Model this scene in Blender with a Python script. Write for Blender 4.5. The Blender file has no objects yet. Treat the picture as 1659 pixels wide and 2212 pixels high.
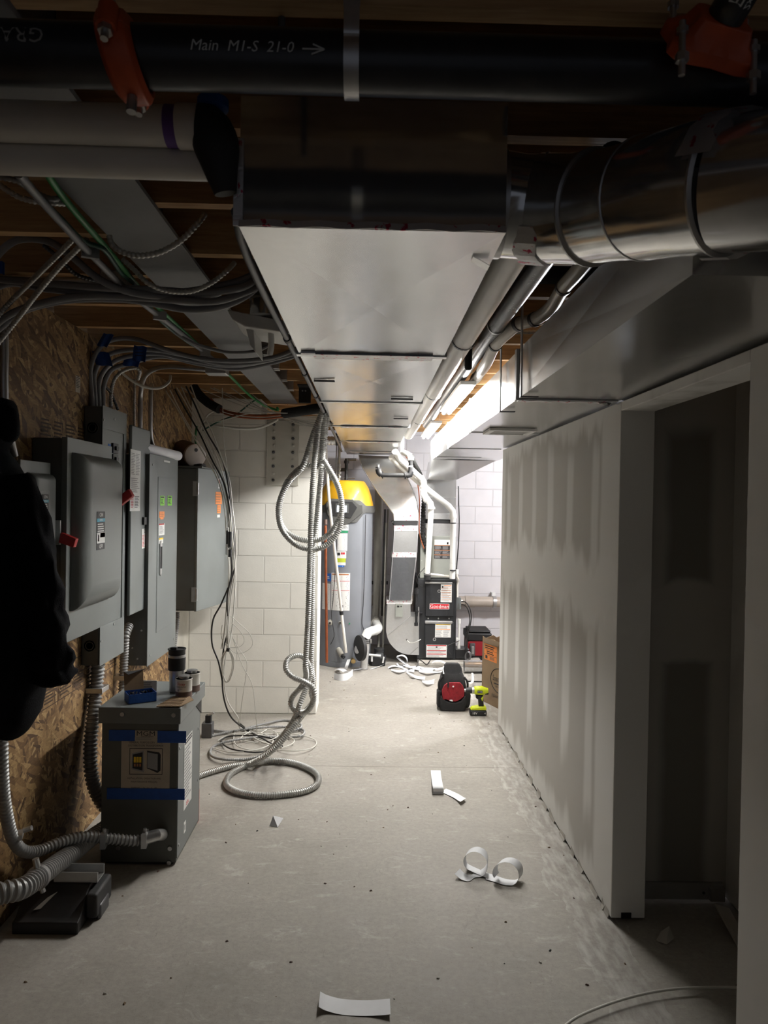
import bpy, math, random
from mathutils import Vector, Matrix, noise
random.seed(7)
SC = bpy.context.scene
C = SC.collection
V = Vector
PI = math.pi
# ------------------------------------------------------------------ camera, world, exposure
F, CX, CY, H = 1600.0, 829.5, 1106.0, 1.638
R = Matrix.Rotation(-0.0186, 3, 'Z') @ Matrix.Rotation(PI / 2 - 0.0109, 3, 'X') @ Matrix.Rotation(0.0168, 3, 'Z')
EYE = V((0, 0, H))
cd = bpy.data.cameras.new('camera')
cam = bpy.data.objects.new('camera', cd)
C.objects.link(cam)
cam.matrix_world = Matrix.Translation(EYE) @ R.to_4x4()
cd.sensor_fit = 'HORIZONTAL'
cd.sensor_width = 36
cd.lens = F * 36 / 1659
cd.clip_start = 0.05
cd.dof.use_dof = True
cd.dof.focus_distance = 5.0
cd.dof.aperture_fstop = 13
SC.camera = cam
w = bpy.data.worlds.new('world')
SC.world = w
w.use_nodes = True
w.node_tree.nodes['Background'].inputs[0].default_value = (0.8, 0.85, 1, 1)
w.node_tree.nodes['Background'].inputs[1].default_value = 0.11
SC.view_settings.view_transform = 'Standard'
SC.view_settings.look = 'None'
SC.view_settings.exposure = 0.0
SC.view_settings.gamma = 1
SC.cycles.max_bounces = 8
SC.cycles.diffuse_bounces = 4
SC.cycles.glossy_bounces = 4
LAMP_W = (155.0, 200.0)        # radiant watts of the nearer and the farther shop light
ROOM_W = 200.0         # small lamp standing in the room behind the partition


def ray(px, py):
    return R @ V(((px - CX) / F, -(py - CY) / F, -1))


def P(px, py, d):            # world point on the plane y = d
    r = ray(px, py)
    return EYE + r * (d / r.y)


def PX(px, py, x):           # on the plane x
    r = ray(px, py)
    return EYE + r * (x / r.x)


def PZ(px, py, z=0.0):       # on the plane z
    r = ray(px, py)
    return EYE + r * ((z - H) / r.z)


def FS(px0, px1, py0, py1, d):
    a, b = P(px0, (py0 + py1) / 2, d), P(px1, (py0 + py1) / 2, d)
    m = (px0 + px1) / 2
    return a.x, b.x, P(m, py1, d).z, P(m, py0, d).z


def LS(px0, px1, py0, py1, x):
    a, b = PX(px0, (py0 + py1) / 2, x), PX(px1, (py0 + py1) / 2, x)
    m = (px0 + px1) / 2
    return a.y, b.y, PX(m, py1, x).z, PX(m, py0, x).z


# ------------------------------------------------------------------ materials
def lin(c):
    return tuple(((v / 12.92) if v <= 0.04045 else ((v + 0.055) / 1.055) ** 2.4) for v in c)


def hexc(h):
    return lin(tuple(int(h[i:i + 2], 16) / 255 for i in (0, 2, 4)))


class NT:
    def __init__(s, name):
        s.m = bpy.data.materials.new(name)
        s.m.use_nodes = True
        s.t = s.m.node_tree
        s.b = s.t.nodes['Principled BSDF']

    def n(s, typ, **k):
        o = s.t.nodes.new(typ)
        for a, v in k.items():
            if a.startswith('i_'):
                key = a[2:]
                key = int(key) if key.isdigit() else key.replace('_', ' ')
                s.set(o.inputs[key], v)
            else:
                setattr(o, a, v)
        return o

    def set(s, inp, v):
        if isinstance(v, bpy.types.NodeSocket):
            s.t.links.new(v, inp)
        elif isinstance(v, (tuple, list)) and len(v) == 3 and inp.type == 'RGBA':
            inp.default_value = (*v, 1)
        else:
            inp.default_value = v

    def math(s, op, a, b=0.0, c=0.0):
        o = s.t.nodes.new('ShaderNodeMath')
        o.operation = op
        s.set(o.inputs[0], a)
        s.set(o.inputs[1], b)
        s.set(o.inputs[2], c)
        return o.outputs[0]

    def mix(s, f, a, b, blend='MIX'):
        o = s.t.nodes.new('ShaderNodeMix')
        o.data_type = 'RGBA'
        o.blend_type = blend
        s.set(o.inputs[0], f)
        s.set(o.inputs[6], a)
        s.set(o.inputs[7], b)
        return o.outputs[2]

    def coord(s, kind='Object', scale=(1, 1, 1), rot=(0, 0, 0)):
        if not hasattr(s, '_tc'):
            s._tc = s.t.nodes.new('ShaderNodeTexCoord')
        mp = s.n('ShaderNodeMapping', i_Scale=scale, i_Rotation=rot)
        s.t.links.new(s._tc.outputs[kind], mp.inputs[0])
        return mp.outputs[0]

    def noise(s, scale, detail=4, vec=None, rough=0.5, dist=0.0):
        return s.n('ShaderNodeTexNoise', i_Vector=vec or s.coord(), i_Scale=scale, i_Detail=detail, i_Roughness=rough, i_Distortion=dist).outputs[0]

    def ramp(s, f, stops, interp='LINEAR'):
        o = s.n('ShaderNodeValToRGB')
        o.color_ramp.interpolation = interp
        e = o.color_ramp.elements
        while len(e) < len(stops):
            e.new(0.5)
        for q, (p, c) in zip(e, stops):
            q.position = p
            q.color = (*c, 1) if len(c) == 3 else c
        s.t.links.new(f, o.inputs[0])
        return o.outputs[0]

    def bump(s, h, strength=0.3, dist=0.01):
        o = s.n('ShaderNodeBump', i_Height=h, i_Strength=strength, i_Distance=dist)
        s.t.links.new(o.outputs[0], s.b.inputs['Normal'])

    def base(s, c):
        s.set(s.b.inputs['Base Color'], c)

    def rough(s, r):
        s.set(s.b.inputs['Roughness'], r)


MATS = {}


def simple(name, col, rough=0.5, metal=0.0, var=0.12, scale=9, bump=0.0, bscale=60, coat=0.0):
    if isinstance(col, str):
        col = hexc(col)
    n = NT(name)
    dark = tuple(v * (1 - var) for v in col)
    lite = tuple(min(1, v * (1 + var)) for v in col)
    f = n.noise(scale, 5)
    n.base(n.ramp(f, [(0.3, dark), (0.7, lite)]))
    n.rough(n.math('MULTIPLY_ADD', f, 0.16, rough - 0.08))
    n.b.inputs['Metallic'].default_value = metal
    if coat:
        n.b.inputs['Coat Weight'].default_value = coat
    if bump:
        n.bump(n.noise(bscale, 3), bump, 0.004)
    MATS[name] = n.m
    return n.m


def emit(name, col, strength):
    n = NT(name)
    n.base(col)
    n.b.inputs['Emission Color'].default_value = (*col, 1)
    n.b.inputs['Emission Strength'].default_value = strength
    MATS[name] = n.m
    return n.m


# painted / plastic / metal set
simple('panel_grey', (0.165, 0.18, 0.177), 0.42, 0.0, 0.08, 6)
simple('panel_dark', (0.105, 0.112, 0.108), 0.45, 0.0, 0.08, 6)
simple('trans_front', (0.105, 0.108, 0.095), 0.5, 0.0, 0.12, 8)
simple('black', (0.010, 0.010, 0.011), 0.55, 0, 0.3)
simple('black_rubber', (0.02, 0.02, 0.021), 0.7, 0, 0.3)
simple('black_pipe', (0.018, 0.019, 0.022), 0.33, 0, 0.35, 14, 0.1)
simple('black_cloth', (0.006, 0.006, 0.0075), 1.0, 0, 0.35, 30, 0.5, 300).node_tree.nodes['Principled BSDF'].inputs['Specular IOR Level'].default_value = 0.1
simple('pack_cloth', (0.012, 0.012, 0.013), 0.85, 0, 0.4, 40, 0.5, 260)
simple('red_cloth', (0.26, 0.012, 0.02), 0.85, 0, 0.2, 40, 0.4, 400)
simple('white', (0.78, 0.78, 0.76), 0.5, 0, 0.05)
simple('sticker', (0.72, 0.72, 0.70), 0.5, 0, 0.04)
simple('paper', (0.74, 0.75, 0.77), 0.7, 0, 0.05, 12)
simple('paper_dusty', (0.42, 0.40, 0.36), 0.7, 0, 0.08, 12)
simple('ink', (0.02, 0.02, 0.022), 0.6)
simple('ink_grey', (0.30, 0.30, 0.30), 0.6)
simple('red', (0.42, 0.012, 0.015), 0.45)
simple('badge_red', (0.50, 0.01, 0.02), 0.4)
simple('orange_label', (0.85, 0.27, 0.06), 0.6)
simple('brown_label', (0.42, 0.17, 0.07), 0.6)
simple('lime', (0.28, 0.80, 0.05), 0.5)
simple('olive', (0.42, 0.50, 0.03), 0.5)
simple('yellow', (0.80, 0.55, 0.03), 0.5)
simple('blue_label', (0.02, 0.12, 0.45), 0.5)
simple('cyan_label', (0.05, 0.35, 0.50), 0.5)
simple('green_stripe', (0.02, 0.22, 0.10), 0.5)
simple('tape_blue', (0.012, 0.07, 0.32), 0.65, 0, 0.15, 30, 0.4, 120)
simple('blue_box', (0.015, 0.10, 0.42), 0.6, 0, 0.12, 20, 0.3, 60)
simple('cardboard', (0.30, 0.205, 0.12), 0.8, 0, 0.08, 12, 0.15, 80)
simple('card_dark', (0.16, 0.11, 0.065), 0.85, 0, 0.1, 12)
simple('pvc', (0.74, 0.71, 0.65), 0.32, 0, 0.05, 8)
simple('pvc_new', (0.76, 0.76, 0.73), 0.3, 0, 0.03, 8)
simple('pvc_grey', (0.36, 0.345, 0.30), 0.4, 0, 0.07, 8)
simple('pvc_tan', (0.47, 0.41, 0.35), 0.4, 0, 0.10, 8)
simple('purple', (0.14, 0.06, 0.30), 0.5)
simple('orange_paint', (0.46, 0.075, 0.02), 0.45, 0, 0.18, 20, 0.15, 60)
simple('zinc', (0.50, 0.50, 0.50), 0.38, 0.9, 0.1, 30)
simple('steel_dark', (0.12, 0.12, 0.125), 0.45, 0.6, 0.15, 20)
simple('beam_paint', (0.235, 0.235, 0.24), 0.6, 0, 0.10, 5, 0.15, 40)
simple('plate_paint', (0.52, 0.50, 0.44), 0.55, 0, 0.06, 9, 0.15, 60)
simple('cable_grey', (0.22, 0.22, 0.23), 0.5, 0, 0.1, 12)
simple('cable_white', (0.62, 0.61, 0.56), 0.5, 0, 0.06, 12)
simple('cable_green', (0.02, 0.20, 0.045), 0.5, 0, 0.15, 12)
simple('cable_dark_green', (0.02, 0.075, 0.05), 0.5, 0, 0.15, 12)
simple('cable_black', (0.015, 0.014, 0.014), 0.5, 0, 0.2, 12)
simple('foam_black', (0.012, 0.012, 0.012), 0.95, 0, 0.3, 40, 0.6, 200)
simple('copper', (0.42, 0.13, 0.06), 0.35, 0.85, 0.2, 12)
simple('brass', (0.55, 0.38, 0.16), 0.3, 0.9, 0.1, 12)
simple('flex_steel', (0.50, 0.50, 0.48), 0.42, 0.55, 0.08, 12)
simple('flex_grey', (0.30, 0.30, 0.295), 0.45, 0.35, 0.08, 12)
simple('heater_grey', (0.185, 0.195, 0.215), 0.38, 0, 0.05, 4, 0, 60, 0.2)
simple('heater_yellow', (0.66, 0.35, 0.015), 0.4, 0, 0.06, 6, 0, 60, 0.3)
simple('heater_bezel', (0.075, 0.075, 0.070), 0.5, 0, 0.06)
simple('furnace_dark', (0.013, 0.014, 0.016), 0.5, 0, 0.35, 10)
simple('coil_grey', (0.27, 0.28, 0.25), 0.45, 0, 0.08, 6)
simple('drill_lime', (0.62, 0.72, 0.02), 0.42, 0, 0.05)
simple('tool_red', (0.28, 0.010, 0.018), 0.4)
simple('plastic_clear', (0.45, 0.40, 0.36), 0.3, 0, 0.1)
simple('cup_brown', (0.12, 0.075, 0.06), 0.5, 0, 0.1)
simple('pad_concrete', (0.40, 0.38, 0.34), 0.85, 0, 0.15, 20, 0.4, 90)
simple('tin_white', (0.70, 0.68, 0.63), 0.4)
simple('ink_red', (0.50, 0.02, 0.03), 0.5)
simple('tape_ink', (0.62, 0.10, 0.16), 0.5)
simple('white_wall_paint', (0.55, 0.53, 0.47), 0.7, 0, 0.12, 6, 0.3, 40)
emit('screen', (0.75, 0.85, 1.0), 1.6)


def galvanised(name, col=0.62, rough=0.27, wav=0.25, wscale=2.2):
    n = NT(name)
    v = n.n('ShaderNodeTexVoronoi', i_Vector=n.coord(), i_Scale=70.0)
    sp = n.n('ShaderNodeSeparateColor')
    n.t.links.new(v.outputs['Color'], sp.inputs[0])
    big = n.noise(1.7, 4)
    f = n.math('ADD', n.math('MULTIPLY', sp.outputs[0], 0.12), n.math('MULTIPLY', big, 0.88))
    a, b = col * 0.86, col * 1.12
    n.base(n.ramp(f, [(0.2, (a, a * 1.0, a * 0.99)), (0.8, (b, b * 1.01, b * 1.01))]))
    n.b.inputs['Metallic'].default_value = 0.88
    n.rough(n.math('MULTIPLY_ADD', f, 0.12, rough - 0.06))
    n.bump(n.noise(wscale, 2, rough=0.4), wav, 0.02)
    MATS[name] = n.m
    return n.m


galvanised('galv', 0.60, 0.24)
galvanised('galv_big', 0.68, 0.24, 0.30, 1.3)
galvanised('galv_mirror', 0.62, 0.11, 0.15, 2.5)
galvanised('galv_round', 0.62, 0.14, 0.3, 5)
galvanised('galv_bright', 0.72, 0.36, 0.35, 4)
galvanised('galv_wavy', 0.62, 0.17, 0.5, 7)
galvanised('galv_dull', 0.50, 0.42, 0.2, 3)


def foil_tape():
    n = NT('foil_tape')
    c = n.coord()
    f = n.noise(55, 3, n.coord(scale=(1, 1, 0.7)), 0.6)
    mask = n.ramp(f, [(0.60, (0, 0, 0)), (0.64, (1, 1, 1))])
    n.base(n.mix(mask, (0.80, 0.79, 0.79), (0.60, 0.06, 0.13)))
    n.b.inputs['Metallic'].default_value = 0.6
    n.rough(0.4)
    n.bump(n.noise(45, 4, dist=1.0), 0.35, 0.004)
    MATS['foil_tape'] = n.m


foil_tape()


def osb():
    n = NT('osb')
    c0 = n.coord()
    wob = n.n('ShaderNodeTexNoise', i_Vector=c0, i_Scale=3.0, i_Detail=2.0)
    layers = []
    for ang, sc in ((0.5, 1.0), (1.35, 1.25), (-0.55, 1.1)):
        vec = n.coord(rot=(ang, 0, 0), scale=(1, 1, 1))
        add = n.n('ShaderNodeVectorMath', operation='MULTIPLY_ADD')
        n.t.links.new(wob.outputs['Color'], add.inputs[0])
        add.inputs[1].default_value = (0.0, 0.10, 0.10)
        n.t.links.new(vec, add.inputs[2])
        mp = n.n('ShaderNodeMapping', i_Vector=add.outputs[0], i_Scale=(4, 11 * sc, 46 * sc))
        v = n.n('ShaderNodeTexVoronoi', i_Vector=mp.outputs[0], i_Scale=1.0, i_Randomness=1.0)
        sp = n.n('ShaderNodeSeparateColor')
        n.t.links.new(v.outputs['Color'], sp.inputs[0])
        layers.append(sp.outputs)
    sel1 = n.math('GREATER_THAN', layers[0][1], 0.5)
    sel2 = n.math('GREATER_THAN', layers[1][1], 0.52)
    pal = [(0.0, (0.075, 0.035, 0.012)), (0.2, (0.16, 0.085, 0.03)), (0.5, (0.27, 0.155, 0.06)), (0.8, (0.38, 0.24, 0.10)), (1.0, (0.50, 0.34, 0.16))]
    a = n.ramp(layers[0][0], pal)
    b = n.ramp(layers[1][0], pal)
    c = n.ramp(layers[2][0], pal)
    col = n.mix(sel1, n.mix(sel2, c, b), a)
    grain = n.noise(160, 3, n.coord(scale=(1, 0.25, 1), rot=(0.6, 0, 0)))
    col = n.mix(0.5, col, n.ramp(grain, [(0.3, (0.25, 0.2, 0.15)), (0.7, (1, 1, 1))]), 'MULTIPLY')
    n.base(col)
    n.rough(0.75)
    n.bump(n.math('ADD', layers[0][0], layers[1][0]), 0.35, 0.003)
    MATS['osb'] = n.m


osb()


def wood(name, c1, c2):
    n = NT(name)
    v = n.coord(scale=(0.6, 9, 9))
    f = n.noise(5, 6, v, 0.6, 1.2)
    f2 = n.noise(28, 3, n.coord(scale=(0.15, 3, 3)), 0.6)
    g = n.math('MULTIPLY_ADD', f2, 0.35, n.math('MULTIPLY', f, 0.65))
    n.base(n.ramp(g, [(0.32, c1), (0.5, tuple((a + b) / 2 for a, b in zip(c1, c2))), (0.68, c2)]))
    n.rough(0.7)
    n.bump(g, 0.3, 0.004)
    MATS[name] = n.m


wood('pine', (0.26, 0.13, 0.045), (0.56, 0.34, 0.15))
wood('pine_light', (0.36, 0.20, 0.08), (0.66, 0.44, 0.22))


def concrete():
    n = NT('concrete')
    big = n.noise(0.9, 5)
    med = n.noise(5, 6, rough=0.65)
    fine = n.noise(42, 5, rough=0.7)
    scr = n.noise(6, 8, n.coord(scale=(1, 2.2, 1), rot=(0, 0, 0.5)), 0.75, 0.8)
    base = n.ramp(med, [(0.3, (0.265, 0.245, 0.21)), (0.7, (0.36, 0.335, 0.295))])
    base = n.mix(n.ramp(big, [(0.35, (0, 0, 0)), (0.7, (1, 1, 1))]), base, (0.40, 0.375, 0.335))
    dust = n.ramp(scr, [(0.56, (0, 0, 0)), (0.66, (0.6, 0.6, 0.6))])
    base = n.mix(dust, base, (0.50, 0.48, 0.44))
    dark = n.ramp(n.noise(17, 6, rough=0.75), [(0.27, (0.6, 0.6, 0.6)), (0.36, (0, 0, 0))])
    base = n.mix(dark, base, (0.22, 0.20, 0.17))
    base = n.mix(0.5, base, n.ramp(fine, [(0.3, (0.55, 0.55, 0.55)), (0.7, (1, 1, 1))]), 'MULTIPLY')
    scuff = n.ramp(n.noise(9, 8, n.coord(scale=(2.6, 1, 1), rot=(0, 0, -0.9)), 0.8, 1.5), [(0.30, (0.7, 0.7, 0.7)), (0.42, (0, 0, 0))])
    base = n.mix(scuff, base, (0.20, 0.185, 0.16))
    grit = n.ramp(n.noise(150, 2, rough=0.8), [(0.30, (0.6, 0.6, 0.6)), (0.38, (1, 1, 1))])
    base = n.mix(0.8, base, grit, 'MULTIPLY')
    # saw cut control joint across the slab, and plaster dust swept along the partition
    sx = n.n('ShaderNodeSeparateXYZ', i_Vector=n.coord())
    j = n.math('LESS_THAN', n.math('ABSOLUTE', n.math('SUBTRACT', sx.outputs[1], 4.6)), 0.0035)
    base = n.mix(j, base, (0.16, 0.145, 0.12))
    wx = n.math('ABSOLUTE', n.math('SUBTRACT', n.math('MULTIPLY_ADD', n.noise(4, 4), 0.22, sx.outputs[0]), 1.02))
    band = n.math('LESS_THAN', wx, 0.10)
    br = n.ramp(n.noise(14, 6, n.coord(scale=(2.5, 0.7, 1))), [(0.42, (0, 0, 0)), (0.66, (0.38, 0.38, 0.38))])
    base = n.mix(n.math('MULTIPLY', band, br), base, (0.66, 0.65, 0.62))
    n.base(base)
    n.rough(n.math('MULTIPLY_ADD', med, 0.3, 0.55))
    n.bump(n.math('ADD', n.math('MULTIPLY', fine, 0.5), n.math('MULTIPLY', scr, 0.6)), 0.35, 0.005)
    MATS['concrete'] = n.m


concrete()


def block(name, col, rot):
    n = NT(name)
    vec = n.coord(rot=rot)
    br = n.n('ShaderNodeTexBrick', i_Vector=vec, i_Scale=1.0, offset=0.5)
    br.inputs['Color1'].default_value = (1, 1, 1, 1)
    br.inputs['Color2'].default_value = (0.96, 0.96, 0.96, 1)
    br.inputs['Mortar'].default_value = (0, 0, 0, 1)
    br.inputs['Mortar Size'].default_value = 0.006
    br.inputs['Mortar Smooth'].default_value = 0.35
    br.inputs['Brick Width'].default_value = 0.4064
    br.inputs['Row Height'].default_value = 0.2032
    f = n.noise(7, 5)
    base = n.ramp(f, [(0.3, tuple(v * 0.94 for v in col)), (0.7, col)])
    base = n.mix(n.ramp(br.outputs[1], [(0.0, (0, 0, 0)), (1.0, (0.35, 0.35, 0.35))]), base, tuple(v * 0.72 for v in col))
    chips = n.ramp(n.noise(6, 8, n.coord(scale=(1, 1, 3)), 0.8, 0.6), [(0.655, (0, 0, 0)), (0.67, (1, 1, 1))])
    sx = n.n('ShaderNodeSeparateXYZ', i_Vector=n.coord())
    low = n.math('LESS_THAN', sx.outputs[2], n.math('MULTIPLY_ADD', n.noise(3, 3), 0.5, -0.02))
    base = n.mix(n.math('MULTIPLY', chips, low), base, tuple(v * 0.35 for v in col))
    n.base(base)
    n.rough(0.62)
    h = n.math('MULTIPLY_ADD', n.noise(120, 4), 0.10, n.math('MULTIPLY', br.outputs[1], -1.0))
    h = n.math('MULTIPLY_ADD', n.noise(9, 3), 0.25, h)
    n.bump(h, 0.8, 0.006)
    MATS[name] = n.m


block('block_front', (0.84, 0.82, 0.76), (-PI / 2, 0, 0))     # faces along y
block('block_back', (0.74, 0.725, 0.745), (-PI / 2, 0, 0))


def drywall(name, studs, seams, axis, mud=(0.78, 0.775, 0.75), paper=(0.54, 0.525, 0.49), amp=0.4):
    """gypsum board: grey paper with joint compound on seams and screw lines."""
    n = NT(name)
    sx = n.n('ShaderNodeSeparateXYZ', i_Vector=n.coord())
    u, z = sx.outputs[axis], sx.outputs[2]
    wob = n.noise(2.3, 4)
    uu = n.math('MULTIPLY_ADD', wob, 0.06, n.math('SUBTRACT', u, 0.03))
    zz = n.math('MULTIPLY_ADD', n.noise(5.5, 3, n.coord(scale=(1, 1, 0.15))), amp, n.math('SUBTRACT', z, amp / 2))
    acc = None

    def soft(val, lo, hi, e):
        a = n.n('ShaderNodeMapRange', interpolation_type='SMOOTHSTEP', i_0=val, i_1=lo - e, i_2=lo + e).outputs[0]
        b = n.n('ShaderNodeMapRange', interpolation_type='SMOOTHSTEP', i_0=val, i_1=hi - e, i_2=hi + e).outputs[0]
        return n.math('SUBTRACT', a, b)
    for (c, hw, z0, z1, s) in studs:
        # streaks narrow towards their ends
        m = n.math('MULTIPLY', soft(uu, c - hw, c + hw, 0.026), soft(zz, z0, z1, 0.09))
        m = n.math('MULTIPLY', m, s)
        acc = m if acc is None else n.math('MAXIMUM', acc, m)
    for (z0, z1, e) in seams:
        m = soft(zz, z0, z1, e)
        acc = m if acc is None else n.math('MAXIMUM', acc, m)
    tone = n.mix(n.ramp(n.noise(1.3, 4), [(0.3, (0, 0, 0)), (0.7, (1, 1, 1))]), paper, tuple(v * 0.93 for v in paper))
    n.base(n.mix(acc, tone, mud))
    n.rough(0.8)
    n.bump(n.math('MULTIPLY_ADD', n.noise(200, 3), 0.1, acc), 0.12, 0.003)
    MATS[name] = n.m


st = []
for k, y in enumerate([3.22, 3.62, 4.02, 4.42, 4.82, 5.22]):
    st.append((y, 0.05 + 0.006 * (k % 3), 1.30, 1.93, 0.85))
    st.append((y + 0.02, 0.055 + 0.01 * (k % 2), 0.30 + 0.09 * (k % 3), 1.2, 0.85))
st += [(2.97, 0.17, -1, 3, 0.9), (5.47, 0.09, -1, 3, 0.9), (3.83, 0.02, 0.7, 1.15, 0.6), (4.22, 0.02, 0.6, 1.15, 0.5), (1.6, 0.6, -1, 3, 0.9)]
drywall('drywall_right', st, [(1.12, 1.42, 0.06), (2.0, 2.3, 0.05), (-.1, 0.10, 0.06)], 1)
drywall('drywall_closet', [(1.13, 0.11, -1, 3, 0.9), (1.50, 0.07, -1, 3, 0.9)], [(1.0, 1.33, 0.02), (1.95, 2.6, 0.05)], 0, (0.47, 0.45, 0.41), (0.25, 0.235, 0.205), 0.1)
drywall('drywall_plain', [(0, 9, -1, 3, 0.7)], [(1.0, 1.3, 0.1)], 1)


# ------------------------------------------------------------------ mesh building
class MB:
    def __init__(s):
        s.v, s.f, s.mi, s.ms = [], [], [], []
        s.T = None
        s.warp = None

    def m(s, m):
        if isinstance(m, str):
            m = MATS[m]
        if m not in s.ms:
            s.ms.append(m)
        return s.ms.index(m)

    def add(s, vs, fs, m):
        o = len(s.v)
        k = s.m(m)
        for p in vs:
            p = V(p)
            if s.T is not None:
                p = s.T @ p
            if s.warp:
                p = s.warp(p)
            s.v.append(p)
        for f in fs:
            s.f.append([i + o for i in f])
            s.mi.append(k)

    def box(s, x0, x1, y0, y1, z0, z1, m):
        vs = [(x, y, z) for x in (x0, x1) for y in (y0, y1) for z in (z0, z1)]
        s.add(vs, [(0, 1, 3, 2), (4, 6, 7, 5), (0, 4, 5, 1), (2, 3, 7, 6), (0, 2, 6, 4), (1, 5, 7, 3)], m)

    def obox(s, c, size, m, rot=None):
        M = Matrix.Translation(V(c))
        if rot is not None:
            M = M @ (rot.to_4x4() if isinstance(rot, Matrix) else Matrix.Rotation(rot, 4, 'Z'))
        vs = [M @ V((x * size[0] / 2, y * size[1] / 2, z * size[2] / 2)) for x in (-1, 1) for y in (-1, 1) for z in (-1, 1)]
        s.add(vs, [(0, 1, 3, 2), (4, 6, 7, 5), (0, 4, 5, 1), (2, 3, 7, 6), (0, 2, 6, 4), (1, 5, 7, 3)], m)

    def hexa(s, b, t, m):     # two quads, same winding
        s.add(list(b) + list(t), [(3, 2, 1, 0), (4, 5, 6, 7), (0, 1, 5, 4), (1, 2, 6, 5), (2, 3, 7, 6), (3, 0, 4, 7)], m)

    def prism(s, poly, vec, m):
        n = len(poly)
        vec = V(vec)
        vs = [V(p) for p in poly] + [V(p) + vec for p in poly]
        s.add(vs, [list(range(n))[::-1], list(range(n, 2 * n))] + [(i, (i + 1) % n, n + (i + 1) % n, n + i) for i in range(n)], m)

    def rings(s, rings, m, cap=True, closed=False):
        n = len(rings[0])
        vs = [p for r in rings for p in r]
        fs = []
        L = len(rings)
        for i in range(L if closed else L - 1):
            a, b = i * n, ((i + 1) % L) * n
            for j in range(n):
                k = (j + 1) % n
                fs.append((a + j, a + k, b + k, b + j))
        if cap and not closed:
            fs.append(list(range(n))[::-1])
            fs.append(list(range((L - 1) * n, L * n)))
        s.add(vs, fs, m)

    def lathe(s, prof, m, c=(0, 0, 0), seg=24, axis='Z', cap=True):
        rr = []
        for r, h in prof:
            ring = []
            for j in range(seg):
                a = 2 * PI * j / seg
                p = V((r * math.cos(a), r * math.sin(a), h))
                if axis == 'X':
                    p = V((p.z, p.x, p.y))
                elif axis == 'Y':
                    p = V((p.y, p.z, p.x))
                elif axis == '-Y':
                    p = V((p.x, -p.z, p.y))
                ring.append(p + V(c))
            rr.append(ring)
        s.rings(rr, m, cap)

    def cyl(s, a, b, r, m, seg=14, r2=None):
        s.rings(tube_rings([V(a), V(b)], [r, r if r2 is None else r2], seg), m)

    def tube(s, pts, r, m, seg=10, pitch=None, depth=0.19, smooth=True, step=None, closed=False):
        pts = [V(p) for p in pts]
        if smooth and len(pts) > 2:
            pts = catmull(pts, closed=closed)
        if pitch:
            pts = resample(pts, pitch / 4)
            rad = [r if (i % 4) < 2 else r * (1 - depth) for i in range(len(pts))]
        else:
            if smooth and len(pts) > 2:
                pts = resample(pts, step or (0.012 if callable(r) else max(0.008, r * 1.6)))
            rad = [r] * len(pts) if not callable(r) else [r(i / (len(pts) - 1)) for i in range(len(pts))]
        s.rings(tube_rings(pts, rad, seg), m)

    def ribbon(s, pts, wv, th, m, fine=True):
        pts = [V(p) for p in pts]
        wl = wv if isinstance(wv, list) else None
        if fine:
            n0 = len(pts)
            pts = catmull(pts, 6)
        rr = []
        L = len(pts)
        for i, p in enumerate(pts):
            if wl:
                t = i / (L - 1) * (len(wl) - 1)
                k = min(int(t), len(wl) - 2)
                wvec = V(wl[k]).lerp(V(wl[k + 1]), t - k)
            else:
                wvec = V(wv)
            d = (pts[min(i + 1, L - 1)] - pts[max(i - 1, 0)])
            nrm = d.cross(wvec)
            nrm = nrm.normalized() * th / 2 if nrm.length > 1e-9 else V((0, 0, th / 2))
            rr.append([p - wvec / 2 - nrm, p + wvec / 2 - nrm, p + wvec / 2 + nrm, p - wvec / 2 + nrm])
        s.rings(rr, m)

    def text(s, txt, o, r, u, size, m, off=0.0012, align='CENTER', wscale=1.0):
        vs, fs = text_mesh(txt, align)
        o, r, u = V(o), V(r).normalized(), V(u).normalized()
        n = r.cross(u)
        s.add([o + r * (p[0] * size * wscale) + u * (p[1] * size) + n * off for p in vs], fs, m)

    def rect(s, o, r, u, w, h, m, th=0.001):
        o, r, u = V(o), V(r).normalized(), V(u).normalized()
        n = r.cross(u)
        b = [o, o + r * w, o + r * w + u * h, o + u * h]
        s.hexa(b, [p + n * th for p in b], m)


_tx = {}


def text_mesh(txt, align):
    k = (txt, align)
    if k not in _tx:
        cu = bpy.data.curves.new('t', 'FONT')
        cu.body = txt
        cu.align_x = align
        cu.align_y = 'CENTER'
        cu.resolution_u = 2
        ob = bpy.data.objects.new('t', cu)
        me = ob.to_mesh()
        _tx[k] = ([tuple(v.co) for v in me.vertices], [list(p.vertices) for p in me.polygons])
        ob.to_mesh_clear()
        bpy.data.objects.remove(ob)
        bpy.data.curves.remove(cu)
    return _tx[k]


def catmull(pts, sub=10, closed=False):
    out = []
    n = len(pts)
    rng = n if closed else n - 1
    for i in range(rng):
        if closed:
            p0, p1, p2, p3 = pts[(i - 1) % n], pts[i], pts[(i + 1) % n], pts[(i + 2) % n]
        else:
            p0, p1, p2, p3 = pts[max(i - 1, 0)], pts[i], pts[i + 1], pts[min(i + 2, n - 1)]
        for k in range(sub):
            t = k / sub
            out.append(0.5 * ((2 * p1) + (p2 - p0) * t + (2 * p0 - 5 * p1 + 4 * p2 - p3) * t * t + (3 * p1 - p0 - 3 * p2 + p3) * t ** 3))
    out.append(pts[0].copy() if closed else pts[-1].copy())
    return out


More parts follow.
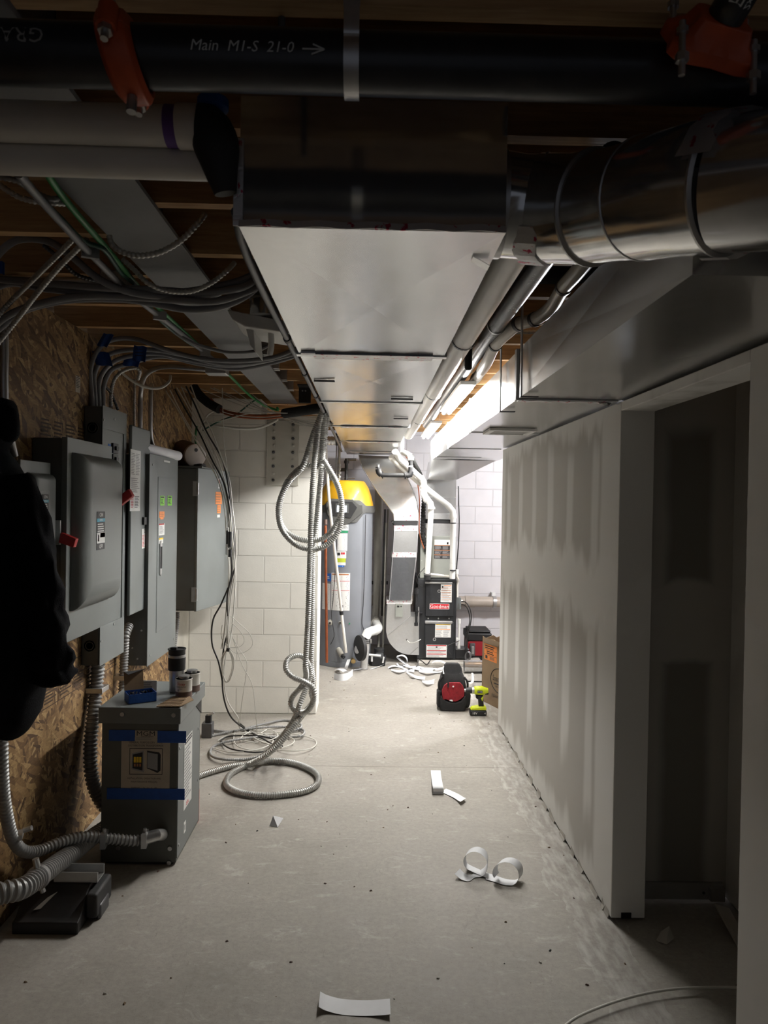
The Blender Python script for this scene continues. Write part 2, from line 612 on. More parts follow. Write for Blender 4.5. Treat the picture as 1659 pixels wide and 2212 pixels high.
def resample(pts, step):
    L = [0]
    for a, b in zip(pts, pts[1:]):
        L.append(L[-1] + (b - a).length)
    n = max(2, int(L[-1] / step))
    out, k = [], 0
    for i in range(n + 1):
        t = L[-1] * i / n
        while k < len(pts) - 2 and L[k + 1] < t:
            k += 1
        d = L[k + 1] - L[k]
        out.append(pts[k].lerp(pts[k + 1], (t - L[k]) / d if d > 1e-9 else 0))
    return out


def tube_rings(pts, rad, seg):
    out = []
    t0 = (pts[1] - pts[0]).normalized()
    ref = V((0, 0, 1)) if abs(t0.z) < 0.9 else V((1, 0, 0))
    u = t0.cross(ref).normalized()
    for i, p in enumerate(pts):
        t = pts[min(i + 1, len(pts) - 1)] - pts[max(i - 1, 0)]
        if t.length < 1e-9:
            t = t0
        t = t.normalized()
        u = (u - t * u.dot(t))
        u = u.normalized() if u.length > 1e-6 else t.cross(ref).normalized()
        v = t.cross(u)
        out.append([p + (u * math.cos(2 * PI * j / seg) + v * math.sin(2 * PI * j / seg)) * rad[i] for j in range(seg)])
        t0 = t
    return out


def link_mesh(name, mb, org=(0, 0, 0), smooth=True, bevel=0.0, ang=38):
    me = bpy.data.meshes.new(name)
    o_ = V(org)
    me.from_pydata([tuple(p - o_) for p in mb.v], [], mb.f)
    for m in mb.ms:
        me.materials.append(m)
    me.polygons.foreach_set('material_index', mb.mi)
    if smooth:
        me.polygons.foreach_set('use_smooth', [True] * len(me.polygons))
        me.set_sharp_from_angle(angle=math.radians(ang))
    me.update()
    ob = bpy.data.objects.new(name, me)
    C.objects.link(ob)
    if bevel:
        b = ob.modifiers.new('bevel', 'BEVEL')
        b.width = bevel
        b.segments = 2
        b.limit_method = 'ANGLE'
        b.angle_limit = math.radians(40)
    return ob


def thing(name, label, cat, loc=(0, 0, 0), group=None):
    o = bpy.data.objects.new(name, None)
    o.empty_display_size = 0.05
    C.objects.link(o)
    o.location = loc
    tag(o, label, cat, group)
    return o


def tag(o, label, cat, group=None):
    if label:
        o['label'] = label
    if cat:
        o['category'] = cat
    if group:
        o['group'] = group
    return o


def worg(p):
    s = V((0, 0, 0))
    while p:
        s += p.location
        p = p.parent
    return s


def part(name, mb, parent, label=None, bevel=0.0, smooth=True, ang=38):
    ob = link_mesh(name, mb, worg(parent), smooth, bevel, ang)
    ob.parent = parent
    if label:
        ob['label'] = label
    return ob


def solo(name, mb, label, cat, group=None, bevel=0.0, smooth=True, ang=38):
    xs = [p.x for p in mb.v]
    ys = [p.y for p in mb.v]
    zs = [p.z for p in mb.v]
    org = V(((min(xs) + max(xs)) / 2, (min(ys) + max(ys)) / 2, min(zs)))
    ob = link_mesh(name, mb, org, smooth, bevel, ang)
    ob.location = org
    return tag(ob, label, cat, group)


def struct(name, mb, label=None, smooth=False, bevel=0.0):
    ob = link_mesh(name, mb, (0, 0, 0), smooth, bevel)
    ob['kind'] = 'structure'
    if label:
        ob['label'] = label
        
    return ob


def lines(mb, o, r, u, w, h, n, m='ink_grey', seed=0, fill=0.45):
    """rows of small print"""
    rd = random.Random(seed + n)
    o, r, u = V(o), V(r).normalized(), V(u).normalized()
    for i in range(n):
        y = h * (1 - (i + 0.75) / n)
        ww = w * rd.uniform(0.6, 1.0)
        mb.rect(o + u * y, r, u, ww, h / n * fill, m, 0.0014)


def path(spec):
    """(px, py, depth) points; depth 'f' = lying on the floor, ('z', h) = at height h, ('x', v) = on plane x"""
    out = []
    for px, py, d in spec:
        if d == 'f':
            out.append(PZ(px, py, 0.02))
        elif isinstance(d, tuple):
            out.append(PZ(px, py, d[1]) if d[0] == 'z' else PX(px, py, d[1]))
        else:
            out.append(P(px, py, d))
    return out
# ================================================================== the setting
WL = -1.384
m = MB(); m.box(-3.0, 4.2, -2.5, 8.8, -0.12, 0.0, 'concrete'); struct('floor', m)
m = MB(); m.box(WL - 0.12, WL, -2.5, 5.2, 0, 2.44, 'osb')
m.box(WL - 0.12, WL, 5.2, 5.73, 1.0, 2.44, 'osb')
m.box(WL - 0.12, WL, 5.2, 5.73, 0, 1.0, 'white_wall_paint'); struct('wall_left', m)
m = MB(); m.box(WL, -0.394, 5.73, 6.05, 0, 2.30, 'block_front')
m.box(WL - 0.12, -0.85, 5.73, 6.05, 2.30, 2.43, 'block_front')
m.box(WL - 0.12, WL, 5.73, 6.05, 0, 2.43, 'block_front'); struct('wall_pier', m, bevel=0.006)
m = MB(); m.box(-3.0, 4.2, 8.6, 8.8, 0, 2.73, 'block_back'); struct('wall_back', m)
m = MB(); m.box(-3.1, -3.0, 5.73, 8.8, 0, 2.73, 'block_back'); struct('wall_far_left', m)
m = MB(); m.box(4.2, 4.3, 3.2, 8.8, 0, 2.73, 'block_back'); struct('wall_far_right', m)
# partition with the opening for a door
x0, x1 = 0.98, 1.115
m = MB()
m.box(x0, x1, 2.90, 5.50, 0.012, 2.056, 'drywall_right')
m.box(x0, x1, 1.91, 2.90, 2.02, 2.056, 'drywall_right')
m.box(x0, x1, -2.5, 1.91, 0.012, 2.056, 'drywall_right')
struct('wall_right', m, bevel=0.003)
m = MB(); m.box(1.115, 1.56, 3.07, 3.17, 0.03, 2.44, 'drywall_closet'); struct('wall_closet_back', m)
m = MB(); m.box(1.52, 1.62, 1.2, 3.07, 0.01, 2.44, 'drywall_plain'); struct('wall_closet_side', m)
m = MB(); m.box(1.115, 1.62, 1.1, 1.2, 0.01, 2.44, 'drywall_plain'); struct('wall_closet_front', m)
m = MB(); m.box(1.62, 4.3, 3.1, 3.2, 0, 2.73, 'drywall_plain'); struct('wall_far_room', m)
m = MB(); m.box(1.62, 4.2, -2.5, 3.1, 2.44, 2.73, 'drywall_plain'); 
m = MB(); m.box(-3.1, 4.3, -2.6, 8.8, 2.73, 2.75, 'osb'); struct('ceiling', m)
# galvanised bottom track under the closet wall, with screws
m = MB()
m.box(1.118, 1.5, 3.055, 3.068, 0.006, 0.075, 'galv_dull')
m.box(1.44, 1.5, 3.03, 3.055, 0.01, 0.06, 'galv_dull')
for xx in (1.16, 1.42):
    m.lathe([(0.006, 0), (0.006, 0.004)], 'steel_dark', (xx, 3.055, 0.035), 8, '-Y')
ob = struct('trim_1', m)
m = MB()   # torn paper and mud ridge at the foot of the partition
rd = random.Random(3)
yy = 2.92
while yy < 5.4:
    l = rd.uniform(0.03, 0.12)
    m.hexa([(x0 - 0.001, yy, 0.0), (x0 - rd.uniform(.004, .012), yy, 0.0), (x0 - rd.uniform(.004, .012), yy + l, 0.0), (x0 - 0.001, yy + l, 0.0)],
           [(x0 - 0.001, yy, rd.uniform(.01, .04)), (x0 - .003, yy, .012), (x0 - .003, yy + l, .012), (x0 - 0.001, yy + l, rd.uniform(.01, .04))], 'paper_dusty')
    yy += l + rd.uniform(0.0, 0.12)
struct('trim_2', m)

# ------------------------------------------------------------------ joists, beam
ORD = ['first', 'second', 'third', 'fourth', 'fifth', 'sixth', 'seventh', 'eighth', 'ninth', 'tenth', 'eleventh', 'twelfth', 'thirteenth', 'fourteenth', 'fifteenth', 'sixteenth', 'seventeenth', 'eighteenth', 'nineteenth']
for k in range(18):
    y = 1.20 + 0.409 * k
    if y > 8.5: break
    m = MB(); m.box(-0.69, 2.6 if y < 5 else 4.1, y, y + 0.038, 2.441, 2.728, 'pine' if k % 3 else 'pine_light')
    solo('ceiling_joist', m, '%s pine ceiling joist from the camera in the bays right of the grey beam' % ORD[k], 'joist', 'pine joists right of the steel beam')
for k in range(12):
    y = 1.05 + 0.405 * k
    if y > 5.6: break
    m = MB(); m.box(WL - 0.1, -0.712, y, y + 0.038, 2.441, 2.728, 'pine_light' if k % 4 == 3 else 'pine')
    solo('ceiling_joist', m, '%s pine ceiling joist from the camera between left wall and grey beam' % ORD[k], 'joist', 'pine joists left of the steel beam')
for k in range(6):
    y = 6.1 + 0.409 * k
    m = MB(); m.box(-3.0, -0.70, y, y + 0.038, 2.441, 2.728, 'pine')
    solo('ceiling_joist', m, '%s pine joist behind the block pier at far left' % ORD[k], 'joist', 'pine joists behind the pier')
m = MB()
bx0, bx1 = -0.80, -0.595
m.box(bx0, bx1, -1.5, 5.95, 2.428, 2.440, 'beam_paint')
m.box(-0.704, -0.696, -1.5, 5.95, 2.44, 2.70, 'beam_paint')
m.box(bx0, bx1, -1.5, 5.95, 2.70, 2.712, 'beam_paint')
solo('steel_beam', m, 'grey painted steel I-beam running overhead from the camera to the block pier', 'beam')
for k in range(5):      # joist hangers by the beam
    y = 1.20 + 0.409 * (6 + k)
    m = MB()
    m.box(-0.69, -0.56, y - 0.003, y - 0.001, 2.437, 2.60, 'galv_dull')
    m.box(-0.69, -0.56, y + 0.039, y + 0.041, 2.437, 2.60, 'galv_dull')
    m.box(-0.69, -0.56, y - 0.003, y + 0.041, 2.434, 2.437, 'galv_dull')
    m.box(-0.595, -0.56, y - 0.03, y - 0.003, 2.437, 2.55, 'galv_dull')
    solo('joist_hanger', m, 'galvanised hanger at the beam end of the %s joist from the camera' % ORD[6 + k], 'joist hanger', 'joist hangers along the beam')
# bolted bearing plate on the pier
t = thing('bearing_plate', 'cream painted steel plate with two bolt columns on the block pier', 'steel plate', (-0.68, 5.73, 1.77))
X0, X1, Z0, Z1 = FS(576, 645, 909, 1049, 5.72)
m = MB(); m.box(X0, X1, 5.712, 5.729, Z0, Z1, 'plate_paint'); part('plate', m, t, bevel=0.002)
for col in (0.22, 0.82):
    for k in range(9):
        zz = Z1 - 0.03 - k * (Z1 - Z0 - 0.05) / 8.4
        m = MB()
        cx = X0 + (X1 - X0) * col
        m.lathe([(0.013, 0), (0.013, 0.004), (0.009, 0.0045), (0.009, 0.010), (0.004, 0.013)], 'plate_paint' if k % 2 else 'steel_dark', (cx + 0.003 * (k % 2), 5.712, zz), 10 if k % 2 else 6, '-Y')
        part('bolt', m, t)

# ------------------------------------------------------------------ trunk duct
TX0, TX1, TZ0, TZ1 = -0.262, 0.254, 2.168, 2.42
t = thing('supply_trunk_duct', 'wide rectangular galvanised trunk duct hanging down the middle of the ceiling', 'duct', (0, 1.44, TZ0))
ys = [1.44, 2.66, 3.88, 5.10, 6.32, 7.54, 8.02]
for i in range(6):
    a, b = ys[i], ys[i + 1]
    m = MB()
    mat = 'galv_big'
    m.add([(TX0, a, TZ1), (TX1, a, TZ1), (TX1, b, TZ1), (TX0, b, TZ1)], [(0, 1, 2, 3)], mat)
    cx, cy = 0, (a + b) / 2
    for (p, q, c) in (((TX0, TZ0), (TX1, TZ0), (0, TZ0 + 0.007)),):
        m.add([(TX0, a, TZ0), (TX1, a, TZ0), (TX1, b, TZ0), (TX0, b, TZ0), (0, cy, TZ0 + 0.009)], [(0, 4, 1), (1, 4, 2), (2, 4, 3), (3, 4, 0)], mat)
    for X, s in ((TX0, 1), (TX1, -1)):
        m.add([(X, a, TZ0), (X, b, TZ0), (X, b, TZ1), (X, a, TZ1), (X + s * 0.005, cy, (TZ0 + TZ1) / 2)], [(0, 1, 4), (1, 2, 4), (2, 3, 4), (3, 0, 4)], mat)
    if i == 0:
        m.add([(TX0, a, TZ0), (TX1, a, TZ0), (TX1, a, TZ1), (TX0, a, TZ1)], [(0, 1, 2, 3)], 'galv_mirror')
    if i == 5:
        m.add([(TX0, b, TZ0), (TX1, b, TZ0), (TX1, b, TZ1), (TX0, b, TZ1)], [(3, 2, 1, 0)], 'galv')
    part('duct_section', m, t, smooth=False)
for i in range(1, 6):
    y = ys[i]
    m = MB()
    m.box(TX0 - 0.01, TX1 + 0.01, y - 0.018, y + 0.018, TZ0 - 0.004, TZ0 - 0.0005, 'galv_bright')
    m.box(TX0 - 0.011, TX0 - 0.0005, y - 0.018, y + 0.018, TZ0, TZ1, 'galv_dull')
    m.box(TX1 + 0.0005, TX1 + 0.011, y - 0.018, y + 0.018, TZ0, TZ1, 'galv_dull')
    part('drive_cleat', m, t)
    if i != 2:
        m = MB()
        m.ribbon([(TX0 + 0.05 + q * (TX1 - TX0 - 0.09) / 8, y + 0.004 * (-1) ** q, TZ0 - 0.006 - 0.002 * (q % 2)) for q in range(9)], (0, 0.085, 0), 0.0015, 'foil_tape')
        part('joint_tape', m, t, 'foil tape with red print over the duct seam')
m = MB()   # tape along the near bottom edge and corners
m.ribbon([(TX0 + q * (TX1 - TX0) / 10, 1.434, TZ0 + 0.004 + 0.003 * (q % 2)) for q in range(11)], (0, 0.004, 0.014), 0.0015, 'foil_tape')
m.ribbon([(TX0 - 0.002, 1.436, TZ0 + q * 0.024) for q in range(8)], (0.018, 0.002, 0), 0.0015, 'foil_tape')
part('edge_tape', m, t, 'foil tape with red print along the near bottom edge')
m = MB()   # ears of sheet metal peeling at the corners
m.ribbon([(TX1 - 0.045, 1.59, TZ0 - 0.002), (TX1 - 0.025, 1.60, TZ0 - 0.008), (TX1 - 0.006, 1.61, TZ0 - 0.014)], (0, 0.035, 0), 0.001, 'galv_bright')
part('metal_tab', m, t)
for (a0, a1, b0, b1, mt) in ((TX1 - 0.16, TX1 - 0.05, 3.70, 3.715, 'steel_dark'), (TX1 - 0.12, TX1 - 0.03, 4.55, 4.565, 'steel_dark'), (TX0 + 0.01, TX0 + 0.1, 3.2, 3.21, 'steel_dark'), (TX0 + 0.01, TX0 + 0.06, 2.60, 2.63, 'galv_dull')):
    m = MB(); m.box(a0, a1, b0, b1, TZ0 - 0.008, TZ0 - 0.001, mt); part('metal_tab', m, t)

# thin dark pipe clipped along the left edge of the trunk
t = thing('line_pipe', 'thin dark pipe clipped along the left lower edge of the trunk duct', 'pipe', (-0.285, 1.6, 2.18))
m = MB(); m.tube([(-0.272, 1.46, 2.205), (-0.284, 1.75, 2.182), (-0.284, 3, 2.180), (-0.286, 4.5, 2.178), (-0.288, 6.0, 2.170), (-0.30, 7.5, 2.165)], 0.0105, 'steel_dark', 10, step=0.1); part('pipe', m, t)
for y in (2.45, 3.1, 3.75, 4.4, 5.0, 5.9):
    m = MB(); m.cyl((-0.284, y, 2.180), (-0.2845, y + 0.03, 2.1795), 0.0135, 'black'); part('clip', m, t)

# ------------------------------------------------------------------ right duct
RX0, RX1, RZ0, RZ1 = 0.578, 1.19, 2.064, 2.258
t = thing('return_trunk_duct', 'flat wide galvanised duct running along the top of the right wall', 'duct', (0.88, 1.3, RZ0))
ys = [1.34, 2.93, 4.30, 5.55, 6.55, 7.30]
for i in range(5):
    a, b = ys[i], ys[i + 1]
    cy = (a + b) / 2
    m = MB()
    cx = (RX0 + RX1) / 2
    m.add([(RX0, a, RZ1), (RX1, a, RZ1), (RX1, b, RZ1), (RX0, b, RZ1)], [(0, 1, 2, 3)], 'galv')
    m.add([(RX0, a, RZ0), (RX1, a, RZ0), (RX1, b, RZ0), (RX0, b, RZ0), (cx, cy, RZ0 + 0.008)], [(0, 4, 1), (1, 4, 2), (2, 4, 3), (3, 4, 0)], 'galv_big')
    for X, s in ((RX0, 1), (RX1, -1)):
        m.add([(X, a, RZ0), (X, b, RZ0), (X, b, RZ1), (X, a, RZ1), (X + s * 0.005, cy, (RZ0 + RZ1) / 2)], [(0, 1, 4), (1, 2, 4), (2, 3, 4), (3, 0, 4)], 'galv_big')
    if i == 0:
        m.add([(RX0, a, RZ0), (RX1, a, RZ0), (RX1, a, RZ1), (RX0, a, RZ1)], [(0, 1, 2, 3)], 'galv')
    if i == 4:
        m.add([(RX0, b, RZ0), (RX1, b, RZ0), (RX1, b, RZ1), (RX0, b, RZ1)], [(3, 2, 1, 0)], 'galv')
    part('duct_section', m, t, smooth=False)
for i in range(1, 5):
    y = ys[i]
    m = MB()
    m.box(RX0 - 0.01, 0.975, y - 0.012, y + 0.012, RZ0 - 0.004, RZ0 - 0.0005, 'galv_dull')
    m.box(RX0 - 0.012, RX0 - 0.0005, y - 0.018, y + 0.018, RZ0 - 0.006, RZ1, 'galv_dull')
    part('drive_cleat', m, t)
m = MB()
m.ribbon([(RX0 + 0.0 + q * 0.041, 2.93 + 0.004 * (-1) ** q, RZ0 - 0.008 - 0.003 * (q % 2)) for q in range(10)], (0, 0.04, 0), 0.002, 'foil_tape')
m.ribbon([(0.90, 2.95, RZ0 - 0.008), (0.93, 2.93, RZ0 - 0.02), (0.95, 2.95, RZ0 - 0.009), (0.97, 2.93, RZ0 - 0.014)], (0, 0.05, 0.01), 0.002, 'foil_tape')
part('joint_tape', m, t, 'crinkled foil tape with red print across the duct underside')
for y in (2.80, 3.25):
    m = MB()
    m.box(RX0 - 0.018, RX0 - 0.013, y - 0.012, y + 0.012, RZ0 - 0.01, 2.44, 'zinc')
    m.box(RX0 - 0.018, RX0 + 0.05, y - 0.012, y + 0.012, RZ0 - 0.014, RZ0 - 0.010, 'steel_dark')
    part('hanger_strap', m, t)
# tapered boot down to the furnace
b = MB()
top = [V((RX0, 7.0, RZ0)), V((1.18, 7.0, RZ0)), V((1.18, 7.5, RZ0)), V((RX0, 7.5, RZ0))]
X0, X1, Z0, Z1 = FS(924, 985, 1036, 1111, 7.45)
bot = [V((X0, 7.42, Z1)), V((X1, 7.42, Z1)), V((X1, 7.9, Z1)), V((X0, 7.9, Z1))]
b.hexa(top, bot, 'galv_big')
part('tapered_boot', b, t, smooth=False)
# register on the underside
q = PZ(1100, 930, RZ0)
t2 = thing('ceiling_register', 'small white square air register under the flat right-hand duct', 'vent', (q.x, q.y, RZ0 - 0.02))
m = MB()
for (a0, a1, b0, b1) in ((-.13, .13, -.13, -.10), (-.13, .13, .10, .13), (-.13, -.10, -.10, .10), (.10, .13, -.10, .10)):
    m.box(q.x + a0, q.x + a1, q.y + b0, q.y + b1, RZ0 - 0.014, RZ0 - 0.001, 'white')
part('frame', m, t2)
m = MB()
for k in range(7):
    m.box(q.x - .10, q.x + .10, q.y - .09 + k * .028, q.y - .08 + k * .028, RZ0 - 0.010, RZ0 - 0.002, 'white')
part('louvre', m, t2)

# ------------------------------------------------------------------ round duct near the camera
t = thing('round_branch_duct', 'large round galvanised elbow duct leaving the near end of the trunk', 'duct', (0.5, 1.5, 2.1))
pts = catmull([V(p) for p in ((0.262, 1.60, 2.287), (0.36, 1.595, 2.278), (0.45, 1.50, 2.245), (0.545, 1.295, 2.195), (0.66, 1.155, 2.158), (0.80, 1.115, 2.145), (1.05, 1.10, 2.145))], 12)
pts = resample(pts, 0.012)
N = len(pts)
cuts = [0, int(N * .10), int(N * .22), int(N * .36), int(N * .52), int(N * .72), N - 1]
for k in range(6):
    m = MB()
    seg = pts[cuts[k]:cuts[k + 1] + 1]
    r = 0.106 + 0.0025 * (k % 2)
    seg = [seg[0], seg[len(seg) // 2], seg[-1]]
    m.rings(tube_rings(seg, [r + .002, r, r + .002], 40), 'galv_round', cap=False)
    part('gore', m, t)
    m = MB()
    d = (pts[min(cuts[k + 1], N - 1)] - pts[cuts[k + 1] - 2]).normalized()
    c = pts[cuts[k + 1]]
    m.rings(tube_rings([c - d * .006, c - d * .002, c + d * .002, c + d * .006], [r - .001, r + .006, r + .006, r - .001], 40), 'galv_dull', cap=False)
    part('crimp_bead', m, t)
for ci, ph in ((1, 0.4), (4, 1.0)):
    m = MB()   # messy foil tape round the joint
    c = pts[cuts[ci]]
    fr = tube_rings([c, pts[cuts[ci] + 1]], [0.1125, 0.1125], 40)[0]
    d = (pts[cuts[ci] + 1] - c).normalized() * 0.028
    sub = [fr[(j + int(ph * 10)) % 40] + (fr[(j + int(ph * 10)) % 40] - c).normalized() * (0.002 + 0.003 * random.random()) for j in range(30 if ci == 4 else 24)]
    m.rings([[p - d * random.uniform(.7, 1.2), p + d * random.uniform(.7, 1.2)] for p in sub], 'foil_tape', cap=False)
    part('joint_tape', m, t, 'wrinkled foil tape with red print round the duct joint')
m = MB(); m.rings(tube_rings([V((0.256, 1.60, 2.287)), V((0.272, 1.60, 2.287))], [0.111, 0.111], 40), 'galv_dull'); part('collar', m, t)

# ------------------------------------------------------------------ black water main across the top
t = thing('black_main_pipe', 'thick black grooved pipe crossing the whole top of the view', 'pipe', (0, 1.2, 2.29))
zc = 2.341
m = MB(); m.cyl((-1.37, 1.195, zc + 0.004), (0.72, 1.195, zc), 0.047, 'black_pipe', 36); part('pipe', m, t)
m = MB(); m.cyl((0.724, 1.195, zc), (1.6, 1.195, zc), 0.047, 'black_pipe', 36); part('pipe', m, t)


def onpipe(ang, x, r=0.0476):     # point on the front of the main
    return V((x, 1.195 - math.cos(ang) * r, zc + math.sin(ang) * r))


def pipe_text(mb, txt, xc, ang, size, mat, flip=False, hand=False):
    vs, fs = text_mesh(txt, 'CENTER')
    out = []
    for a, b_, _ in vs:
        s = -1 if flip else 1
        th = ang + s * b_ * size / 0.0476
        out.append(onpipe(th, xc + s * a * size + (0.2 * b_ * size if hand else 0)))
    mb.add(out, fs, mat)


simple('chalk', (0.62, 0.64, 0.62), 0.8)
simple('chalk_dim', (0.30, 0.30, 0.28), 0.8)
m = MB()
pipe_text(m, 'Main  M1-S  21-0', -0.208, -0.10, 0.023, 'chalk', hand=True)
ax = -0.094
m.ribbon([onpipe(-.13, ax - 0.022, .0482), onpipe(-.13, ax + 0.008, .0482)], (0, 0, 0.0025), 0.0006, 'chalk', False)
m.ribbon([onpipe(.02, ax - 0.006, .0482), onpipe(-.13, ax + 0.012, .0482)], (0, 0, 0.0025), 0.0006, 'chalk', False)
m.ribbon([onpipe(-.28, ax - 0.008, .0482), onpipe(-.13, ax + 0.012, .0482)], (0, 0, 0.0025), 0.0006, 'chalk', False)
part('chalk_writing', m, t, 'pale handwritten note on the black pipe')
m = MB(); pipe_text(m, 'GRADE', -0.565, 0.12, 0.034, 'chalk_dim', flip=True); part('stencilled_marking', m, t)


def grooved(x, parent_label, tilt, nm='pipe_coupling'):
    c = thing(nm, parent_label, 'pipe coupling', (x, 1.195, zc - 0.07))
    th0 = 2.85

    def at(th, r_, px_=0.0):
        return V((x + px_ + 0.20 * math.sin(th) * r_ * tilt, 1.195 + math.cos(th) * r_, zc + math.sin(th) * r_))
    for half in (0, 1):
        a = MB()
        rr = []
        for j in range(17):
            th = half * PI + PI * j / 16 + th0
            w = 0.027
            prof = [(0.048, -w), (0.055, -w), (0.066, -w * .7), (0.068, 0), (0.066, w * .7), (0.055, w), (0.048, w)]
            rr.append([at(th, r_, px_) for r_, px_ in prof])
        a.rings(rr, 'orange_paint')
        part('housing_half', a, c, bevel=0.002)
    for s in (0, 1):
        th = th0 + PI * s
        tn = V((0, -math.sin(th), math.cos(th)))
        q = at(th, 0.071)
        a = MB()
        a.cyl(q - tn * 0.02, q + tn * 0.02, 0.015, 'orange_paint', 12)
        part('bolt_pad', a, c)
        for sd in (-1, 1):
            a = MB()
            a.cyl(q + tn * 0.02 * sd, q + tn * 0.030 * sd, 0.011, 'zinc', 6)
            a.cyl(q + tn * 0.03 * sd, q + tn * 0.042 * sd, 0.006, 'zinc', 10)
            part('bolt', a, c)
    a = MB()
    q = at(4.55, 0.068)
    a.cyl(q, q + V((0, -.004, -.026)), 0.008, 'zinc', 10)
    part('bolt', a, c)
    return c


grooved(-0.402, 'orange bolted coupling clamped round the black main at upper left', -1.15)
# mechanical tee at top right
c = thing('outlet_tee', 'orange four-bolt outlet clamp on the black main at upper right', 'pipe coupling', (0.55, 1.195, zc + 0.04))
ctr = V((0.508, 1.122, zc + 0.012))
out = V((0.20, -0.84, 0.50)).normalized()
e1 = V((1, 0, 0)); e1 = (e1 - out * e1.dot(out)).normalized(); e2 = out.cross(e1)
a = MB()
rr = []
for h_, sc in ((-0.024, 1.0), (-0.004, 1.0), (0.010, 0.72), (0.030, 0.60)):
    ring = []
    for j in range(24):
        th = 2 * PI * j / 24
        lob = 1 + 0.16 * math.cos(4 * th + PI)
        ring.append(ctr + out * h_ + (e1 * math.cos(th) * 0.076 + e2 * math.sin(th) * 0.050) * sc * lob)
    rr.append(ring)
a.rings(rr, 'orange_paint'); part('housing', a, c, bevel=0.002)
for sx_ in (-1, 1):
    for sy_ in (-1, 1):
        q = ctr + e1 * sx_ * 0.060 + e2 * sy_ * 0.036
        a = MB(); a.cyl(q - V((0, 0, 0.05)), q + V((0, 0, 0.03)), 0.005, 'zinc', 10); a.cyl(q - V((0, 0, 0.030)), q - V((0, 0, 0.018)), 0.010, 'zinc', 6); a.cyl(q + V((0, 0, .012)), q + V((0, 0, .020)), 0.009, 'zinc', 8)
        part('bolt', a, c)
t = thing('branch_pipe', 'short black branch pipe with white lettering rising from the orange outlet clamp', 'pipe', tuple(ctr))
a = MB(); a.cyl(ctr + out * 0.031, ctr + out * 0.34, 0.027, 'black_pipe', 24); part('pipe', a, t)
a = MB()
e3 = (V((0, -1, -0.3)) - out * V((0, -1, -0.3)).dot(out)).normalized(); e4 = out.cross(e3)
for (tx, off_, sz) in (('FIX', -0.25, 0.030), ('2x4', 0.5, 0.016)):
    vs, fs = text_mesh(tx, 'LEFT')
    a.add([ctr + out * (0.055 + p[0] * sz) + (e3 * math.cos(off_ + p[1] * sz / .028) + e4 * math.sin(off_ + p[1] * sz / .028)) * 0.0277 for p in vs], fs, 'chalk')
part('lettering', a, t)
# strap hanging the main
m = MB()
sx0 = -0.041
m.box(sx0 - .013, sx0 + .013, 1.141, 1.144, 2.40, 2.72, 'zinc')
m.ribbon([(sx0, 1.142, 2.45), (sx0, 1.143, 2.37)] + [(sx0, 1.195 - math.cos(a_) * 0.0505, zc + math.sin(a_) * 0.0505) for a_ in [0.3 - 0.25 * k for k in range(14)]], (0.024, 0, 0), 0.0025, 'zinc')
solo('pipe_strap', m, 'grey metal strap looped under the black main near the centre', 'strap')
m = MB(); m.cyl((-0.16, 1.24, 2.40), (-0.16, 1.24, 2.728), 0.006, 'steel_dark', 8); m.cyl((-.16, 1.24, 2.62), (-.16, 1.24, 2.66), 0.02, 'steel_dark', 6)
solo('threaded_rod', m, 'dark threaded hanger rod above the black main at top centre', 'rod')
# second coupling deeper right
m = MB()
q = V((0.36, 1.36, 2.43))
m.lathe([(0.03, -0.02), (0.042, -0.015), (0.044, 0), (0.042, 0.015), (0.03, 0.02)], 'orange_paint', q, 20, 'X')
m.cyl(q + V((0, -.05, -.01)), q + V((0, .03, .02)), 0.006, 'zinc', 8)
solo('pipe_coupling', m, 'small red-orange coupling peeking over the round duct', 'pipe coupling')
m = MB(); m.cyl((0.262, 1.36, 2.425), (0.75, 1.36, 2.425), 0.028, 'black_pipe', 20)
solo('black_side_pipe', m, 'thinner black pipe behind the main, above the round duct', 'pipe')

# two PVC pipes at upper left
t = thing('upper_drain_pipe', 'upper of two white plastic pipes at top left, with a purple primer ring', 'pipe', (-0.8, 1.41, 2.3))
zc1, y1 = 2.342, 1.41
x_e = P(386, 280, 1.41).x
m = MB(); m.cyl((-1.37, y1, zc1 + .006), (x_e, y1, zc1), 0.0366, 'pvc', 30); part('pipe', m, t)
m = MB(); m.cyl((x_e - 0.022, y1, zc1), (x_e + 0.0, y1, zc1), 0.0374, 'purple', 30); part('primer_ring', m, t)
m = MB(); m.cyl((x_e, y1, zc1), (x_e + 0.04, y1, zc1), 0.0405, 'pvc', 30); part('socket', m, t)
zc2 = 2.297
x_f = P(452, 360, 1.48).x
m = MB(); m.cyl((-1.37, 1.462, zc2 + .006), (x_f, 1.462, zc2), 0.0325, 'pvc', 30)
solo('lower_drain_pipe', m, 'lower of two white plastic pipes at top left, ending at the trunk duct', 'pipe')
t = thing('rubber_elbow', 'black rubber elbow with a blue rim joining white pipe and trunk duct', 'elbow', (x_e + .06, 1.4, 2.25))
m = MB()
m.tube([(x_e + 0.040, y1, zc1), (x_e + 0.056, y1, zc1 - 0.004), (x_e + 0.070, y1 + 0.0, zc1 - 0.03), (x_e + 0.080, y1 + 0.004, zc1 - 0.08), (x_e + 0.088, y1 + .01, zc1 - 0.12)], lambda u: 0.043 - 0.022 * max(0, u - .4) / .6, 'black_rubber', 24)
part('elbow', m, t)
m = MB(); m.cyl((x_e + 0.066, y1 - .01, zc1 + 0.030), (x_e + 0.066, y1 - .01, zc1 + 0.046), 0.029, 'tape_blue', 20); part('rim', m, t)
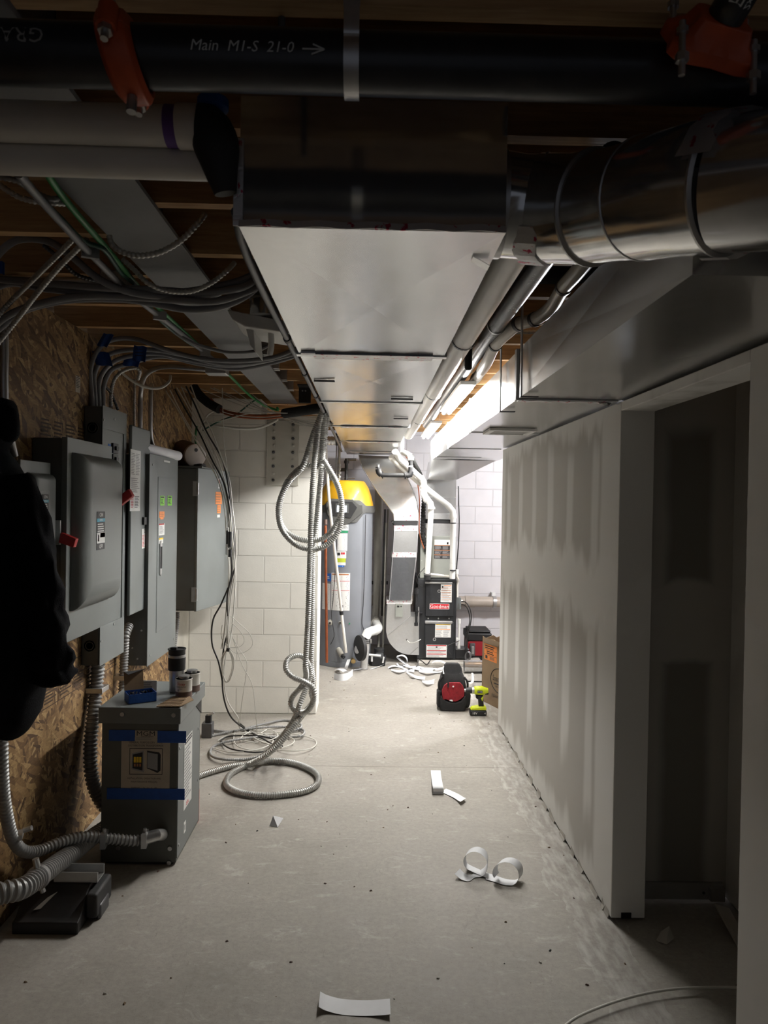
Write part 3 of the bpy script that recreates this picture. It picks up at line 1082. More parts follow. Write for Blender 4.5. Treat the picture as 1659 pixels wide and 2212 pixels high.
# ------------------------------------------------------------------ shop lights
for k_, w_ in enumerate(LAMP_W):     # two tubes of 0.0788 m2 each
    emit('led_tube_%d' % k_, (1.0, 0.975, 0.935), w_ / (2 * 0.0788 * PI))
emit('led', (1.0, 0.98, 0.95), 22.0)
for k_, (ya, lbl) in enumerate(((4.05, 'nearer white strip light hung between the pipes and the right duct'), (6.0, 'farther white strip light hung above the furnace pipes'))):
    LXc = 0.525
    t = thing('strip_light', lbl, 'light', (LXc, ya + .6, 2.27), 'strip lights')
    m = MB(); m.box(LXc - .045, LXc + .045, ya, ya + 1.2, 2.298, 2.320, 'white'); part('housing', m, t, bevel=0.004)
    for dx in (-.02, .02):
        m = MB(); m.cyl((LXc + dx, ya + .03, 2.286), (LXc + dx, ya + 1.17, 2.286), 0.011, 'led_tube_%d' % k_, 12); part('tube', m, t)
    for yy in (ya + .12, ya + 1.08):
        m = MB(); m.cyl((LXc + .036, yy, 2.32), (LXc + .036, yy, 2.44), .002, 'zinc', 6); part('hanger_wire', m, t)
# lamp in the room behind the partition
t = thing('room_light', 'round ceiling lamp in the room behind the partition', 'light', (2.3, 6.6, 2.36))
m = MB(); m.lathe([(0.16, 0.0), (0.17, 0.04), (0.17, 0.078)], 'white', (2.3, 6.6, 2.36)); part('base', m, t)
m = MB(); m.lathe([(0.02, -0.05), (0.10, -0.04), (0.15, 0.0)], 'led', (2.3, 6.6, 2.359)); part('diffuser', m, t)
ld = bpy.data.lights.new('room_lamp', 'POINT'); ld.energy = ROOM_W; ld.shadow_soft_size = 0.12; ld.color = (0.93, 0.95, 1.0)
lo = bpy.data.objects.new('room_lamp', ld); C.objects.link(lo); lo.location = V((0, 0, -0.2)); lo.parent = t

# ------------------------------------------------------------------ pipes along the ceiling on the right
PZC = 2.285
t = thing('vent_pipe', 'long white plastic pipe just right of the trunk duct', 'pipe', (0.352, 4, PZC - .05))
m = MB(); m.cyl((0.352, 1.75, PZC), (0.345, 6.9, PZC), 0.0445, 'pvc', 28); part('pipe', m, t)
for y in (2.87, 4.25, 5.55):
    m = MB()
    pts_ = [(0.352 + 0.047 * math.cos(a_), y, PZC + 0.047 * math.sin(a_)) for a_ in [-PI - .25 + k * (PI + .5) / 14 for k in range(15)]]
    m.ribbon([(pts_[0][0] - .012, y, 2.40)] + [(pts_[0][0], y, 2.33)] + pts_ + [(pts_[-1][0], y, 2.33)] + [(pts_[-1][0] + .015, y, 2.44)], (0, 0.022, 0), 0.002, 'steel_dark')
    for k in range(9):
        a_ = -PI + PI * (k + .5) / 9
        m.cyl((0.352 + 0.0475 * math.cos(a_), y, PZC + 0.0475 * math.sin(a_)), (0.352 + 0.0492 * math.cos(a_), y, PZC + 0.0492 * math.sin(a_)), 0.004, 'white', 6)
    part('perforated_strap', m, t, 'dark perforated hanger strap')
t = thing('second_vent_pipe', 'white plastic pipe half hidden between trunk duct and the larger white pipe', 'pipe', (0.30, 5, 2.30))
m = MB(); m.cyl((0.285, 2.95, 2.35), (0.285, 6.85, 2.33), 0.026, 'pvc', 20); part('pipe', m, t)
for y in (3.1, 4.5):
    m = MB(); m.cyl((0.285, y, 2.35 - (y - 2.95) * .005), (0.285, y + .018, 2.35 - (y - 2.95) * .005), 0.029, 'steel_dark', 20); part('strap', m, t)
t = thing('black_drain_pipe', 'black plastic pipe with white print running beside the white pipe', 'pipe', (0.495, 3.5, 2.30))
m = MB(); m.cyl((0.50, 1.55, 2.372), (0.487, 6.6, 2.352), 0.0345, 'black_pipe', 24); part('pipe', m, t)
m = MB()
for y in (2.3, 2.62, 3.05, 3.45, 3.95, 4.5, 5.0):
    vs, fs = text_mesh('ABS DWV', 'CENTER')
    out_ = []
    for a_, b_, _ in vs:
        th = -PI * .56 + b_ * .034 / .035
        out_.append((0.4975 - .0026 * (y - 2.5) + .0351 * math.cos(th), y - a_ * .034, 2.369 - .004 * (y - 2.5) + .0351 * math.sin(th)))
    m.add(out_, fs, 'chalk')
part('printed_marking', m, t)
m = MB()
rr_ = [(0.497 + 0.0375 * math.cos(a_), 2.98, 2.366 + 0.0375 * math.sin(a_)) for a_ in [2 * PI * k / 24 for k in range(24)]]
m.ribbon([(0.46, 2.98, 2.43)] + [(0.497 + 0.0375 * math.cos(a_), 2.98, 2.366 + 0.0375 * math.sin(a_)) for a_ in [-PI + PI * k / 10 for k in range(11)]] + [(0.53, 2.98, 2.43)], (0, 0.016, 0), 0.002, 'galv_dull')
m.cyl((0.44, 2.75, 2.40), (0.44, 2.75, 2.70), 0.009, 'black', 8); m.cyl((0.44, 2.75, 2.39), (0.44, 2.75, 2.41), 0.016, 'zinc', 6)
part('hanger', m, t)
t = thing('bending_pipe', 'white plastic pipe that bends sideways between black pipe and right duct', 'pipe', (0.6, 3, 2.38))
bp = path([(1290, 535, 2.17), (1245, 590, 2.35), (1218, 620, 2.5), (1190, 665, 2.72), (1155, 690, 2.85), (1120, 700, 2.93), (1095, 720, 3.02), (1070, 745, 3.2), (1055, 775, 3.42), (1040, 800, 3.75)])
bp = [V((p.x, p.y, min(p.z, 2.405))) for p in bp]
m = MB(); m.tube(bp, 0.0255, 'pvc', 18); part('pipe', m, t)
for q in ((1228, 607, 2.44), (1157, 688, 2.85), (1112, 703, 2.96), (1060, 765, 3.3)):
    c = P(*q); c.z = min(c.z, 2.405)
    i_ = min(range(len(bp)), key=lambda k: (bp[k] - c).length)
    a_ = bp[max(i_ - 1, 0)]; b_ = bp[min(i_ + 1, len(bp) - 1)]
    d_ = (b_ - a_).normalized()
    c = bp[i_]
    m = MB(); m.cyl(c - d_ * .008, c + d_ * .008, 0.0295, 'steel_dark', 18); part('strap', m, t)
t = thing('short_pipe', 'short white plastic pipe with coupling leading to the strip light', 'pipe', (0.6, 4, 2.38))
m = MB(); m.tube(path([(1065, 755, 3.5), (1050, 790, 3.8), (1030, 815, 4.1), (1000, 850, 4.7), (960, 890, 5.6)]), 0.024, 'pvc_new', 16); part('pipe', m, t)
m = MB(); m.tube(path([(1035, 808, 4.05), (1027, 818, 4.15)]), 0.03, 'pvc_grey', 16, smooth=False); part('coupling', m, t)
m = MB(); m.tube([(0.43, 3.33, 2.425), (0.60, 3.33, 2.42), (0.80, 3.33, 2.425)], 0.010, 'flex_steel', 8, pitch=0.018); solo('armored_cable', m, 'short dark armored cable crossing under the joists right of the white pipe', 'cable')
# black vent cap hanging between the pipes
m = MB()
q = P(1012, 765, 3.3)
m.lathe([(0.012, 0.07), (0.018, 0.05), (0.018, 0.03), (0.026, 0.028), (0.026, 0.0), (0.017, -0.01), (0.017, -0.10), (0.010, -.11)], 'black', (q.x, q.y, 2.35), 14)
solo('black_fitting', m, 'ribbed black plastic fitting hanging between white pipe and black pipe', 'pipe fitting')
# insulated ductwork between the joists
m = MB(); m.tube([(0.27, 2.12, 2.52), (0.6, 2.13, 2.50), (0.85, 2.14, 2.52), (1.2, 2.15, 2.54)], 0.075, 'galv_bright', 24, step=.05)
solo('joist_bay_duct', m, 'silver round duct tucked up between the joists beyond the round elbow', 'duct')
m = MB(); m.tube([(0.27, 2.72, 2.56), (0.6, 2.73, 2.52), (1.0, 2.74, 2.55)], 0.06, 'foam_black', 16)
solo('joist_bay_bag', m, 'dark sagging flexible duct in the joist bay right of the white pipe', 'duct')

# ------------------------------------------------------------------ left of the trunk: round stub and white boot
t = thing('exhaust_boot', 'white plastic vent boot hanging crooked beside the grey beam', 'vent', (-0.45, 3.0, 2.2))
m = MB()
q = [P(492, 672, 2.85), P(640, 697, 2.85), P(640, 712, 2.9), P(505, 690, 2.9)]
m.prism([P(490, 668, 2.85), P(640, 698, 2.85), P(640, 722, 2.85), P(528, 705, 2.85), P(502, 690, 2.85)], (0, 0.25, 0.0), 'white')
part('flange', m, t, bevel=.004)
m = MB()
m.prism([P(530, 704, 2.9), P(548, 708, 2.9), P(552, 760, 2.9), P(540, 745, 2.9)], (0, .2, 0), 'white'); part('side', m, t, bevel=.003)
m = MB(); m.tube(path([(585, 712, 2.9), (586, 745, 2.93), (583, 765, 2.95)]), 0.012, 'white', 10); part('outlet', m, t)
m = MB()
cc = P(566, 640, 2.78)
m.cyl((cc.x, 2.86, P(566, 684, 2.86).z), (cc.x + .01, 2.86, 2.725), 0.058, 'galv_wavy', 28); m.cyl((cc.x, 2.86, P(566, 650, 2.86).z), (cc.x, 2.86, P(566, 646, 2.86).z), 0.0595, 'galv_dull', 28)
solo('round_stub_duct', m, 'shiny upright round duct stub left of the trunk duct', 'duct')
m = MB(); q = P(662, 855, 5.0); m.box(q.x - .05, q.x + .03, 4.98, 5.0, q.z - .05, q.z + .06, 'black'); m.box(q.x - .05, q.x + .03, 4.88, 4.98, q.z + .05, q.z + .06, 'black')
m.lathe([(0.006, 0), (0.006, .004)], 'zinc', (q.x - .025, 4.98, q.z + .03), 8, '-Y'); m.lathe([(0.006, 0), (0.006, .004)], 'zinc', (q.x - .005, 4.98, q.z + .03), 8, '-Y')
solo('angle_bracket', m, 'black two-screw angle bracket by the far end of the beam', 'bracket')

# ------------------------------------------------------------------ conduit, cables at upper left
def cable(spec, r, mat, label, name='cable', cat='cable', group=None, pitch=None, seg=10, step=None, depth=.2):
    m = MB()
    m.tube(path(spec), r, mat, seg, pitch=pitch, step=step, depth=depth)
    return solo(name, m, label, cat, group)


z = lambda h: ('z', h)
cable([(85, 330, z(2.395)), (108, 385, z(2.395)), (160, 455, z(2.395)), (240, 548, z(2.395)), (320, 643, z(2.395)), (420, 738, z(2.40)), (490, 805, z(2.40)), (535, 850, z(2.40)), (570, 875, 5.5), (600, 886, 5.45), (598, 880, 5.45)], 0.009, 'cable_green', 'bright green ground wire running beneath the left edge of the beam', 'ground_wire')
cable([(30, 370, z(2.385)), (80, 420, z(2.385)), (130, 470, z(2.38)), (180, 520, z(2.385)), (225, 540, z(2.38)), (262, 590, z(2.385)), (300, 625, z(2.38)), (345, 690, z(2.385)), (400, 735, z(2.385)), (450, 765, z(2.385))], 0.007, 'cable_dark_green', 'dark green ground wire twisting round the grey conduit by the beam', 'ground_wire')
t = thing('beam_conduit', 'grey metal conduit slanting along the left side of the steel beam', 'conduit', (-0.9, 3, 2.35))
m = MB(); m.tube(path([(40, 375, z(2.365)), (100, 445, z(2.37)), (200, 553, z(2.372)), (290, 640, z(2.375)), (385, 715, z(2.38)), (450, 768, z(2.385)), (480, 790, z(2.39))]), 0.011, 'cable_grey', 12, step=.05); part('pipe', m, t)
for q in ((195, 545), (285, 636), (345, 682), (443, 762)):
    c = PZ(q[0], q[1], 2.373); m = MB(); m.obox(c, (.05, .018, .035), 'galv_dull', 0.5); part('clamp', m, t)
# EMT on the left wall and across
cable([(-6, 600, 2.72), (60, 605, 2.72), (120, 606, 2.72), (190, 607, 2.72), (228, 612, 2.72)], 0.012, 'zinc', 'straight conduit crossing under the joists to a small metal box', 'conduit', 'conduit')
m = MB(); q = P(246, 612, 2.72); m.box(q.x - .03, q.x + .05, 2.66, 2.75, q.z - .03, q.z + .03, 'galv_dull'); solo('junction_box', m, 'small galvanised junction box at the end of the straight conduit', 'junction box', bevel=.004)
m = MB(); q = P(480, 798, 3.95); m.box(q.x - .08, q.x + .03, 3.9, 3.99, q.z - .03, q.z + .025, 'galv_dull'); solo('junction_box', m, 'small galvanised box under the beam where a curved conduit ends', 'junction box', bevel=.004)
cable([(8, 690, ('x', -1.355)), (9, 760, ('x', -1.355)), (8, 820, ('x', -1.355)), (12, 900, ('x', -1.355)), (30, 985, ('x', -1.355))], 0.016, 'zinc', 'vertical conduit on the wood panel behind the hanging jacket', 'conduit', 'conduit')
lbl = ['topmost heavy grey cable of the bundle crossing under the beam', 'second heavy grey cable of the bundle crossing under the beam', 'heavy grey cable crossing the middle of the bundle under the beam', 'heavy grey cable sagging lowest in the bundle under the beam', 'heavy grey cable looping highest at the left of the bundle']
B = [[(-40, 600, 2.70), (30, 606, 2.66), (120, 614, 2.6), (230, 622, 2.56), (330, 626, 2.55), (440, 632, 2.55), (520, 622, 2.56), (560, 598, 2.6)],
     [(-40, 730, 2.66), (20, 680, 2.64), (90, 655, 2.62), (180, 640, 2.6), (290, 642, 2.58), (380, 648, 2.56), (470, 650, 2.56), (545, 625, 2.6), (570, 610, 2.62)],
     [(-40, 640, 2.75), (20, 612, 2.72), (100, 624, 2.66), (200, 632, 2.6), (300, 634, 2.6), (400, 630, 2.6), (500, 612, 2.6), (560, 588, 2.6)],
     [(-40, 745, 2.70), (10, 700, 2.68), (60, 668, 2.66), (150, 648, 2.63), (260, 646, 2.61), (330, 655, 2.6), (400, 668, 2.6), (470, 664, 2.6), (530, 640, 2.62), (575, 600, 2.65)],
     [(-30, 590, 2.6), (0, 545, 2.55), (40, 518, 2.5), (100, 520, 2.48), (150, 550, 2.48), (210, 600, 2.5), (270, 628, 2.53), (350, 640, 2.56), (450, 636, 2.58), (540, 612, 2.62)]]
for s_, l_ in zip(B, lbl):
    cable(s_, 0.0125, 'cable_grey', l_, 'power_cable', 'cable', 'heavy grey cables under the beam')
B = [([(200, 880, 3.66), (198, 850, 3.66), (195, 800, 3.66), (210, 758, 3.66), (240, 735, 3.67), (290, 732, 3.68), (350, 752, 3.68), (420, 772, 3.7), (500, 780, 3.7), (590, 772, 3.7), (650, 748, 3.72)], 'heavy grey cable arching highest from the open breaker panel'),
     ([(206, 880, 3.70), (205, 850, 3.70), (204, 810, 3.70), (222, 775, 3.70), (262, 758, 3.71), (330, 756, 3.71), (400, 768, 3.72), (480, 786, 3.72), (560, 782, 3.73), (650, 760, 3.74)], 'second heavy grey cable arching up from the open breaker panel'),
     ([(214, 882, 3.74), (214, 860, 3.74), (214, 825, 3.74), (230, 795, 3.74), (265, 773, 3.74), (340, 764, 3.75), (420, 780, 3.75), (500, 790, 3.75), (580, 778, 3.75), (640, 755, 3.76)], 'third heavy grey cable arching up from the open breaker panel'),
     ([(222, 884, 3.79), (223, 860, 3.79), (224, 835, 3.79), (240, 800, 3.79), (280, 785, 3.79), (350, 770, 3.79), (430, 786, 3.78), (510, 797, 3.78), (590, 783, 3.78), (650, 765, 3.78)], 'lowest heavy grey cable arching up from the open breaker panel')]
for s_, l_ in B:
    cable(s_, 0.0115, 'cable_grey', l_, 'power_cable', 'cable', 'grey cables from the open breaker panel')
cable([(370, 712, 3.3), (410, 738, 3.35), (450, 752, 3.4), (500, 762, 3.45), (560, 756, 3.5), (605, 728, 3.5)], 0.008, 'cable_grey', 'thin grey cable swinging up to the white vent boot', 'power_cable')
# armored cables
cable([(-20, 700, ('x', -1.33)), (20, 655, 2.62), (75, 600, 2.5), (120, 555, 2.4), (160, 515, 2.33), (180, 497, 2.33)], 0.0095, 'flex_steel', 'upper of two armored cables rising from the left edge', 'armored_cable', 'cable', 'armored cables at the left edge', 0.013)
cable([(-20, 760, ('x', -1.33)), (25, 705, 2.62), (75, 640, 2.5), (125, 580, 2.4), (165, 540, 2.33), (188, 518, 2.3)], 0.0095, 'flex_steel', 'lower of two armored cables rising from the left edge', 'armored_cable', 'cable', 'armored cables at the left edge', 0.013)
cable([(0, 400, 1.9), (40, 425, 1.9), (90, 437, 1.9), (150, 440, 1.95)], 0.008, 'flex_steel', 'armored cable curving in front of the lit joist at upper left', 'armored_cable', 'cable', None, 0.012)
cable([(0, 382, 1.85), (40, 392, 1.85), (70, 412, 1.9), (110, 430, 1.9), (140, 425, 1.95)], 0.008, 'flex_grey', 'grey armored cable just under the white pipes at the left edge', 'armored_cable', 'cable', None, 0.012)
cable([(236, 510, 2.1), (243, 530, 2.1), (265, 545, 2.1), (300, 552, 2.1), (345, 545, 2.1), (390, 520, 2.1), (425, 485, 2.1), (443, 462, 2.12)], 0.0088, 'flex_steel', 'armored cable drooping across the beam, nearer of the two loops', 'armored_cable', 'cable', None, 0.013)
cable([(265, 560, 2.42), (290, 583, 2.42), (320, 612, 2.42), (360, 628, 2.45), (410, 630, 2.47), (455, 612, 2.47), (490, 585, 2.47), (506, 568, 2.5)], 0.0088, 'flex_steel', 'armored cable drooping across the beam, farther of the two loops', 'armored_cable', 'cable', None, 0.013)
cable([(95, 530, 2.6), (130, 560, 2.6), (160, 590, 2.65), (190, 602, 2.68), (225, 607, 2.7)], 0.008, 'steel_dark', 'dark armored cable sagging to the metal box under the joists', 'armored_cable', 'cable', None, 0.012)
cable([(240, 880, 3.85), (240, 850, 3.85), (247, 820, 3.85), (265, 802, 3.87), (290, 795, 3.9), (302, 802, 3.92), (298, 820, 3.95)], 0.010, 'flex_steel', 'short armored cable hooking up from the open breaker panel', 'armored_cable', 'cable', None, 0.013)
cable([(228, 800, 3.8), (226, 830, 3.8), (240, 850, 3.85), (255, 885, 3.9)], 0.008, 'steel_dark', 'dark armored cable curving down behind the open breaker panel', 'armored_cable', 'cable', None, 0.012)
cable([(290, 945, ('x', -1.36)), (290, 880, ('x', -1.36)), (291, 820, ('x', -1.36))], 0.008, 'flex_steel', 'straight vertical armored cable on the wood panel', 'armored_cable', 'cable', None, 0.012)
cable([(303, 975, ('x', -1.34)), (303, 900, ('x', -1.34)), (304, 850, ('x', -1.34)), (312, 815, 4.15), (335, 797, 4.1), (370, 792, 4.05), (420, 796, 4.0), (455, 799, 3.97)], 0.013, 'zinc', 'curved conduit from the tall closed panel up to the ceiling box', 'conduit', 'conduit')
cable([(333, 970, ('x', -1.34)), (326, 945, ('x', -1.34)), (325, 900, ('x', -1.34)), (326, 845, ('x', -1.34)), (328, 830, ('x', -1.34))], 0.013, 'zinc', 'straight conduit rising beside the curved one above the closed panel', 'conduit', 'conduit')
cable([(250, 790, 4.0), (275, 815, 4.05), (310, 835, 4.1), (345, 838, 4.15), (365, 825, 4.2), (368, 812, 4.25)], 0.008, 'cable_white', 'white cable looping below the curved conduit', 'white_cable')
# masking tape flags on the cables
for q, w_, h_, an, l_ in (((228, 735, 3.64), .05, .07, .5, 'blue masking tape flag highest on the arching cables'), ((222, 775, 3.68), .085, .07, -.3, 'blue masking tape flag wrapped on the bend of the cables'), ((285, 781, 3.765), .08, .05, .3, 'crumpled blue masking tape flag left of the written one'), ((302, 764, 3.69), .065, .075, .1, 'blue masking tape flag with handwriting on the grey cables'), ((-2, 578, 2.4), .04, .04, 0, 'blue masking tape flag at the left picture edge')):
    c = P(*q)
    m = MB()
    m.ribbon([c + V((-w_ / 2, 0, .005)), c + V((-w_ / 6, -.008, -.002)), c + V((w_ / 6, .004, .002)), c + V((w_ / 2, -.006, -.006))], (math.sin(an) * h_, 0, math.cos(an) * h_), 0.0012, 'tape_blue')
    if 'handwriting' in l_:
        for k in range(3):
            m.box(c.x - .02, c.x + .02, c.y - .013, c.y - .012, c.z + .018 - k * .016, c.z + .021 - k * .016, 'ink')
    solo('tape_flag', m, l_, 'tape', 'blue tape flags on cables')

# ------------------------------------------------------------------ hanging flexible conduit in the middle
D = 4.62
fl = 'flex_steel'
cable([(702, 884, 4.5), (690, 905, 4.52), (676, 940, 4.55), (665, 975, 4.57), (652, 1010, 4.58), (628, 1035, D), (608, 1070, D), (601, 1105, D), (608, 1142, D), (630, 1170, D), (655, 1184, D), (685, 1186, D - .02), (712, 1172, D - .03), (733, 1142, D - .02), (738, 1105, D), (736, 1070, D), (726, 1040, D), (712, 1015, D - .02), (699, 994, D - .04)], 0.0185, fl, 'coiled end of the hanging flexible conduit, its cut tip pointing up', 'flexible_conduit', 'conduit', None, 0.0125)
cable([(704, 878, 4.52), (700, 910, 4.55), (696, 960, 4.6), (692, 1005, 4.63), (660, 1006, 4.66), (640, 1018, 4.67), (618, 1045, 4.68), (606, 1085, 4.68), (604, 1120, 4.68), (615, 1145, 4.68), (640, 1162, 4.68), (668, 1168, 4.67), (700, 1162, 4.66), (725, 1135, 4.66), (738, 1100, 4.66), (734, 1065, 4.66), (722, 1035, 4.66), (705, 1010, 4.67), (690, 1004, 4.70)], 0.0185, fl, 'flexible conduit looped once round at the height of the steel plate', 'flexible_conduit', 'conduit', None, 0.0125)
cable([(700, 878, 4.46), (690, 910, 4.48), (684, 950, 4.5), (679, 1000, 4.52), (674, 1070, 4.54), (671, 1150, 4.55), (668, 1250, 4.56), (665, 1340, 4.56), (661, 1410, 4.56), (660, 1440, 4.56), (661, 1462, 4.6), (652, 1482, 4.64), (634, 1502, 4.66), (628, 1520, 4.66), (640, 1537, 4.62), (660, 1538, 4.56), (674, 1522, 4.52), (679, 1500, 4.50), (674, 1484, 4.5), (655, 1472, 4.5), (632, 1462, 4.52), (618, 1445, 4.54), (622, 1425, 4.6), (640, 1416, 4.64), (656, 1420, 4.66), (668, 1440, 4.66), (670, 1462, 4.66), (660, 1490, 4.62), (648, 1520, 4.58), (636, 1552, 4.6), (610, 1590, 4.62), (580, 1622, 4.65), (545, 1648, 'f'), (500, 1655, 'f'), (440, 1672, 'f'), (400, 1690, 'f')], 0.0185, fl, 'long flexible conduit knotted near the floor and running behind the transformer', 'flexible_conduit', 'conduit', None, 0.0125)
cable([(708, 890, 4.6), (700, 960, 4.65), (692, 1040, 4.68), (684, 1120, 4.70), (675, 1200, 4.72), (674, 1300, 4.73), (673, 1400, 4.73), (672, 1440, 4.73), (676, 1470, 4.74), (672, 1495, 4.74), (676, 1515, 4.72), (662, 1534, 4.66), (640, 1562, 4.56), (605, 1605, 4.50), (570, 1635, 4.5), (530, 1655, 'f'), (498, 1672, 'f'), (490, 1695, 'f'), (515, 1711, 'f'), (560, 1718, 'f'), (610, 1716, 'f'), (660, 1708, 'f'), (686, 1692, 'f'), (684, 1672, 'f'), (655, 1655, 'f'), (615, 1645, 'f'), (575, 1644, 'f'), (556, 1646, ('z', 0.045))], 0.0185, fl, 'long flexible conduit ending in a wide loop on the concrete', 'flexible_conduit', 'conduit', None, 0.0125)

# thin low voltage wires from the ceiling corner down the wall
rd = random.Random(11)
base = [(385, 838, 5.0), (405, 880, 5.0), (435, 935, 4.98), (465, 990, 4.96), (484, 1040, 4.95), (496, 1100, 4.95), (500, 1160, 4.95), (502, 1230, 4.95), (496, 1290, 4.95), (492, 1360, 4.95), (488, 1400, 4.95)]
names = ['cable_white', 'cable_white', 'cable_black', 'cable_white', 'cable_white', 'cable_black', 'cable_white']
wl = ['leftmost white wire of the bundle hanging beside the far panel door', 'second white wire of the bundle hanging beside the far panel door', 'black wire among the bundle hanging beside the far panel door', 'white wire in the middle of the hanging bundle', 'white wire that ends lowest in the hanging bundle', 'black wire looping out left below the far panel', 'rightmost white wire of the hanging bundle']
for k in range(7):
    sp = []
    for i, (x_, y_, d_) in enumerate(base):
        s_ = 1 - 0.7 * min(1, i / 5)
        sp.append((x_ + (k - 3) * 9 * s_ + rd.uniform(-3, 3), y_ - (k - 3) * 2 * s_, d_ + rd.uniform(-.03, .03)))
    if k == 5:
        sp = sp[:8] + [(480, 1300, 4.95), (460, 1340, 4.95), (458, 1390, 4.95), (472, 1430, 4.95), (480, 1470, 4.95)]
    if k == 2:
        sp += [(480, 1460, 4.95), (484, 1510, 4.98), (500, 1550, 5.0), (530, 1575, 'f'), (555, 1590, 'f')]
    if k == 3:
        sp += [(484, 1450, 4.95), (490, 1510, 4.98), (515, 1552, 5.0), (518, 1570, 'f'), (560, 1600, 'f'), (610, 1615, 'f')]
    cable(sp, 0.0055 if names[k] == 'cable_black' else 0.0045, names[k], wl[k], 'thin_wire', 'wire', 'wires hanging beside the far panel', seg=6, step=.02)
cable([(480, 838, 5.0), (482, 900, 5.0), (484, 960, 4.98), (490, 1010, 4.97), (491, 1080, 4.96), (498, 1150, 4.95), (500, 1240, 4.95)], 0.003, 'cable_white', 'single white wire dropping straight from the joists into the bundle', 'thin_wire', 'wire', None, seg=6, step=.02)
cable([(497, 1360, 4.95), (510, 1400, 4.95), (525, 1440, 4.95), (545, 1480, 4.97), (552, 1540, 4.99), (556, 1590, 'f')], 0.0025, 'cable_white', 'thin white wire fanning right towards the floor', 'thin_wire', 'wire', None, seg=6, step=.02)
cable([(495, 1362, 4.95), (515, 1400, 4.95), (533, 1430, 4.95), (530, 1470, 4.97), (522, 1520, 4.99), (517, 1575, 'f')], 0.0025, 'cable_white', 'thin white wire bowing inward towards the floor', 'thin_wire', 'wire', None, seg=6, step=.02)
cable([(498, 1330, 4.95), (520, 1350, 4.95), (540, 1370, 4.95), (545, 1395, 4.95), (520, 1412, 4.95), (500, 1405, 4.95), (487, 1385, 4.95)], 0.0025, 'cable_white', 'thin white wire making a round loop against the block wall', 'thin_wire', 'wire', None, seg=6, step=.02)
cable([(480, 1350, 4.95), (478, 1375, 4.95), (490, 1395, 4.95), (515, 1398, 4.95), (528, 1385, 4.95), (520, 1365, 4.95), (500, 1345, 4.95)], 0.0025, 'cable_white', 'smaller loop of thin white wire beside the hanging bundle', 'thin_wire', 'wire', None, seg=6, step=.02)
t = thing('wire_hank', 'tied hank of thin white wire hanging above the concrete beside the block wall', 'wire', tuple(P(490, 1475, 4.9)))
for k in range(6):
    m = MB(); o_ = rd.uniform(-2, 2)
    m.tube(path([(493 + o_, 1402, 4.93), (502 + o_ + k * .4, 1420, 4.92), (503 + o_, 1445, 4.92), (495 + o_, 1468, 4.92), (488 + o_, 1474, 4.92), (481 + o_ * .5, 1455, 4.93), (480 + o_, 1425, 4.93), (488 + o_, 1405, 4.93)]), 0.0028, 'cable_white', 6, step=.02)
    part('wire_loop', m, t)
m = MB(); m.cyl(P(493, 1400, 4.93), P(492, 1407, 4.93), 0.012, 'cable_black', 8); part('tie', m, t)
m = MB()
for (py_, l_) in ((1165, .10), (1195, .05)):
    c = P(497, py_, 4.9)
    m.cyl(c + V((0, 0, l_ / 2)), c - V((0, 0, l_ / 2)), 0.012, 'black', 10)
m.box(c.x - .03, c.x - .012, c.y, c.y + .01, c.z + .04, c.z + .17, 'white')
m.box(c.x - .026, c.x - .016, c.y - .001, c.y, c.z + .06, c.z + .15, 'ink')
solo('wire_splitter', m, 'black inline connectors with a white tag hanging in the wire bundle', 'connector')
# coiled wires on the floor
F_ = 'f'
fl_w = [([(455, 1590, F_), (500, 1580, F_), (560, 1572, F_), (620, 1570, F_), (655, 1577, F_), (650, 1590, F_), (610, 1592, F_), (560, 1592, F_), (500, 1600, F_), (462, 1612, F_), (455, 1630, F_), (480, 1640, F_), (530, 1640, F_), (575, 1630, F_)], 0.009, 'flex_grey', 'armored cable coiled on the floor between transformer and block pier', 0.012),
        ([(450, 1576, F_), (500, 1580, F_), (560, 1566, F_), (610, 1556, F_), (645, 1562, F_), (650, 1572, F_), (630, 1580, F_)], 0.009, 'flex_grey', 'armored cable with a yellow band curving toward the foot of the pier', 0.012),
        ([(515, 1560, F_), (540, 1580, F_), (575, 1600, F_), (590, 1612, F_), (560, 1625, F_), (500, 1618, F_), (478, 1600, F_), (500, 1590, F_), (560, 1590, F_), (600, 1600, F_), (610, 1612, F_)], 0.005, 'cable_black', 'black wire tangled in the floor coil', None),
        ([(520, 1575, F_), (600, 1582, F_), (650, 1588, F_), (682, 1600, F_), (675, 1615, F_), (640, 1622, F_), (600, 1620, F_)], 0.0035, 'cable_white', 'white wire loop reaching farthest right on the floor', None),
        ([(508, 1580, F_), (505, 1600, F_), (520, 1615, F_), (570, 1622, F_), (620, 1612, F_), (635, 1598, F_), (600, 1585, F_), (550, 1588, F_)], 0.0035, 'cable_white', 'white wire ring at the middle of the floor coil', None),
        ([(460, 1615, F_), (500, 1625, F_), (560, 1618, F_), (590, 1600, F_), (560, 1583, F_), (500, 1586, F_), (470, 1600, F_)], 0.0035, 'cable_white', 'white wire ring nearest the transformer', None),
        ([(556, 1590, F_), (580, 1575, F_), (600, 1590, F_), (560, 1604, F_), (520, 1596, F_), (540, 1580, F_)], 0.0035, 'cable_white', 'small white wire ring beside the black tangle', None)]
for sp, r_, mt, l_, pt in fl_w:
    sp2 = [(a_, b_, z(0.008 + 0.008 * (i % 3))) for i, (a_, b_, c_) in enumerate(sp)]
    cable(sp2, r_, mt, l_, 'floor_wire', 'wire', 'wires coiled on the floor', pt, seg=6 if not pt else 8, step=.02)
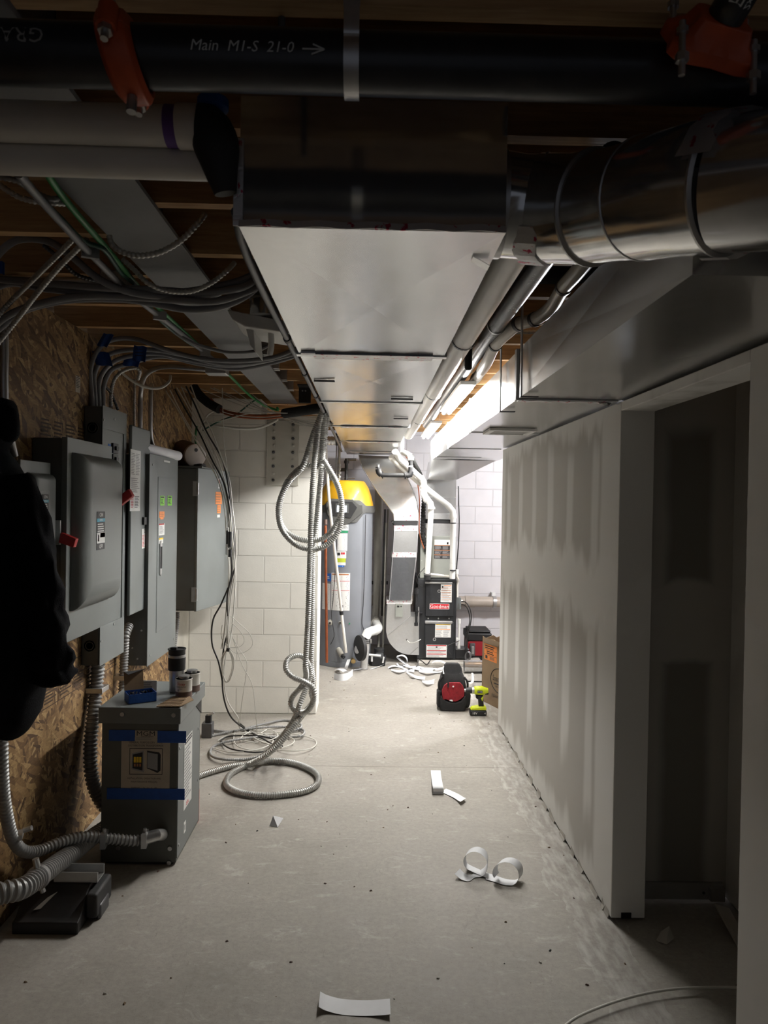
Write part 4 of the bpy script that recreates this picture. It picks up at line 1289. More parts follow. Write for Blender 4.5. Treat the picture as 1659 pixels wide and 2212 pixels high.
# wires fanned across under the joists, over the pier
wires = [((395, 838), (470, 880), (560, 895), (650, 908), (720, 905)), ((430, 838), (500, 868), (570, 890), (650, 900), (720, 895)), ((455, 838), (520, 868), (580, 890), (640, 915), (700, 925)), ((462, 838), (540, 872), (600, 895), (660, 918), (720, 915)), ((500, 838), (560, 880), (610, 900), (670, 912), (715, 908)), ((545, 852), (590, 888), (620, 903), (680, 918), (718, 920)), ((440, 915), (480, 908), (540, 893), (600, 892), (690, 895))]
ws = ['highest', 'second highest', 'third', 'fourth', 'fifth', 'sixth', 'lowest']
for k, wpts in enumerate(wires):
    cable([(a_, b_, 5.45 - i * .12 - .02 * k) for i, (a_, b_) in enumerate(wpts)], 0.0035, 'cable_white', '%s of the thin white wires fanned across above the steel plate' % ws[k], 'thin_wire', 'wire', 'white wires fanned above the steel plate', seg=6, step=.03)
cable([(432, 930, 5.5), (450, 895, 5.5), (480, 885, 5.5), (500, 888, 5.5)], 0.007, 'cable_white', 'white cable hooked over the top corner of the block wall', 'white_cable')
cable([(436, 912, 5.6), (470, 920, 5.6), (520, 926, 5.6), (560, 924, 5.6), (590, 912, 5.6), (600, 905, 5.6)], 0.010, 'cable_white', 'thick white cable sagging across the top of the block pier', 'white_cable')
cable([(438, 930, 5.5), (470, 912, 5.5), (510, 895, 5.45), (540, 872, 5.45), (555, 862, 5.4)], 0.006, 'cable_dark_green', 'dark green wire slanting up to the beam end', 'ground_wire')
cable([(425, 920, 5.62), (422, 945, 5.62), (424, 960, 5.62)], 0.008, 'cable_green', 'short green wire hanging at the block wall corner', 'ground_wire')
t = thing('refrigerant_line', 'copper line with two black foam sleeves under the joists', 'pipe', tuple(P(560, 890, 5.2)))
m = MB(); m.tube(path([(455, 862, 5.25), (480, 885, 5.2), (520, 895, 5.15), (570, 898, 5.1), (620, 893, 5.0), (660, 888, 4.9)]), 0.009, 'copper', 10); part('pipe', m, t)
m = MB(); m.tube([p + V((0, 0, -.02)) for p in path([(455, 862, 5.25), (480, 885, 5.2), (520, 895, 5.15), (570, 898, 5.1), (620, 893, 5.0), (660, 888, 4.9)])], 0.006, 'copper', 10); part('pipe', m, t)
m = MB(); m.tube(path([(418, 835, 5.3), (432, 855, 5.28), (452, 872, 5.25), (474, 884, 5.2)]), 0.032, 'foam_black', 16); part('foam_sleeve', m, t)
m = MB(); m.tube(path([(614, 893, 5.0), (650, 888, 4.9), (700, 880, 4.75)]), 0.033, 'foam_black', 16); part('foam_sleeve', m, t)
# ------------------------------------------------------------------ electrical gear on the left wall
RY, UZ, RX = V((0, 1, 0)), V((0, 0, 1)), V((1, 0, 0))


def lstick(parent, px0, px1, py0, py1, X, bg, items, name='label', label=None):
    """sticker on a face that looks toward +x; items in fractions from the top-left"""
    y0_, y1_, z0_, z1_ = LS(px0, px1, py0, py1, X)
    return stick(parent, V((X, y0_, z0_)), RY, UZ, y1_ - y0_, z1_ - z0_, bg, items, name, label)


def fstick(parent, px0, px1, py0, py1, D_, bg, items, name='label', label=None):
    a, b, c, d = FS(px0, px1, py0, py1, D_)
    return stick(parent, V((a, D_, c)), RX, UZ, b - a, d - c, bg, items, name, label)


def stick(parent, o, r, u, w_, h_, bg, items, name='label', label=None, warp=None):
    m = MB()
    m.warp = warp
    if bg:
        if warp:
            for k in range(8):
                m.rect(o + r * (w_ * k / 8), r, u, w_ / 8, h_, bg, 0.001)
        else:
            m.rect(o, r, u, w_, h_, bg, 0.001)
    for it in items:
        k = it[0]
        if k == 'bar':
            _, x, y, ww, hh, mt = it
            nn = max(1, int(ww * w_ / 0.03)) if warp else 1
            for q in range(nn):
                m.rect(o + r * ((x + ww * q / nn) * w_) + u * ((1 - y - hh) * h_), r, u, ww * w_ / nn, hh * h_, mt, 0.0016)
        elif k == 'lines':
            _, x, y, ww, hh, n_, mt = it
            lines(m, o + r * (x * w_) + u * ((1 - y - hh) * h_), r, u, ww * w_, hh * h_, n_, mt, int(x * 99 + y * 77))
        elif k == 'text':
            _, s_, x, y, size, mt = it[:6]
            m.text(s_, o + r * (x * w_) + u * ((1 - y) * h_), r, u, size, mt, 0.0022, 'CENTER', it[6] if len(it) > 6 else 1)
    return part(name, m, parent, label, smooth=False)


def screws(parent, pts, n_, r=0.006, mt='zinc'):
    """one screw each"""
    for p in pts:
        m = MB()
        n_ = V(n_)
        m.cyl(V(p) - n_ * .001, V(p) + n_ * 0.003, r, mt, 8)
        part('screw', m, parent)


def bulge(mb, y0, y1, z0, z1, X, h, my0, my1, mz0, mz1, mt, n=5):
    """domed cover: rounded frustum rising from plane X by h"""
    rr = []
    for i in range(n + 1):
        a = (PI / 2) * i / n
        s_, c_ = math.sin(a), 1 - math.cos(a)
        rr.append([V((X + h * s_, y0 + my0 * c_, z0 + mz0 * c_)), V((X + h * s_, y1 - my1 * c_, z0 + mz0 * c_)),
                   V((X + h * s_, y1 - my1 * c_, z1 - mz1 * c_)), V((X + h * s_, y0 + my0 * c_, z1 - mz1 * c_))])
    mb.rings(rr, mt)


def onoff(t, px0, px1, py0, py1, X):
    y0_, y1_, z0_, z1_ = LS(px0, px1, py0, py1, X)
    hh = z1_ - z0_
    stick(t, V((X, y0_, z0_)), RY, UZ, y1_ - y0_, hh, 'ink', [
        ('text', 'ON', .5, .09, hh * .15, 'white', 1.1), ('bar', 0, .18, 1, .09, 'cyan_label'), ('text', 'SIEMENS', .5, .225, hh * .075, 'white', 0.9),
        ('lines', .08, .30, .84, .24, 4, 'white'), ('bar', 0, .55, 1, .28, 'sticker'), ('bar', .4, .56, .6, .12, 'red'), ('lines', .45, .7, .5, .12, 3, 'ink_grey'),
        ('bar', .12, .60, .14, .18, 'ink'), ('text', 'OFF', .5, .92, hh * .15, 'white', 0.95)], 'rating_label', 'black ON / OFF rating label')


# A small disconnect
t = thing('safety_switch', 'small grey safety switch box partly hidden behind the hanging jacket', 'switch box', (WL, 2.88, 1.40), 'safety switches')
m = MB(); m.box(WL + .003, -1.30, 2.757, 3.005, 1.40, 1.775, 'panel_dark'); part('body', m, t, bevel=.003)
m = MB(); m.box(-1.30, -1.290, 2.752, 3.010, 1.395, 1.78, 'panel_grey'); bulge(m, 2.80, 2.99, 1.42, 1.735, -1.291, .035, .035, .01, .05, .03, 'panel_grey'); cv = part('cover', m, t, bevel=.002)
onoff(cv, 91, 104, 1068, 1133, -1.254)
m = MB(); m.obox((-1.27, 3.03, 1.50), (.03, .012, .10), 'zinc', None); m.hexa([(-1.26, 3.02, 1.46), (-1.20, 3.02, 1.44), (-1.20, 3.05, 1.44), (-1.26, 3.05, 1.46)], [(-1.25, 3.02, 1.50), (-1.19, 3.02, 1.475), (-1.19, 3.05, 1.475), (-1.25, 3.05, 1.50)], 'red'); part('handle', m, t, 'handle with dark red grip', bevel=.002)
m = MB(); yz = LS(87, 103, 1050, 1062, -1.252)
m.text('Powers M-1.10', V((-1.252, (yz[0] + yz[1]) / 2, 1.662)), RY, UZ, .016, 'ink_grey', 0); part('pen_writing', m, t)
# B large disconnect
t = thing('safety_switch', 'large grey safety switch with domed cover and black ON/OFF label', 'switch box', (WL, 3.31, 1.05), 'safety switches')
m = MB(); m.box(WL + .003, -1.262, 3.05, 3.56, 1.05, 1.885, 'panel_dark'); part('body', m, t, bevel=.003)
m = MB(); m.box(-1.262, -1.238, 3.045, 3.565, 1.045, 1.89, 'panel_grey')
bulge(m, 3.09, 3.55, 1.17, 1.83, -1.239, .062, .085, .015, .10, .06, 'panel_grey', 7); cv = part('cover', m, t, bevel=.002)
onoff(cv, 209, 226, 1105, 1187, -1.1765)
lstick(cv, 235, 243, 1105, 1128, -1.237, 'sticker', [('lines', .1, .1, .8, .8, 5, 'ink_grey')])
m = MB()
m.hexa([(-1.25, 3.575, 1.56), (-1.20, 3.575, 1.60), (-1.20, 3.60, 1.60), (-1.25, 3.60, 1.56)], [(-1.25, 3.575, 1.60), (-1.20, 3.575, 1.64), (-1.20, 3.60, 1.64), (-1.25, 3.60, 1.60)], 'zinc')
part('handle_arm', m, t)
m = MB(); m.hexa([(-1.215, 3.57, 1.595), (-1.14, 3.57, 1.655), (-1.14, 3.61, 1.655), (-1.215, 3.61, 1.595)], [(-1.235, 3.57, 1.63), (-1.16, 3.57, 1.69), (-1.16, 3.61, 1.69), (-1.235, 3.61, 1.63)], 'red'); part('handle_grip', m, t, 'dark red grip', bevel=.004)
# C breaker panel with open door
t = thing('breaker_panel', 'tall grey breaker panel standing open with its door folded back', 'breaker panel', (WL, 3.76, .83))
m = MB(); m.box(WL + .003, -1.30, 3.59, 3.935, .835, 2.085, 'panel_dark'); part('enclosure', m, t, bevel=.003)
m = MB()
Xc = -1.297
yb = [3.59, 3.66, 3.90, 3.94]; zb = [.83, 1.02, 1.98, 2.09]
m.box(Xc, Xc + .004, yb[0], yb[3], zb[0], zb[1], 'panel_grey'); m.box(Xc, Xc + .004, yb[0], yb[3], zb[2], zb[3], 'panel_grey')
m.box(Xc, Xc + .004, yb[0], yb[1], zb[1], zb[2], 'panel_grey'); m.box(Xc, Xc + .004, yb[2], yb[3], zb[1], zb[2], 'panel_grey')
part('trim', m, t, bevel=.001)
m = MB(); m.box(Xc - .006, Xc - .001, yb[1], yb[2], zb[1], zb[2], 'panel_grey'); part('dead_front', m, t)
for k in range(12):
    zz = 1.92 - k * .055
    if k < 8:
        m = MB(); m.box(Xc - .001, Xc + .010, 3.725, 3.80, zz - .05, zz, 'black'); m.box(Xc + .010, Xc + .020, 3.745, 3.78, zz - .035, zz - .015, 'black')
        m.box(Xc - .001, Xc + .001, 3.68, 3.715, zz - .05, zz - .008, 'blue_label')
        part('breaker', m, t)
    else:
        m = MB(); m.box(Xc - .001, Xc + .001, 3.72, 3.80, zz - .05, zz - .004, 'sticker'); part('number_strip', m, t)
m = MB(); m.box(Xc - .008, Xc + .004, 3.70, 3.76, 1.15, 1.25, 'black'); m.box(Xc + .004, Xc + .02, 3.72, 3.75, 1.19, 1.22, 'black'); part('main_switch', m, t)
screws(t, [(Xc + .004, 3.605, 2.02), (Xc + .004, 3.75, 2.04), (Xc + .004, 3.605, .95), (Xc + .004, 3.78, 1.005)], (1, 0, 0))
m = MB(); m.box(-1.285, -1.268, 3.95, 4.28, 1.02, 2.035, 'panel_grey'); dr_ = part('door', m, t, bevel=.006)
lstick(dr_, 281, 303, 972, 1104, -1.2675, 'sticker', [('lines', .08, .05, .4, .36, 14, 'ink_grey'), ('lines', .52, .05, .4, .36, 14, 'ink_grey'), ('lines', .08, .45, .84, .25, 8, 'ink_grey'), ('lines', .08, .75, .3, .2, 8, 'ink_red'), ('lines', .45, .75, .45, .2, 8, 'ink')], 'directory_card', 'printed directory card in the open door')
lstick(dr_, 306, 317, 1142, 1184, -1.2675, 'sticker', [('text', 'Z', .5, .14, .03, 'ink'), ('lines', .1, .3, .38, .65, 9, 'ink_red'), ('lines', .55, .3, .38, .65, 9, 'ink_red')])
m = MB(); yz = LS(307, 318, 1117, 1133, -1.267); m.box(-1.268, -1.255, yz[0], yz[1], yz[2], yz[3], 'black'); part('latch', m, dr_)
for zz in (1.98, .93):
    m = MB()
    for rr_ in (.03, .02):
        m.lathe([(rr_, 0), (rr_, .002), (rr_ - .003, .002), (rr_ - .003, 0)], 'panel_dark', (-1.342, 3.589, zz), 24, '-Y')
    part('knockout', m, t)
# D closed panel
t = thing('breaker_panel', 'tall closed grey breaker panel with two bright green stickers', 'breaker panel', (WL, 4.5, .70))
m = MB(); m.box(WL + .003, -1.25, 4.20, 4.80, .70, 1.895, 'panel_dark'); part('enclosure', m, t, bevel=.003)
m = MB(); m.box(-1.25, -1.245, 4.195, 4.805, .695, 1.90, 'panel_grey'); part('trim', m, t, bevel=.002)
m = MB(); yz = LS(341, 376, 1025, 1392, -1.245); m.box(-1.2445, -1.2425, 4.36, 4.70, .86, 1.775, 'panel_grey'); dr_ = part('door', m, t, bevel=.001)
LX = -1.2424
for p_ in ((346, 355), (362, 371)):
    lstick(dr_, p_[0], p_[1], 1071, 1092, LX, 'lime', [('bar', .15, .08, .7, .16, 'ink'), ('lines', .15, .3, .7, .6, 4, 'ink')], 'green_label')
lstick(dr_, 344, 355, 1105, 1118, LX, 'orange_label', [('lines', .08, .1, .84, .8, 3, 'brown_label')], 'orange_sticker')
lstick(dr_, 346, 353, 1118, 1122, LX, 'orange_label', [], 'orange_sticker')
lstick(dr_, 343, 355, 1131, 1156, LX, 'sticker', [('bar', 0, 0, .9, .12, 'red'), ('lines', .1, .2, .8, .7, 7, 'ink_grey')])
lstick(dr_, 343, 352, 1162, 1174, LX, 'sticker', [('bar', 0, 0, 1, .3, 'yellow'), ('lines', .1, .4, .8, .5, 3, 'ink_grey')])
lstick(t, 354, 367, 995, 999, -1.2445, 'sticker', [])
m = MB(); c = PX(346, 1206, LX)
m.prism([(LX, c.y - .02, c.z - .09), (LX, c.y, c.z - .105), (LX, c.y + .02, c.z - .09), (LX, c.y + .02, c.z + .09), (LX, c.y, c.z + .105), (LX, c.y - .02, c.z + .09)], (.006, 0, 0), 'zinc')
m.box(LX + .006, LX + .010, c.y - .010, c.y + .010, c.z - .06, c.z + .07, 'black'); part('latch', m, dr_)
screws(t, [(-1.245, 4.25, .75), (-1.245, 4.25, 1.84), (-1.245, 4.76, .75)], (1, 0, 0))
m = MB(); screws(t, [(-1.33, 4.199, .8), (-1.28, 4.199, .9), (-1.30, 4.199, .74)], (0, -1, 0), .005)
# E hinged box with the door ajar
t = thing('hinged_enclosure', 'grey hinged steel cabinet next to the block wall, its door ajar', 'cabinet', (WL, 5.3, .884))
m = MB()
m.box(WL + .003, -1.176, 5.05, 5.054, .89, 1.86, 'panel_dark'); m.box(WL + .003, -1.176, 5.60, 5.604, .89, 1.86, 'panel_dark')
m.box(WL + .003, -1.176, 5.05, 5.604, 1.856, 1.86, 'panel_dark'); m.box(WL + .003, -1.176, 5.05, 5.604, .89, .894, 'panel_dark'); m.box(WL + .003, -1.38, 5.05, 5.604, .89, 1.86, 'panel_dark')
m.box(WL + .003, -1.14, 5.02, 5.63, 1.86, 1.872, 'panel_dark')
part('body', m, t)
th = math.radians(12)
dd = V((math.sin(th), math.cos(th), 0)); nn = V((math.cos(th), -math.sin(th), 0))
o_ = V((-1.170, 5.045, .885))
m = MB(); m.hexa([o_, o_ + dd * .545, o_ + dd * .545 - nn * .018, o_ - nn * .018], [p + V((0, 0, .975)) for p in (o_, o_ + dd * .545, o_ + dd * .545 - nn * .018, o_ - nn * .018)], 'panel_grey'); dr_ = part('door', m, t, bevel=.003)
for zz in (1.72, 1.0):
    m = MB(); m.cyl((-1.170, 5.040, zz - .04), (-1.170, 5.040, zz + .04), .008, 'zinc', 10); m.box(-1.205, -1.172, 5.044, 5.050, zz - .05, zz + .05, 'zinc'); part('hinge', m, t)


def estick(u0, v0, w_, h_, bg, items, nm='label'):
    stick(dr_, o_ + dd * u0 + V((0, 0, v0)) + nn * .0005, dd, UZ, w_, h_, bg, items, nm)


estick(.33, .845, .04, .075, 'sticker', [('bar', .2, .1, .6, .4, 'ink_red'), ('lines', .1, .6, .8, .3, 3, 'ink')])
estick(.29, .73, .11, .09, 'orange_label', [('lines', .05, .1, .9, .8, 4, 'brown_label')], 'orange_sticker')
estick(.32, .665, .06, .06, 'orange_label', [('lines', .1, .1, .8, .8, 3, 'brown_label')], 'orange_sticker')
estick(.32, .635, .05, .02, 'sticker', [])
m = MB(); q = o_ + dd * .50 + V((0, 0, .42)) + nn * .005; m.obox(q, (.02, .03, .12), 'zinc', -th); m.obox(q + nn * .014 + V((0, 0, .02)), (.012, .014, .07), 'black', -th); part('latch', m, dr_)
# things on top of the cabinets
m = MB(); a_, b_ = P(326, 966, 4.33), P(376, 984, 4.78)
a_ = V((-1.30, 4.22, 1.935)); b_ = V((-1.245, 4.80, 1.925))
m.cyl(a_, b_, .030, 'paper', 18); m.cyl(a_ - V((0, .001, 0)), a_ + V((0, .01, 0)), .017, 'card_dark', 12)
solo('paper_roll', m, 'rolled white paper lying on top of the closed breaker panel', 'roll')
t = thing('plastic_pot', 'brown plastic pot lying on its side on the hinged cabinet', 'pot', (-1.27, 5.25, 1.875))
pa, pb = V((-1.31, 5.16, 1.955)), V((-1.215, 5.08, 1.962))
pa, pb = V((-1.335, 5.30, 1.972)), V((-1.225, 5.17, 1.952))
m = MB(); m.rings(tube_rings([pa, pa.lerp(pb, .9), pb], [.098, .078, .076], 26), 'cup_brown'); part('pot', m, t)
dr = (pb - pa).normalized()
m = MB(); m.rings(tube_rings([pb - dr * .01, pb + dr * .012, pb + dr * .016], [.080, .080, .070], 26), 'plastic_clear')
m.cyl(pb + dr * .012 + V((0, 0, .04)), pb + dr * .022 + V((0, 0, .04)), .013, 'black', 12); part('lid', m, t)
m = MB(); m.tube([(-1.22, 5.15, 1.882), (-1.17, 5.10, 1.886), (-1.15, 5.16, 1.884), (-1.19, 5.25, 1.882)], .008, 'cable_black', 8); solo('cable_scrap', m, 'short black cable scrap beside the plastic pot', 'cable')

# flexible conduits below the panels
cable([(212, 1436, 3.70), (208, 1480, 3.70), (202, 1540, 3.66), (196, 1600, 3.62), (196, 1655, 3.6), (204, 1700, 3.6), (222, 1735, 3.62), (245, 1760, 3.64)], .034, 'flex_grey', 'fat flexible conduit dropping from the open breaker panel behind the transformer', 'flexible_conduit', 'conduit', None, .02, 14, depth=.2)
m = MB(); c = P(206, 1488, 3.70); m.box(c.x - .05, c.x + .05, 3.652, 3.748, c.z - .012, c.z + .012, 'zinc'); m.box(WL, c.x - .03, 3.69, 3.71, c.z - .01, c.z + .01, 'zinc'); solo('conduit_clamp', m, 'metal clamp round the fat conduit below the open panel', 'clamp', bevel=.002)
cable([(279, 1352, ('x', -1.33)), (271, 1375, ('x', -1.33)), (268, 1420, ('x', -1.34)), (266, 1470, ('x', -1.34)), (263, 1520, ('x', -1.34)), (262, 1580, ('x', -1.34)), (262, 1660, ('x', -1.34))], .024, 'flex_grey', 'flexible conduit leaving the side of the closed panel and dropping to the floor', 'flexible_conduit', 'conduit', None, .016, 12, depth=.2)
m = MB(); c = PX(267, 1462, -1.34); m.box(WL, c.x + .035, c.y - .035, c.y + .035, c.z - .012, c.z + .012, 'zinc'); m.cyl(c + V((.035, 0, 0)), c + V((.055, 0, 0)), .009, 'zinc', 8); solo('conduit_clamp', m, 'metal clamp on the conduit behind the blue carton', 'clamp')
cable([(383, 1322, ('x', -1.34)), (382, 1345, ('x', -1.34)), (379, 1372, ('x', -1.345)), (376, 1400, ('x', -1.35))], .018, 'flex_grey', 'short flexible conduit between closed panel and hinged cabinet', 'flexible_conduit', 'conduit', None, .014, 10, depth=.2)
t = thing('flexible_conduit', 'flexible conduit sweeping from the left edge into the transformer side', 'conduit', tuple(P(200, 1820, 3.1)))
m = MB(); m.tube(path([(4, 1480, 2.62), (4, 1560, 2.64), (4, 1640, 2.66), (7, 1710, 2.7), (16, 1770, 2.75), (28, 1812, 2.8), (50, 1838, 2.86), (85, 1838, 2.95), (130, 1820, 3.03), (180, 1808, 3.1), (240, 1812, 3.16), (290, 1816, 3.2), (322, 1810, 3.23)]), .0235, 'flex_grey', 14, pitch=.017, depth=.2); part('conduit', m, t)
m = MB(); m.tube(path([(315, 1811, 3.225), (330, 1806, 3.235), (342, 1803, 3.25), (350, 1803, 3.30), (350, 1803, 3.33)]), .026, 'zinc', 16); part('connector', m, t)
for q in ((225, 1813, 3.145), (313, 1812, 3.215)):
    c = P(*q); m = MB(); m.obox(c, (.022, .056, .062), 'zinc', .1); m.cyl(c + V((0, 0, .03)), c + V((0, 0, .045)), .008, 'zinc', 8); part('clamp', m, t)
c = P(34, 1805, 2.82); m = MB(); m.obox(c + V((.0, .0, 0)), (.05, .055, .02), 'zinc', .3); m.cyl(c + V((.03, 0, .02)), c + V((.06, 0, .03)), .01, 'zinc', 8); part('clamp', m, t)
t = thing('flexible_conduit', 'thickest flexible conduit rising from the lower left edge behind the transformer', 'conduit', tuple(P(80, 1890, 2.9)))
m = MB(); m.tube(path([(-60, 1955, 2.46), (0, 1930, 2.52), (45, 1920, 2.58), (80, 1898, 2.7), (120, 1868, 2.9), (160, 1840, 3.1), (200, 1808, 3.35), (240, 1780, 3.5)]), .0375, 'flex_grey', 16, pitch=.021, depth=.18); part('conduit', m, t)
c = P(82, 1896, 2.71); m = MB(); dv = (P(120, 1868, 2.9) - P(45, 1920, 2.58)).normalized(); m.rings(tube_rings([c - dv * .012, c + dv * .012], [.043, .043], 20), 'zinc'); m.cyl(c + V((0, 0, .03)), c + V((-.01, 0, .07)), .012, 'zinc', 10); m.cyl(c, V((c.x + .02, c.y, .20)), .010, 'zinc', 8); part('clamp', m, t)
# black block with channel strut on the floor
t = thing('roof_block', 'black dusty support block with metal channel lying by the wood wall', 'support block', (-1.15, 2.75, 0))
a0, b0 = PZ(25, 2019, 0), PZ(168, 2019, 0)
yf = 2.80 - .01; y_f = a0.y
m = MB()
xa, xb = a0.x, b0.x
m.prism([(xa, y_f, 0.0), (xa, y_f, .045), (xa + .0, y_f + .03, .052), (xa, y_f + .12, .13), (xa, y_f + .24, .13), (xa, y_f + .30, .05), (xa, y_f + .30, 0)], (xb - xa, 0, 0), 'cable_black')
part('base', m, t, bevel=.004)
m = MB(); m.box(xb, xb + .045, y_f + .07, y_f + .24, 0.02, .115, 'black_rubber'); m.box(xb + .03, xb + .05, y_f + .1, y_f + .2, .0, .06, 'steel_dark'); part('end_block', m, t, bevel=.01)
m = MB(); m.box(xa + .10, xb + .025, y_f + .13, y_f + .137, .131, .170, 'galv_dull'); m.box(xa + .10, xb + .025, y_f + .20, y_f + .207, .131, .170, 'galv_dull'); m.box(xa + .10, xb + .025, y_f + .137, y_f + .20, .131, .136, 'galv_dull'); part('channel_strut', m, t)
m = MB(); m.prism([(xa + .06, y_f + .045, .0675), (xa + .085, y_f + .05, .070), (xa + .13, y_f + .095, .112), (xa + .10, y_f + .08, .098)], (0, -.002, .002), 'paper_dusty'); part('paper_scrap', m, t)

# ------------------------------------------------------------------ transformer
TXa, TXb, TYa, TYb = -1.187, -.842, 3.32, 3.80
t = thing('transformer', 'grey-green floor transformer cabinet with a manual taped to its front', 'transformer', ((TXa + TXb) / 2, 3.56, 0))
m = MB(); m.box(TXa + .004, TXb - .004, TYa + .004, TYb - .03, .012, .64, 'trans_front'); m.box(TXa + .02, TXb - .02, TYa + .02, TYb - .05, .0, .012, 'black'); m.box(TXa + .004, TXb - .012, TYb - .06, TYb - .01, .16, .64, 'panel_grey'); part('body', m, t, bevel=.002)
m = MB(); m.box(TXb - .004, TXb, TYa + .006, TYb - .06, .03, .64, 'panel_grey'); part('side_panel', m, t, bevel=.001)
m = MB(); m.hexa([(TXa - .008, TYa - .012, .64), (TXb + .012, TYa - .012, .64), (TXb + .012, TYb, .64), (TXa - .008, TYb, .64)], [(TXa - .008, TYa - .012, .712), (TXb + .012, TYa - .012, .712), (TXb + .012, TYb, .712), (TXa - .008, TYb, .712)], 'panel_grey')
m2 = m; part('lid', m, t, bevel=.003)
m = MB(); m.prism([(TXb + .0005, TYb - .16, .635), (TXb + .0005, TYb - .035, .635), (TXb + .0005, TYb - .035, .56)], (.002, 0, 0), 'black'); part('vent_opening', m, t)
m = MB(); m.hexa([(TXa + .02, TYb - .04, 0), (TXb - .01, TYb - .04, 0), (TXb - .01, TYb + .0, 0), (TXa + .02, TYb + .0, 0)], [(TXa + .02, TYb - .04, .16), (TXb - .01, TYb - .04, .16), (TXb - .01, TYb, .16), (TXa + .02, TYb, .16)], 'red'); part('base_rail', m, t, 'dark red base rail')
screws(t, [tuple(P(264, 1543, 3.307)), tuple(P(375, 1545, 3.307)), tuple(P(367, 1833, 3.32)), tuple(P(255, 1832, 3.32)), tuple(P(365, 1864, 3.32))], (0, -1, 0), .010)
screws(t, [(TXb, TYa + .03, .52), (TXb, TYa + .03, .30), (TXb, TYa + .03, .08), (TXb, TYb - .09, .50), (TXb, TYb - .09, .24)], (1, 0, 0), .007)
D_ = 3.3235
a0, b0, c0, d0 = FS(262, 367, 1583, 1706, D_)
w_, h_ = b0 - a0, d0 - c0
m = MB(); o_ = V((a0, D_, c0)); DP = 3.322
m.rect(o_, RX, UZ, w_, h_, 'cardboard', .001)
mm = simple('manual_paper', (0.47, 0.41, 0.33), .7)
m = MB(); m.rect(o_, RX, UZ, w_, h_ * .92, 'manual_paper', .0012); m.rect(o_ + V((w_ * .28, 0, h_ * .92)), RX, UZ, w_ * .46, h_ * .12, 'manual_paper', .0012)


def T(s_, fx, fy, sz, mt='ink', ws=1.0):
    m.text(s_, o_ + V((fx * w_, 0, (1 - fy) * h_)), RX, UZ, sz, mt, .0018, 'CENTER', ws)


T('MGM', .50, .015, .030, 'ink', 1.25); T('TRANSFORMERS', .53, .065, .008)
lines(m, o_ + V((w_ * .3, 0, h_ * .875)), RX, UZ, w_ * .42, h_ * .05, 3)
T('GENERAL PURPOSE DRY - TYPE', .5, .17, .0125, 'ink', .85); T('DISTRIBUTION TRANSFORMER', .5, .225, .0125, 'ink', .9)
for (x_, y_, ww, hh) in ((.17, .27, .68, .012), (.17, .72, .68, .012), (.17, .27, .012, .45), (.838, .27, .012, .45)):
    m.rect(o_ + V((x_ * w_, 0, (1 - y_ - hh) * h_)), RX, UZ, ww * w_, hh * h_, 'ink', .0016)


def Q(pts, mt, off):
    vs = [o_ + V((x_ * w_, -off, (1 - y_) * h_)) for x_, y_ in pts]
    m.prism(vs[::-1], (0, -.0003, 0), mt)


Q([(.22, .36), (.46, .31), (.47, .69), (.21, .64)], 'ink_grey', .0013)
Q([(.24, .38), (.44, .34), (.44, .66), (.235, .62)], 'ink', .0018)
for k in range(3):
    Q([(.26 + .055 * k, .42), (.305 + .055 * k, .42), (.305 + .055 * k, .52), (.26 + .055 * k, .52)], 'yellow', .0023)
    Q([(.265 + .055 * k, .54), (.30 + .055 * k, .54), (.30 + .055 * k, .59), (.265 + .055 * k, .59)], 'brown_label', .0023)
Q([(.53, .31), (.78, .34), (.81, .38), (.81, .66), (.75, .70), (.53, .62)], 'ink', .0013)
Q([(.54, .34), (.75, .37), (.75, .66), (.54, .61)], 'ink_grey', .0018)
T('INSTALLATION, OPERATION AND', .48, .80, .0115, 'ink', .85); T('MAINTENANCE MANUAL', .48, .86, .0115, 'ink', .9)
T('ENERGY', .30, .965, .0105); T('o  o  c  m', .60, .965, .016)
part('manual', m, t, 'printed manual taped to the transformer front')
m = MB()
for (p0, p1, q0, q1) in ((235, 291, 1577, 1601), (340, 402, 1579, 1605)):
    a_, b_, c_, d_ = FS(p0, p1, q0, q1, DP - .002)
    m2 = MB(); m2.rect(V((a_, DP - .0003, c_)), RX, UZ, b_ - a_, d_ - c_, 'tape_blue', .0012); part('masking_tape', m2, t, 'short strip of blue masking tape')
a_, b_, c_, d_ = FS(231, 399, 1703, 1727, DP)
m2 = MB(); m2.rect(V((a_, DP - .0003, c_)), RX, UZ, b_ - a_, d_ - c_, 'tape_blue', .0012); part('masking_tape', m2, t, 'long strip of blue masking tape')
stick(t, V((TXb + .0003, 3.43, .20)), RY, UZ, .15, .33, 'sticker', [('bar', .05, .02, .9, .02, 'ink'), ('bar', .05, .06, .9, .02, 'ink'), ('lines', .05, .12, .9, .75, 16, 'ink_grey'), ('lines', .3, .92, .4, .06, 2, 'ink_red')], 'rating_plate')
stick(t, V((TXb + .0003, 3.44, .09)), RY, UZ, .035, .05, 'sticker', [('bar', .3, .25, .4, .5, 'ink_grey')])
